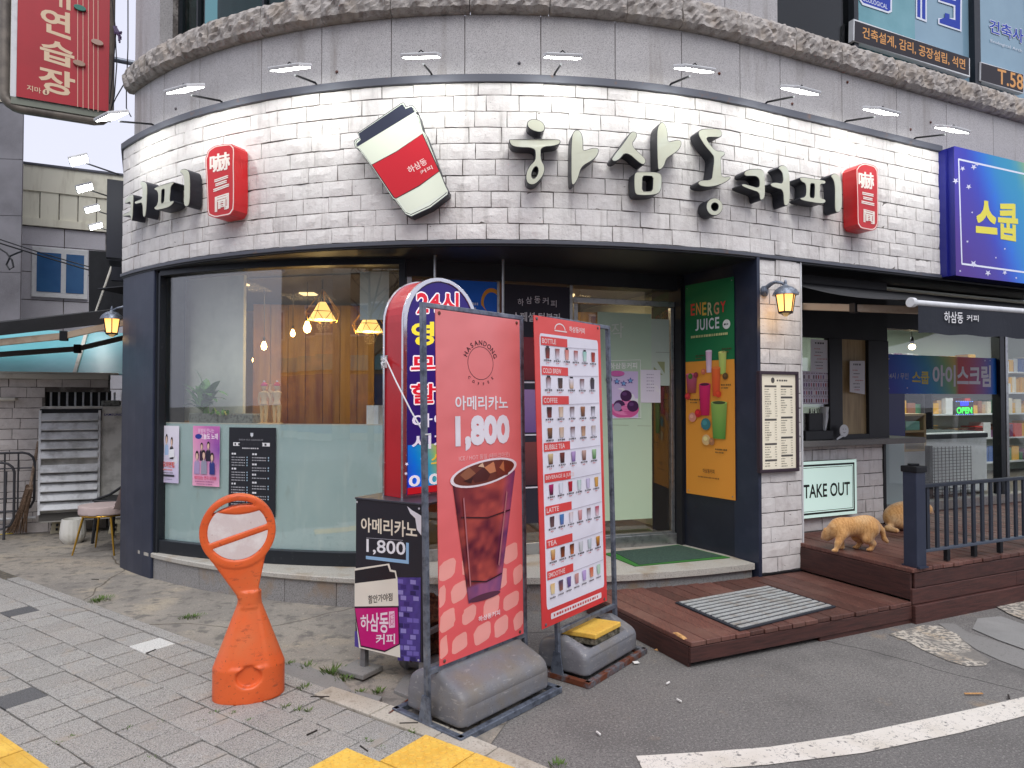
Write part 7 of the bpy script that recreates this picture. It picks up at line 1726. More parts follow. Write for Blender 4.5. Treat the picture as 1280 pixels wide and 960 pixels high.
# jointed wooden figures
def mannequin(px, hat, arm_up, label):
    u = Bow(-.12).hit(px, 520)[0]; b = Bow(-.12).pt(u, ZF - .006); o = empty('wooden_mannequin', b, label, 'figurine', 'artist mannequins'); d_, n_ = arc_dir(u); X_ = Vector((d_.x, d_.y, 0)); s = .34
    q = lambda x, z, y=0: b + X_ * x * s + Vector((n_.x, n_.y, 0)) * y * s + Vector((0, 0, z * s))
    MB().lathe([(.055, 0), (.055, .01), (.045, .014)], b, 16).build('base', M_bamboo, o)
    for sx_ in (-.07, .07): MB().tube([q(sx_ * .9, .05), q(sx_ * .95, .28), q(sx_, .3), q(sx_, .5)], [.012, .018, .015, .022], 8).build('leg', M_bamboo, o, smooth=True)
    MB().lathe([(.02, .48 * s), (.036, .52 * s), (.03, .58 * s), (.024, .62 * s), (.04, .76 * s), (.044, .82 * s), (.014, .85 * s), (.012, .88 * s)], b, 12, sx=.7, x=X_).build('torso', M_bamboo, o, smooth=True)
    MB().tube([q(-.13, .8), q(-.17, .66), q(-.17, .64), q(-.15, .5)], [.013, .012, .011, .009], 7).build('arm', M_bamboo, o, smooth=True)
    MB().tube([q(.13, .8), q(.2, .68), q(.22, .66), q(.2, .5)] if not arm_up else [q(-.13, .8), q(-.22, .84), q(-.24, .86), q(-.2, 1.02)], [.013, .012, .011, .009], 7).build('arm', M_bamboo, o, smooth=True)
    MB().lathe([(.008, .87 * s), (.02, .91 * s), (.024, .97 * s), (.014, 1.02 * s)], b, 10).build('head', M_bamboo, o, smooth=True); MB().lathe([(.028, .98 * s), (.028, 1.02 * s), (.016, 1.06 * s), (.006, 1.075 * s)], b, 10).build('hat', mat('hat_%d' % hat[1], rgb(*hat), .8), o, smooth=True); MB().lathe([(.004, 1.06 * s), (.011, 1.09 * s), (.004, 1.12 * s)], b, 8).build('pompom', M_white, o, smooth=True)
mannequin(330, (214, 60, 110), False, 'wooden artist mannequin in a pink bobble hat on the ledge'); mannequin(346, (206, 30, 40), True, 'wooden artist mannequin in a red bobble hat waving on the ledge')
wb2, ub2 = in_glass(466, 528, .12); bx2 = curved('white_box', M_white, ub2 - .05, ub2 + .06, ZF - .004, ZF + .16, -.2, -.1, None, sf=Bow(0)); bx2.parent = None; bx2.location = org(bld); tag(bx2, 'small white box standing on the window ledge by the mullion', 'box')
# ================================================================== ENTRANCE POSTERS
z9 = zoom(490, 300, 4.7407); zq = zoom(640, 380, 3.6909)
def f_blue(p):
    p.grad(0, 0, 1, 1, lambda a, b: mixc(rgb(20, 60, 170), rgb(30, 110, 220), b), 2, 3)
    w = p.layer(); p.mb.extrude(p.sf, [ell(.86, .9, .2, .07, 20, 0, .9, 4.6) + list(reversed(ell(.86, .9, .15, .05, 20, 0, .9, 4.6)))], w, w, sides=False, col=rgb(226, 160, 60))
    p.dashes(.42, .885, .2, .012, 5, rgb(200, 210, 230)); p.dashes(.42, .865, .16, .01, 5, rgb(200, 210, 230))
glass_poster(z9, ((310, 1500), (632, 1500), (632, 250), (310, 236)), 'blue poster with an orange letter shape on the glazing behind the round sign', f_blue, sf=EP, w=.012, base=(24, 70, 180))
def f_blk(p):
    for i, ch in enumerate('하삼동커피'): p.text(ch, .2 + i * .125, .905 + .02 * math.sin(math.pi * (i + .5) / 5), .29 + i * .125, .935 + .02 * math.sin(math.pi * (i + .5) / 5), rgb(214, 214, 220), .004)
    p.text('스페셜 텀블러', .12, .845, .84, .885, rgb(226, 226, 230), .015)
    for k, (c0, c1) in enumerate((((150, 60, 70), (90, 30, 40)), ((150, 120, 170), (110, 80, 140)), ((120, 60, 60), (60, 30, 40)))):
        y = .6 - k * .22; p.gquad([(.2, y), (.6, y), (.66, y + .18), (.14, y + .18)], lambda a, b, c0=c0, c1=c1: mixc(rgb(*c1), rgb(*c0), b), 4, 4); p.line([(.16, y - .01), (.64, y - .01)], .006, rgb(210, 206, 216)); p.dashes(.68, y + .1, .2, .012, 4, rgb(220, 220, 226)); p.dashes(.7, y + .075, .16, .014, 3, rgb(220, 220, 226))
    p.rect(.72, .76, .95, .8, rgb(70, 50, 120))
glass_poster(z9, ((662, 1660), (1055, 1690), (1050, 280), (662, 262)), 'tall black drinks poster with white lettering on the entrance glazing', f_blk, sf=EP, w=.012, base=(30, 28, 44))
DP = Plane(EP.o + EP.n * .004, EP.x, EP.n)
gs = glass_poster(zq, ((395, 1000), (655, 990), (632, 52), (395, 30)), 'large pale green sheet covering the cafe door glass', lambda p: (p.grad(0, 0, 1, 1, lambda a, b: mixc(rgb(190, 210, 180), rgb(176, 200, 180), b), 3, 5), p.line([(.02, .46), (.98, .45)], .003, rgb(160, 176, 150))), name='door_sheet', cat='sheet', sf=DP, w=.003, base=(196, 212, 184))
glass_poster(zq, ((634, 375), (726, 378), (726, 70), (634, 70)), 'pale grey sheet at the upper right of the door glass', lambda p: (p.rect(0, 0, 1, 1, rgb(180, 196, 184)), p.rect(.2, .16, .75, .36, rgb(140, 150, 110)), p.line([(0, .5), (1, .5)], .01, rgb(150, 160, 150))), name='door_sheet', cat='sheet', sf=DP, w=.002, base=(182, 198, 186))
def f_purple(p):
    p.rect(0, 0, 1, 1, rgb(206, 190, 226)); p.poly(ell(.55, .2, .48, .2, 24), rgb(206, 90, 150)); p.poly(ell(.55, .22, .4, .15, 24), rgb(226, 130, 180))
    for x, y in ((.6, .48), (.38, .27), (.82, .26)): p.poly(ell(x, y, .19, .12, 18), rgb(66, 30, 76)); p.poly(ell(x - .05, y + .04, .08, .04, 10), rgb(96, 54, 110))
    p.poly(ell(.32, .24, .13, .085, 14), rgb(150, 130, 170))
    for x, y in ((.3, .78), (.52, .74), (.74, .8)): p.poly(star(x, y, .12, 5, .6), rgb(70, 70, 150)); p.poly(ell(x, y, .05, .03, 10), rgb(120, 170, 220))
    p.poly(ell(.04, .82, .1, .08, 12), rgb(80, 40, 90)); p.poly(ell(.3, .95, .25, .06, 14), rgb(206, 100, 170))
glass_poster(zq, ((440, 528), (582, 528), (578, 312), (438, 308)), 'purple dessert poster on the cafe door below white lettering', f_purple, sf=DP, w=.006)
wl_ = Print(DP, .0085); wl_.map = zq; wl_.text4('하삼동커피', (448, 300), (575, 298), (575, 270), (448, 272), rgb(244, 246, 244), .012)
for a, b in (((436, 262), (590, 258)), ((436, 525), (436, 262)), ((592, 525), (590, 258)), ((436, 527), (592, 525))): wl_.line([a, b], .006, rgb(226, 232, 226))
wl_.text4('작', (455, 160), (512, 155), (512, 85), (455, 90), rgb(206, 216, 206), .005)
wl_.build('door_lettering', door, MATS['print'])
glass_poster(zq, ((592, 452), (682, 458), (684, 306), (590, 302)), 'white typed sheet taped on the door beside the purple poster', lambda p: [p.rect(0, 0, 1, 1, rgb(222, 218, 232))] + [p.dashes(.3, .85 - k * .1, .4, .02, 4, rgb(150, 140, 170)) for k in range(6)], sf=DP, w=.007)
# green entrance mat
gz = ZE + .002
gm = empty('entrance_mat', G(820, 700, gz), 'dark green carpet mat with bright green edge on the granite doorstep', 'doormat')
zm7 = zoom(740, 660, 4)
def flat(pts, z0, z1, name, m, par): 
    ps = [G(*zm7(*p), z0) for p in pts]; MB().add(ps + [p + Vector((0, 0, z1 - z0)) for p in ps], [(4, 5, 6, 7), (0, 1, 5, 4), (1, 2, 6, 5), (2, 3, 7, 6), (3, 0, 4, 7)]).build(name, m, par)
flat([(60, 130), (215, 193), (690, 150), (430, 86)], gz, gz + .006, 'edge', M_greenedge, gm); flat([(105, 122), (235, 188), (650, 145), (435, 90)], gz + .001, gz + .010, 'carpet', M_greenmat, gm)
# pipes hanging from the soffit behind the round sign
for x in (536, 618):
    p = EP.pt(EP.hit(x, 340)[0], 2.2, .25); o = MB().tube([p, Vector((p.x, p.y, 2.77))], .012, 8).build('hanging_pipe', M_steel, smooth=True); tag(o, 'thin steel pipe hanging from the entrance ceiling ' + ('above the round topped sign' if x < 600 else 'beside the black drinks poster'), 'pipe', 'ceiling pipes')
# ================================================================== LEFT: SIDE STREET
DL = Vector((D1.x, D1.y, 0)); NL = Vector((N1.x, N1.y, 0))
# low white brick wall
LO = Vector((-5.05, 8.72, 0)); LWp = Plane(LO, -DL, NL)             # u runs to the left
class Flip(Plane):
    pass
LQ = Plane(LO - DL * 3.4, DL, NL)                                    # u runs left to right, ends at 3.4
ZL = LQ.hit(80, 469)[1]
lw = empty('low_brick_wall', LO - DL * 1.7, 'low white painted brick wall with a grille window at the side street', 'wall')
gx0, gx1 = LQ.hit(56, 500)[0], 3.4; gz0, gz1 = LQ.hit(90, 508)[1], LQ.hit(90, 490)[1]
MB().slab(LQ, -3, gx0, 0, ZL - .05, -.15, -.016).build('core', M_mortar, lw); MB().slab(LQ, gx0, gx1, 0, gz0, -.15, -.016).build('core', M_mortar, lw); MB().slab(LQ, gx0, gx1, gz1, ZL - .05, -.15, -.016).build('core', M_mortar, lw)
MB().slab(LQ, gx0 - .02, gx1, gz0 - .02, gz1 + .02, -.3, -.25).build('grille_backing', M_black, lw)
for k in range(12): u = gx0 + .05 + k * .085; MB().slab(LQ, u - .01, u + .01, gz0, gz1, -.1, -.07).build('grille_bar', M_louver, lw)
sx0, sx1, sz0, sz1 = -2.0, LQ.hit(18, 480)[0], LQ.hit(10, 497)[1], LQ.hit(10, 470)[1]
random.seed(41); z = 0; r = 0
M_brickl = mat('grey_white_brick', rgb(212, 205, 201), .8, var=[(8, rgb(192, 184, 180), .45, .7), (60, rgb(130, 120, 116), .66, .74)], bump=[(28, .6, .012)], rnd=.06)
BM2 = [brick_mesh(20 + k, M_brickl) for k in range(5)]; BMs = BM; 
while z < ZL - .08:
    z1 = min(z + .125, ZL - .05); u = -.6 + (.14 if r % 2 else 0)
    while u < 3.39:
        w = random.choice((.28, .3, .26)); b = min(u + w, 3.39)
        segs = [(u, b)]
        if z1 > gz0 + .03 and z < gz1 - .03: segs = [(a, min(c, gx0)) for a, c in segs if a < gx0 - .03]
        for a, c in segs:
            if c - a > .04:
                BM = BM2; o = place_brick(lw, a, c, z, z1, LQ); BM = BMs
        u = b
    z = z1; r += 1
MB().slab(LQ, -3, 3.4, ZL - .05, ZL + .01, -.2, .05).build('coping', M_offwhite, lw, bevel=.006)
pz = LQ.hit(10, 499)[1]; MB().tube([LQ.pt(-1, pz, .05), LQ.pt(LQ.hit(20, 499)[0], pz, .05), LQ.pt(LQ.hit(20, 499)[0], pz, -.02)], .022, 10).build('pipe', M_offwhite, lw, smooth=True)
pz = LQ.hit(10, 648)[1]; MB().tube([LQ.pt(-1, pz, .06), LQ.pt(LQ.hit(46, 645)[0], pz, .06)], .018, 8).build('pipe', M_louver, lw, smooth=True)
# teal canopy over the wall
tc_ = empty('canopy', LO - DL * 1.7 + Vector((0, 0, ZL)), 'teal translucent canopy with white ribs above the low brick wall', 'canopy')
def tp(u, t): return LQ.pt(u, ZL + .02 + .62 * t, -.05 - 1.1 * t)
for a, b in ((-3, LQ.hit(93, 450)[0]), (LQ.hit(93, 450)[0], 3.6)): MB().add([tp(a, 0), tp(b, 0), tp(b, 1), tp(a, 1)] + [tp(a, 0) + Vector((0, 0, -.012)), tp(b, 0) + Vector((0, 0, -.012)), tp(b, 1) + Vector((0, 0, -.012)), tp(a, 1) + Vector((0, 0, -.012))], [(0, 1, 2, 3), (7, 6, 5, 4), (0, 4, 5, 1), (1, 5, 6, 2), (2, 6, 7, 3), (3, 7, 4, 0)]).build('panel', M_teal, tc_)
for x in (93, -60):
    u = LQ.hit(x, 450)[0]; a, b = tp(u, -.02) + Vector((0, 0, .015)), tp(u, 1.05) + Vector((0, 0, .015)); MB().box((a + b) / 2, ((b - a).length, .05, .03), b - a).build('rib', M_offwhite, tc_, bevel=.004)
MB().slab(LQ, -3, 3.5, ZL + .012, ZL + .035, -.08, .03).build('edge_bar', M_offwhite, tc_)
# black awning with folding arms reaching over the side street
ba = empty('awning', Vector((-4.3, 7.4, 2.5)), 'black side awning with beige folding arms above the alley', 'awning')
y_ = 7.3
def at(px, py, d): r_ = ray(px, py); return EYE + r_ * (d / r_.y)
q = [at(-60, 412, 6.6), at(156, 384, 7.3), at(156, 408, 7.6), at(-60, 432, 7.2)]
MB().add([at(-60, 410, 6.6), at(160, 385, 7.2), at(160, 402, 7.2), at(-60, 426, 6.6), at(-60, 408, 8.2), at(160, 384, 8.8), at(160, 398, 8.8), at(-60, 420, 8.2)], [(0, 1, 2, 3), (7, 6, 5, 4), (0, 4, 5, 1), (3, 2, 6, 7), (0, 3, 7, 4), (1, 5, 6, 2)]).build('canvas', M_canvas, ba)
for pts, w, m in ((((-40, 432, 6.7), (80, 420, 7.0), (160, 402, 7.2)), .07, M_arm), (((-40, 446, 7.6), (97, 436, 7.9), (160, 421, 8.1)), .06, mat('grey_brown_arm', rgb(84, 78, 76), .5))):  # rear arm is grey-brown, front arm beige
    for a, b in zip(pts, pts[1:]):
        A_, B_ = at(*a), at(*b); MB().box((A_ + B_) / 2, ((B_ - A_).length, .03, w), B_ - A_).build('arm', m, ba, bevel=.006)
    c = at(*pts[1]); MB().box(c, (.07, .05, .1), (1, .2)).build('arm_elbow', M_blackmetal, ba, bevel=.006)
bp_ = MB().add([at(111, 313, 8.6), at(160, 316, 8.6), at(160, 395, 8.6), at(111, 392, 8.6)] + [at(111, 313, 8.75), at(160, 316, 8.75), at(160, 395, 8.75), at(111, 392, 8.75)], [(3, 2, 1, 0), (4, 5, 6, 7), (0, 1, 5, 4), (1, 2, 6, 5), (2, 3, 7, 6), (3, 0, 4, 7)]).build('black_screen', M_canvas); tag(bp_, 'black canvas screen above the side awning', 'screen')
tag(MB().tube([at(146, 314, 8.5), at(132, 355, 8.4), at(119, 392, 8.4)], .012, 6).build('rope', M_offwhite), 'pale rope stretched in front of the black canvas screen', 'rope')
# outdoor air conditioner with louvre guard
AQ = Plane(LQ.o + NL * .42, DL, NL)
a0 = AQ.hit(50, 600)[0]; a1 = 3.6; az0, az1 = AQ.hit(50, 654)[1], AQ.hit(60, 508)[1]
ac = empty('air_conditioner', AQ.pt((a0 + a1) / 2, az0, -.2), 'large grey outdoor air conditioner with louvred guard against the low wall', 'air conditioner')
MB().slab(AQ, a0, a1, az0, az1, -.36, 0).build('casing', M_ac, ac, bevel=.012)
lx0, lx1 = AQ.hit(52, 560)[0], AQ.hit(123, 560)[0]
MB().slab(AQ, lx0 - .02, lx1 + .03, az1 - .17, az1 - .03, .001, .01).build('fan_grille', M_blackmetal, ac)
def louv(z0, z1, n):
    for k in range(n):
        za = z0 + (z1 - z0) * k / n; zb_ = z0 + (z1 - z0) * (k + 1) / n; mb = MB()
        pr = [(0, za + .008), (.075, za + .02), (.078, za + .028), (.015, zb_ - .003), (0, zb_ - .003)]
        mb.extrude(Plane(AQ.pt(lx0, 0, .012), NL, -DL), [[(p[0], p[1]) for p in pr]], -(lx1 - lx0), 0); mb.build('louvre', M_louver, ac)
zc1, zc0 = AQ.hit(85, 516)[1], AQ.hit(85, 574)[1]; louv(zc0, zc1, 5); zd1, zd0 = AQ.hit(85, 580)[1], AQ.hit(85, 638)[1]; louv(zd0, zd1, 5)
for s in (lx0 - .012, lx1 + .012): MB().slab(AQ, s - .012, s + .012, zd0 - .03, zc1 + .03, .001, .05).build('guard_side', M_louver, ac)
MB().slab(AQ, lx0 - .02, lx1 + .02, az0 + .02, zd0 - .02, .001, .006).build('fin_coil', mat('coil_fins', rgb(96, 94, 90), .6, .4, bump=[(150, .8, .004, (1, 1, .05))]), ac)
for k in range(9): z = az0 + .1 + k * .12; MB().slab(AQ, lx1 + .06, a1 - .02, z, z + .006, .0, .004).build('panel_rib', M_ac, ac)
p_ = Print(AQ, .002); p_.map = zoom(0, 460, 8); p_.text4('SAMSUNG', (1038, 478), (1225, 478), (1225, 455), (1038, 455), rgb(40, 40, 130), .015); p_.build('lettering', ac)
for x in (66, 139):
    f_ = G(x, 668); f_.z = .006; o = MB().box(f_ + Vector((0, .1, .075)), (.15, .16, .15), DL, taper=.72).build('foot_block', mat('beige_block', rgb(206, 196, 166), .7), ac, bevel=.006)
    for dx in (-.03, .03):
        for dz in (.05, .1): MB().box(f_ + Vector((dx * 1.0, .018 + dz * .13 + .0, dz)) + DL * 0, (.022, .02, .03), DL).build('block_slot', M_black, ac)
rk = tag(MB().box(AQ.pt(AQ.hit(138, 505)[0], az1 + .035, -.1), (.2, .15, .07), DL).build('stone_lid', M_concrete_pot, bevel=.015), 'flat grey stone lying on top of the air conditioner', 'stone')
# barricade
bf = empty('barricade', G(20, 660), 'grey tube crowd barrier leaning against the low brick wall', 'barrier'); BQ = Plane(LQ.o + NL * .2, DL, NL)
b0, b1 = -.3, BQ.hit(43, 600)[0]; t_ = BQ.hit(20, 566)[1]; M_tube = mat('dull_grey_tube', rgb(74, 74, 78), .5, .5)
def rr_tube(x0, x1, z0, z1, r, w): 
    pts = [BQ.pt(x0, z1, w), BQ.pt(x1 - r, z1, w)] + [BQ.pt(x1 - r + r * math.sin(a), z1 - r + r * math.cos(a), w) for a in (.5, 1.0, 1.57)] + [BQ.pt(x1, z0 + r, w), BQ.pt(x1 - r * .3, z0 + r * .3, w), BQ.pt(x1 - r, z0, w), BQ.pt(x0, z0, w)]; return MB().tube(pts, .014, 8)
rr_tube(b0, b1, .3, t_, .12, 0).build('frame', M_tube, bf, smooth=True); rr_tube(b0, b1 - .17, .12, t_ - .1, .12, .14).build('frame', M_tube, bf, smooth=True)
for k in range(5): u = b1 - .16 - k * .13; MB().tube([BQ.pt(u, .3, 0), BQ.pt(u, t_, 0)], .009, 6).build('bar', M_tube, bf)
for z in (t_ - .18, .45): MB().tube([BQ.pt(b0, z, .0), BQ.pt(b1, z, .0)], .009, 6).build('rail', M_tube, bf)
for u in (b1 - .25, b0 + .2): MB().tube([BQ.pt(u, t_ - .2, .14), BQ.pt(u, .01, .2)], .014, 6).build('leg', M_tube, bf)
# broom
bt = at(48, 552, 8.35); bm_ = at(37, 612, 8.12); bb_ = G(20, 669); bb_.z = .02
br = empty('broom', bb_, 'worn straw broom leaning beside the air conditioner', 'broom'); MB().tube([bt, bm_], .016, 8).build('handle', M_stick, br, smooth=True); random.seed(51)
for k in range(70):
    a = random.uniform(0, 6.28); r_ = random.uniform(.02, .055); s = bm_ + Vector((math.cos(a) * .03, math.sin(a) * .03, random.uniform(-.02, .06))); m_ = bm_ * .5 + bb_ * .5 + Vector((math.cos(a), math.sin(a), 0)) * r_ * 1.1; e = bb_ + Vector((math.cos(a) * .12, math.sin(a) * .06, random.uniform(0, .03)))
    MB().tube([s, m_, e], [.006, .006, .003], 4).build('straw', M_straw, br)
MB().lathe([(.032, -.015), (.036, 0), (.032, .015)], bm_ + Vector((0, 0, .01)), 10, axis=bt - bm_).build('binding', M_stick, br)
dp = tag(MB().box(G(7, 667) + Vector((0, 0, .02)), (.2, .18, .03), (1, .3), (.1, -.2, 1)).build('dustpan', mat('yellow_plastic', rgb(222, 196, 70), .5), bevel=.008), 'yellow plastic dustpan beside the straw broom', 'dustpan')
# chair with gold legs
cs = Vector((-4.28, 7.35, 0)); cz = .455
chr_ = empty('chair', Vector((cs.x, cs.y, .006)), 'pink upholstered chair with slim gold legs behind the navy column', 'chair')
vs, fs = sdf_mesh(lambda X, Y, Z: np.maximum(np.sqrt((X / .24) ** 2 + (Y / .23) ** 2) * .23 - .23, np.abs(Z) - .035) - .008, (-.29, -.29, -.07), (.29, .29, .07), .014)
MB().add([cs + Vector((p.x, p.y, p.z + cz)) for p in vs], fs).build('seat', M_pink, chr_, smooth=True, angle=180)
def bk(u, v): a = -.95 + 1.9 * u; return cs + Vector((.2 + .09 * v + .035 * math.cos(a * 1.6), .25 * math.sin(a) * (1 - .25 * v), cz + .02 + .36 * v))
mbk = MB().grid(bk, 12, 8); mbk.grid(lambda u, v: bk(1 - u, v) + Vector((.035, 0, 0)), 12, 8); mbk.build('backrest', M_pink, chr_, smooth=True)
MB().lathe([(.225, -.012), (.232, 0), (.225, .012)], cs + Vector((0, 0, cz - .05)), 28).build('seat_ring', M_gold, chr_, smooth=True)
for sx_, sy_ in ((-1, -1), (-1, 1), (1, -1), (1, 1)): MB().tube([cs + Vector((sx_ * .14, sy_ * .14, cz - .05)), cs + Vector((sx_ * .215, sy_ * .2, .006))], [.013, .008], 8).build('leg', M_gold, chr_, smooth=True)
c2 = Vector((-4.45, 7.95, 0)); ch2 = empty('chair', Vector((c2.x, c2.y, .006)), 'black plastic chair behind the pink chair', 'chair')
MB().box(c2 + Vector((0, 0, .47)), (.42, .42, .05), (1, .2)).build('seat', M_black, ch2, bevel=.015); MB().box(c2 + Vector((.24, .02, .7)), (.03, .4, .46), (1, .2), (.25, 0, 1)).build('backrest', M_black, ch2, bevel=.01)
for sx_, sy_ in ((-1, -1), (-1, 1), (1, -1), (1, 1)): MB().tube([c2 + Vector((sx_ * .17, sy_ * .17, .45)), c2 + Vector((sx_ * .2, sy_ * .2, .006))], .016, 6).build('leg', M_black, ch2)
MB().tube([c2 + Vector((-.2, -.2, .48)), c2 + Vector((.0, -.22, .55)), c2 + Vector((.26, -.22, .72))], .015, 6).build('armrest', M_black, ch2)
# white ribbed pot
pt_ = G(91, 679); pt_.z = .006; po = empty('plant_pot', pt_, 'empty white ribbed ceramic pot beside the gold legged chair', 'pot'); mb = MB(); n = 72
prof = [(.085, 0), (.1, .02), (.125, .06), (.128, .12), (.118, .22), (.11, .265), (.102, .268), (.1, .24), (.11, .1), (.02, .08)]
vs = []; fs = []
for i, (r_, h_) in enumerate(prof):
    for k in range(n): a = 2 * math.pi * k / n; rr_ = r_ * (1 + (.018 * math.cos(a * 18) if 0 < i < 5 else 0)); vs.append(pt_ + Vector((rr_ * math.cos(a), rr_ * math.sin(a), h_)))
for i in range(len(prof) - 1):
    for k in range(n): fs.append((i * n + k, i * n + (k + 1) % n, (i + 1) * n + (k + 1) % n, (i + 1) * n + k))
mb.add(vs, fs).build('body', M_ceramic, po, smooth=True)
# ================================================================== BUILDINGS BEHIND
g0 = at(88, 400, 13.0); gx_ = Vector((math.cos(.45), math.sin(.45), 0)); gn_ = Vector((gx_.y, -gx_.x, 0)); GQ = Plane((g0.x, g0.y, 0), gx_, gn_)
gb = empty('grey_building', GQ.pt(0, 0, -.5), 'grey panelled building with cream siding and a blue sliding window across the alley', 'building')
gL, gR = -3.2, 3.6; zt_, zm_ = GQ.hit(88, 213)[1], GQ.hit(88, 285)[1]
MB().slab(GQ, gL, gR, 0, zt_ - .05, -3, -.02).build('core', M_mortar, gb)
MB().slab(GQ, gL, gR, zt_, zt_ + .04, -3.05, .08).build('coping', M_trim, gb); MB().slab(GQ, gL, gR, zm_ + .62, zt_, -.02, .05).build('parapet', M_cladding, gb); MB().slab(GQ, gL, gR, zm_ - .02, zm_ + .12, -.02, .05).build('siding_sill', M_cladding, gb)
k = 0; u = gL
while u < gR: MB().slab(GQ, u + .008, min(u + .29, gR), zm_ + .12, zm_ + .62, -.02, .02 + .012 * (k % 2)).build('siding_board', M_cladding, gb); u += .3; k += 1
wx0, wx1 = GQ.hit(40, 340)[0], GQ.hit(110, 340)[0]; wz0, wz1 = GQ.hit(75, 373)[1], GQ.hit(75, 311)[1]
vx = [gL] + [GQ.hit(x, 330)[0] for x in (0, 80, 132)] + [gR]; vz = [0, 1.0, 1.8, wz0 - .05] + [GQ.hit(88, y)[1] for y in (310, 287)]; vz = sorted(set(round(z, 3) for z in vz + [zm_ - .02, (wz0 + wz1) / 2]))
for a, b in zip(vx, vx[1:]):
    for c, d in zip(vz, vz[1:]):
        if b - a > .05 and d - c > .05: MB().slab(GQ, a + .008, b - .008, c + .008, d - .008, -.03, 0).build('panel', M_panel, gb)
win = MB().slab(GQ, wx0, wx1, wz0, wz1, -.02, .05).build('window', M_white, gb, bevel=.008)
wmx = GQ.hit(80, 340)[0]
for a, b in ((wx0 + .08, wmx - .04), (wmx + .04, wx1 - .06)): MB().slab(GQ, a, b, wz0 + .1, wz1 - .1, .052, .058).build('pane', M_bluewin, win)
# dark building at the frame edge
e0 = at(25, 400, 11.0); DQ = Plane((e0.x, e0.y, 0), Vector((1, .1, 0)), Vector((.1, -1, 0)))
db = empty('dark_stone_building', DQ.pt(-2, 0, -.5), 'dark stone clad building at the left edge of the alley', 'building')
ff = [DQ.pt(-6, 0, -.03), DQ.pt(-.01, 0, -.03), Vector((e0.x - .8 * 3.2, e0.y + 3.2, 0)), Vector((e0.x - 8, e0.y + 3.2, 0))]
MB().extrude(GP, [[(p.x, p.y) for p in ff]], 0, 9.5).build('core', M_darkstone, db)
for a, b in ((-5, -3.3), (-3.3, -1.6), (-1.6, 0)):
    z = 0
    while z < 6: MB().slab(DQ, a + .004, b - .004, z + .004, z + .9, -.03, 0).build('stone_panel', M_darkstone, db); z += .904
MB().slab(DQ, -5, -.14, 6.33, 9.5, -.028, .02).build('render_wall', mat('beige_render', rgb(186, 178, 160), .7), db)
# curled bracket and overhead wires
def wire(name, pts, label, r=.008, grp='overhead wires'): tag(MB().tube(pts, r, 5).build(name, M_blackmetal), label, 'wire', grp)
def sag(a, b, s, n=10): return [a + (b - a) * (i / n) + Vector((0, 0, -4 * s * (i / n) * (1 - i / n))) for i in range(n + 1)]
wire('overhead_wire', sag(at(-80, 278, 8), at(170, 354, 9), .02), 'black overhead wire crossing in front of the blue window', .009); wire('overhead_wire', sag(at(-80, 270, 8), at(170, 348, 9), .05), 'black overhead wire crossing in front of the blue window', .007)
cbk = [at(0, 311, 9.5), at(8, 316, 9.5), at(15, 325, 9.5), at(17, 334, 9.5), at(12, 337, 9.5), at(8, 331, 9.5), at(13, 320, 9.5), at(22, 316, 9.5), at(28, 314, 9.5)]
tag(MB().tube(cbk, .012, 6).build('iron_scroll', M_blackmetal), 'curled black iron scroll bracket beside the grey building', 'bracket')
# ================================================================== HANGING RED SIGN
hr = Vector((-4.47, 7.64, 0)); hx3 = Vector((.885, .466, 0)); hn = Vector((.466, -.885, 0)); HWd = .84
HQ = Plane(hr - hx3 * HWd, hx3, hn); hz0 = 4.79; hz1 = 7.4
hs = empty('projecting_sign', hr + Vector((0, 0, hz0)), 'red projecting sign with white letters 연습장 and tube frame on the side wall', 'sign')
MB().slab(HQ, 0, HWd, hz0, hz1, -.16, -.005).build('cabinet', mat('sign_cabinet_grey', rgb(168, 168, 172), .4, .5), hs, bevel=.004); MB().slab(HQ, -.055, -.004, hz0, hz1, -.14, -.02).build('side_strip', M_white, hs)
MB().slab(HQ, 0, HWd, hz0, hz1, -.005, 0).build('face', M_signred, hs)
M_duct = mat('weathered_tube', rgb(128, 120, 110), .5, .3, var=[(6, rgb(96, 90, 84), .45, .7)])
tb0 = [HQ.pt(-.12, hz1, -.08), HQ.pt(-.12, hz0 + .06, -.08)] + [HQ.pt(-.12 + .16 * (1 - math.cos(a)), hz0 + .06 - .16 * math.sin(a), -.08) for a in (.4, .8, 1.2, 1.57)] + [HQ.pt(HWd - .14, hz0 - .1, -.08)] + [HQ.pt(HWd - .14 + .14 * math.sin(a), hz0 - .1 + .14 * (1 - math.cos(a)), -.08) for a in (.5, 1.0, 1.57)] + [HQ.pt(HWd, hz1, -.08)]
MB().tube(tb0, .052, 12).build('tube_frame', M_duct, hs, smooth=True)
MB().tube([HQ.pt(HWd - .05, 5.42, -.08), HQ.pt(HWd + .5, 5.42, -.08)], .03, 10).build('bracket', M_galv, hs, smooth=True)
MB().tube([HQ.pt(HWd - .05, 7.0, -.08), HQ.pt(HWd + .5, 7.0, -.08)], .03, 10).build('bracket', M_galv, hs, smooth=True)
p_ = Print(HQ, .0006); zh = zoom(0, 0, 5.6444); p_.map = zh; CR = rgb(226, 200, 168)
p_.text4('연', (286, 210), (500, 285), (500, 95), (286, 45), CR, .025); p_.text4('습', (282, 415), (525, 490), (525, 325), (282, 262), CR, .025); p_.text4('장', (272, 625), (530, 700), (530, 520), (272, 458), CR, .025)
p_.poly([(418, 48), (440, 54), (440, -60), (418, -60)], CR); p_.poly([(468, 68), (498, 76), (498, -60), (468, -60)], CR)
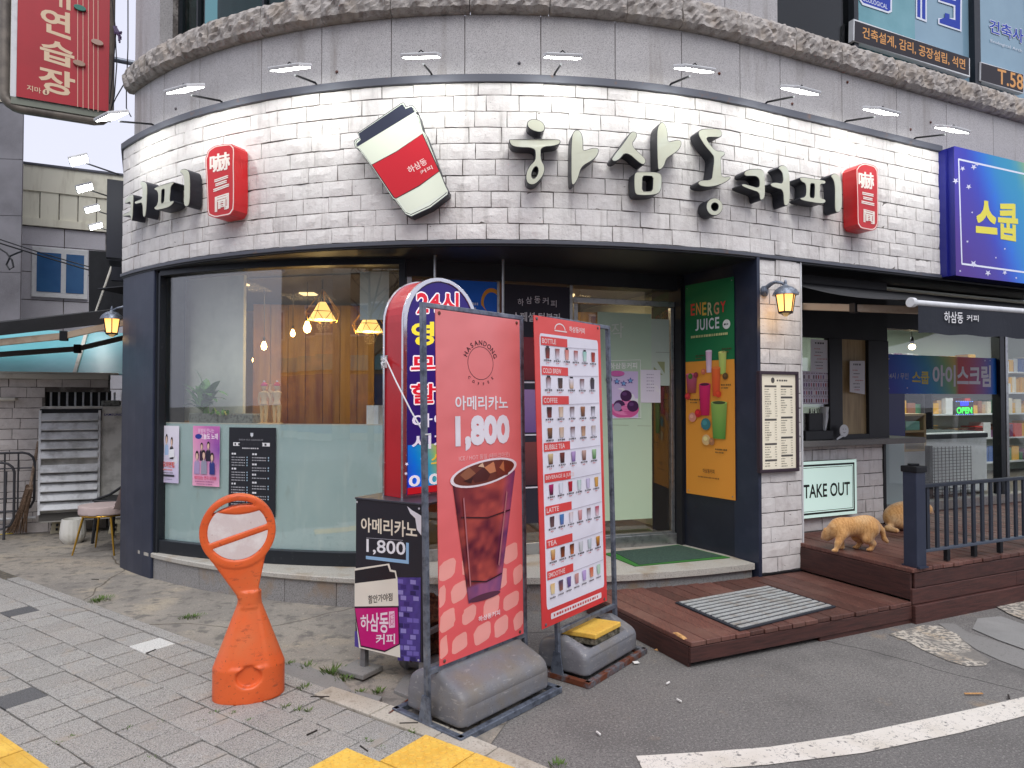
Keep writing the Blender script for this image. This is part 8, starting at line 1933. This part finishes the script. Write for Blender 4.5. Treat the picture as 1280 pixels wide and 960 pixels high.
p_.text4('지마', (190, 638), (290, 662), (290, 622), (190, 596), CR, .008); p_.poly(ell(325, 650, 24, 21, 16), CR); p_.poly([(320, 635), (330, 637), (330, 655), (336, 656), (325, 668), (314, 652), (320, 653)], rgb(120, 30, 40))
for x in (548, 586, 624, 660, 692): p_.line([(x, 790 - (692 - x) * .23), (x, -60)], .007, rgb(226, 180, 160))
p_.build('print', hs)
for x, y, c in ((565, 62, (40, 120, 104)), (560, 452, (170, 140, 120)), (688, 305, (180, 150, 134))):
    q = HQ.hit(*zh(x, y)); MB().extrude(HQ, [ell(q[0], q[1], .058, .03, 20, -.12)], .002, .03).build('oval_knob', mat('knob_%d' % c[0], rgb(*c), .4), hs, bevel=.008)
MB().slab(HQ, -.05, HWd + .02, hz0 - .075, hz0 - .004, -.12, -.02).build('under_tray', mat('green_grey_tray', rgb(120, 124, 112), .5, .3), hs)
# hanging cables beside it
random.seed(61)
for k, (pts, lab) in enumerate((([(140, 0), (145, 40), (141, 90), (137, 130)], 'thin black cable hanging beside the red projecting sign'), ([(143, 20), (146, 80), (143, 120), (138, 140)], 'thin black cable hanging beside the red projecting sign'), ([(160, 0), (160, 60), (158, 110), (158, 135), (164, 146)], 'loose black cable end hanging near the granite corner'), ([(172, 82), (155, 105), (145, 122), (139, 135)], 'black cable slung from the granite corner to the red sign'))):
    wire('hanging_cable', [at(x, y, 7.3) for x, y in pts], lab, .006, 'cables by the red sign')
cj = empty('cable_bundle', at(144, 40, 7.3), 'purple tangled cable connector hanging beside the red sign', 'cable')
for k in range(7): MB().tube([at(143 + random.uniform(-3, 3), 33, 7.3), at(144 + k * .8, 42 + random.uniform(-4, 4), 7.28), at(148 + random.uniform(0, 5), 40 + k * 2.2, 7.25)], .01, 5).build('lead', mat('purple_cable', rgb(66, 46, 84), .5), cj)
# ================================================================== ACROSS THE STREET (seen mirrored in the glass)
random.seed(71)
M_apt = [mat('pale_render', rgb(206, 202, 190), .7, var=[(1, rgb(186, 180, 168), .4, .7)]), mat('tan_render', rgb(186, 168, 140), .7, var=[(1, rgb(166, 148, 122), .4, .7)]), mat('brick_red_render', rgb(146, 96, 80), .75)]
def block(x0, x1, y, h, m, label):
    o = empty('town_building', ((x0 + x1) / 2, y, 0), label, 'building'); Q = Plane((x0, y, 0), (1, 0, 0), (0, 1, 0)); w = x1 - x0
    MB().slab(Q, 0, w, 0, h, -6, 0).build('wall', m, o); MB().slab(Q, -.1, w + .1, h, h + .25, -6.1, .12).build('parapet', M_offwhite, o)
    f = 0; z = 3.2
    MB().slab(Q, .5, w - .5, .3, 2.6, .0, .04).build('shopfront', M_bluewin if w > 6 else M_black, o)
    MB().slab(Q, .3, w - .3, 2.75, 3.35, .0, .15).build('shop_sign', M_signred if w < 7 else M_teal, o)
    while z + 2.4 < h:
        n = int(w / 2.1)
        for k in range(n):
            u = (k + .5) * w / n; wi = MB().slab(Q, u - .65, u + .65, z + .9, z + 2.2, .0, .05).build('window', M_white, o); MB().slab(Q, u - .57, u + .57, z + .98, z + 2.12, .052, .06).build('pane', M_bluewin, wi)
        z += 2.9
    return o
block(-20, -11.5, -13, 9.5, M_apt[0], 'pale town building with blue windows across the street, opposite the alley'); block(-10.5, -3.5, -15, 6.6, M_apt[1], 'tan two storey town building across the street'); block(-2.5, 6.5, -15, 12.5, M_apt[0], 'tall pale town building across the street with teal shop sign'); block(8.5, 15.5, -13, 7, M_apt[2], 'brick red town building across the street'); block(17, 26, -12, 10, M_apt[1], 'tan town building across the street at the far right')
def bare_tree(x, y, h, label):
    o = empty('bare_tree', (x, y, 0), label, 'tree'); bark = mat('bark', rgb(92, 80, 70), .9, bump=[(20, .6, .03)])
    MB().tube([(x, y, 0), (x + .05, y, h * .4), (x - .05, y, h * .7), (x, y, h)], [.16, .12, .08, .02], 8).build('trunk', bark, o); mb = MB()
    for k in range(34):
        z = h * random.uniform(.35, .95); a = random.uniform(0, 6.28); l = (h - z) * .7 + .5; d = Vector((math.cos(a), math.sin(a), .9)); p = Vector((x, y, z)); q = p + d * l * .6; mb.tube([p, p + d * l * .3, q], [.035, .025, .015], 5)
        for _ in range(3): b = random.uniform(0, 6.28); mb.tube([q, q + Vector((math.cos(b) * .5, math.sin(b) * .5, .6)) * l * .5], [.012, .005], 4)
    mb.build('crown', bark, o)
bare_tree(-5.5, -9, 7, 'bare street tree across the road, reflected in the curved glass'); bare_tree(3.5, -9.5, 8, 'taller bare street tree across the road')
# parked car to the right, out of frame but mirrored in the ice cream shop glass
cp = Vector((10.2, 7.2, 0)); ca_ = Vector((.12, -.99, 0)); cl_ = Vector((.99, .12, 0))
car = empty('parked_car', cp, 'white parked car mirrored in the ice cream shop glass', 'car')
def carbody(X, Y, Z):
    base = np.maximum(np.maximum(np.abs(X) - 2.1, np.abs(Y) - .86), np.maximum(.22 - Z, Z - .86 + .06 * np.abs(X)))
    cab = np.maximum(np.maximum(X - .75 + (Z - .8) * 1.1, -X - 1.5 + (Z - .8) * .7), np.maximum(np.abs(Y) - .8 + (Z - .8) * .3, Z - 1.46)); d = smin(base, cab, .08)
    for wx in (-1.3, 1.3): d = np.maximum(d, -(np.maximum(np.sqrt((X - wx) ** 2 + (Z - .32) ** 2) - .37, .6 - np.abs(Y))))
    return d
vs, fs = sdf_mesh(carbody, (-2.3, -1.0, .1), (2.3, 1.0, 1.6), .06); T3 = lambda x, y, z: cp + ca_ * x + cl_ * y + Vector((0, 0, z))
MB().add([T3(*p) for p in vs], fs).build('body', mat('white_car_paint', rgb(232, 232, 234), .25, coat=.6), car, smooth=True, angle=180)
for s_ in (-1, 1):
    for x0, x1, x2, x3 in ((-1.2, -.3, -.3, -.85), (-.22, .62, .18, -.22)): MB().add([T3(x0, s_ * .815, .9), T3(x1, s_ * .815, .9), T3(x2, s_ * .67, 1.36), T3(x3, s_ * .67, 1.36)], [(0, 1, 2, 3)]).build('side_window', M_black, car)
    for wx in (-1.3, 1.3):
        wo = MB().lathe([(.2, -.1), (.33, -.1), (.33, .1), (.2, .1)], T3(wx, s_ * .74, .32), 20, axis=cl_).build('wheel', M_rubber, car, smooth=True); MB().lathe([(.2, -.105), (.2, .105)], T3(wx, s_ * .74, .32), 16, axis=cl_).build('rim', M_steel, wo)
    MB().box(T3(2.05, s_ * .62, .66), (.1, .36, .14), ca_).build('headlight', M_chrome, car, bevel=.02)
MB().add([T3(.72, -.7, .92), T3(.72, .7, .92), T3(.2, .6, 1.38), T3(.2, -.6, 1.38)], [(0, 1, 2, 3)]).build('windscreen', M_black, car)
bpy.data.scenes.remove(TXT)
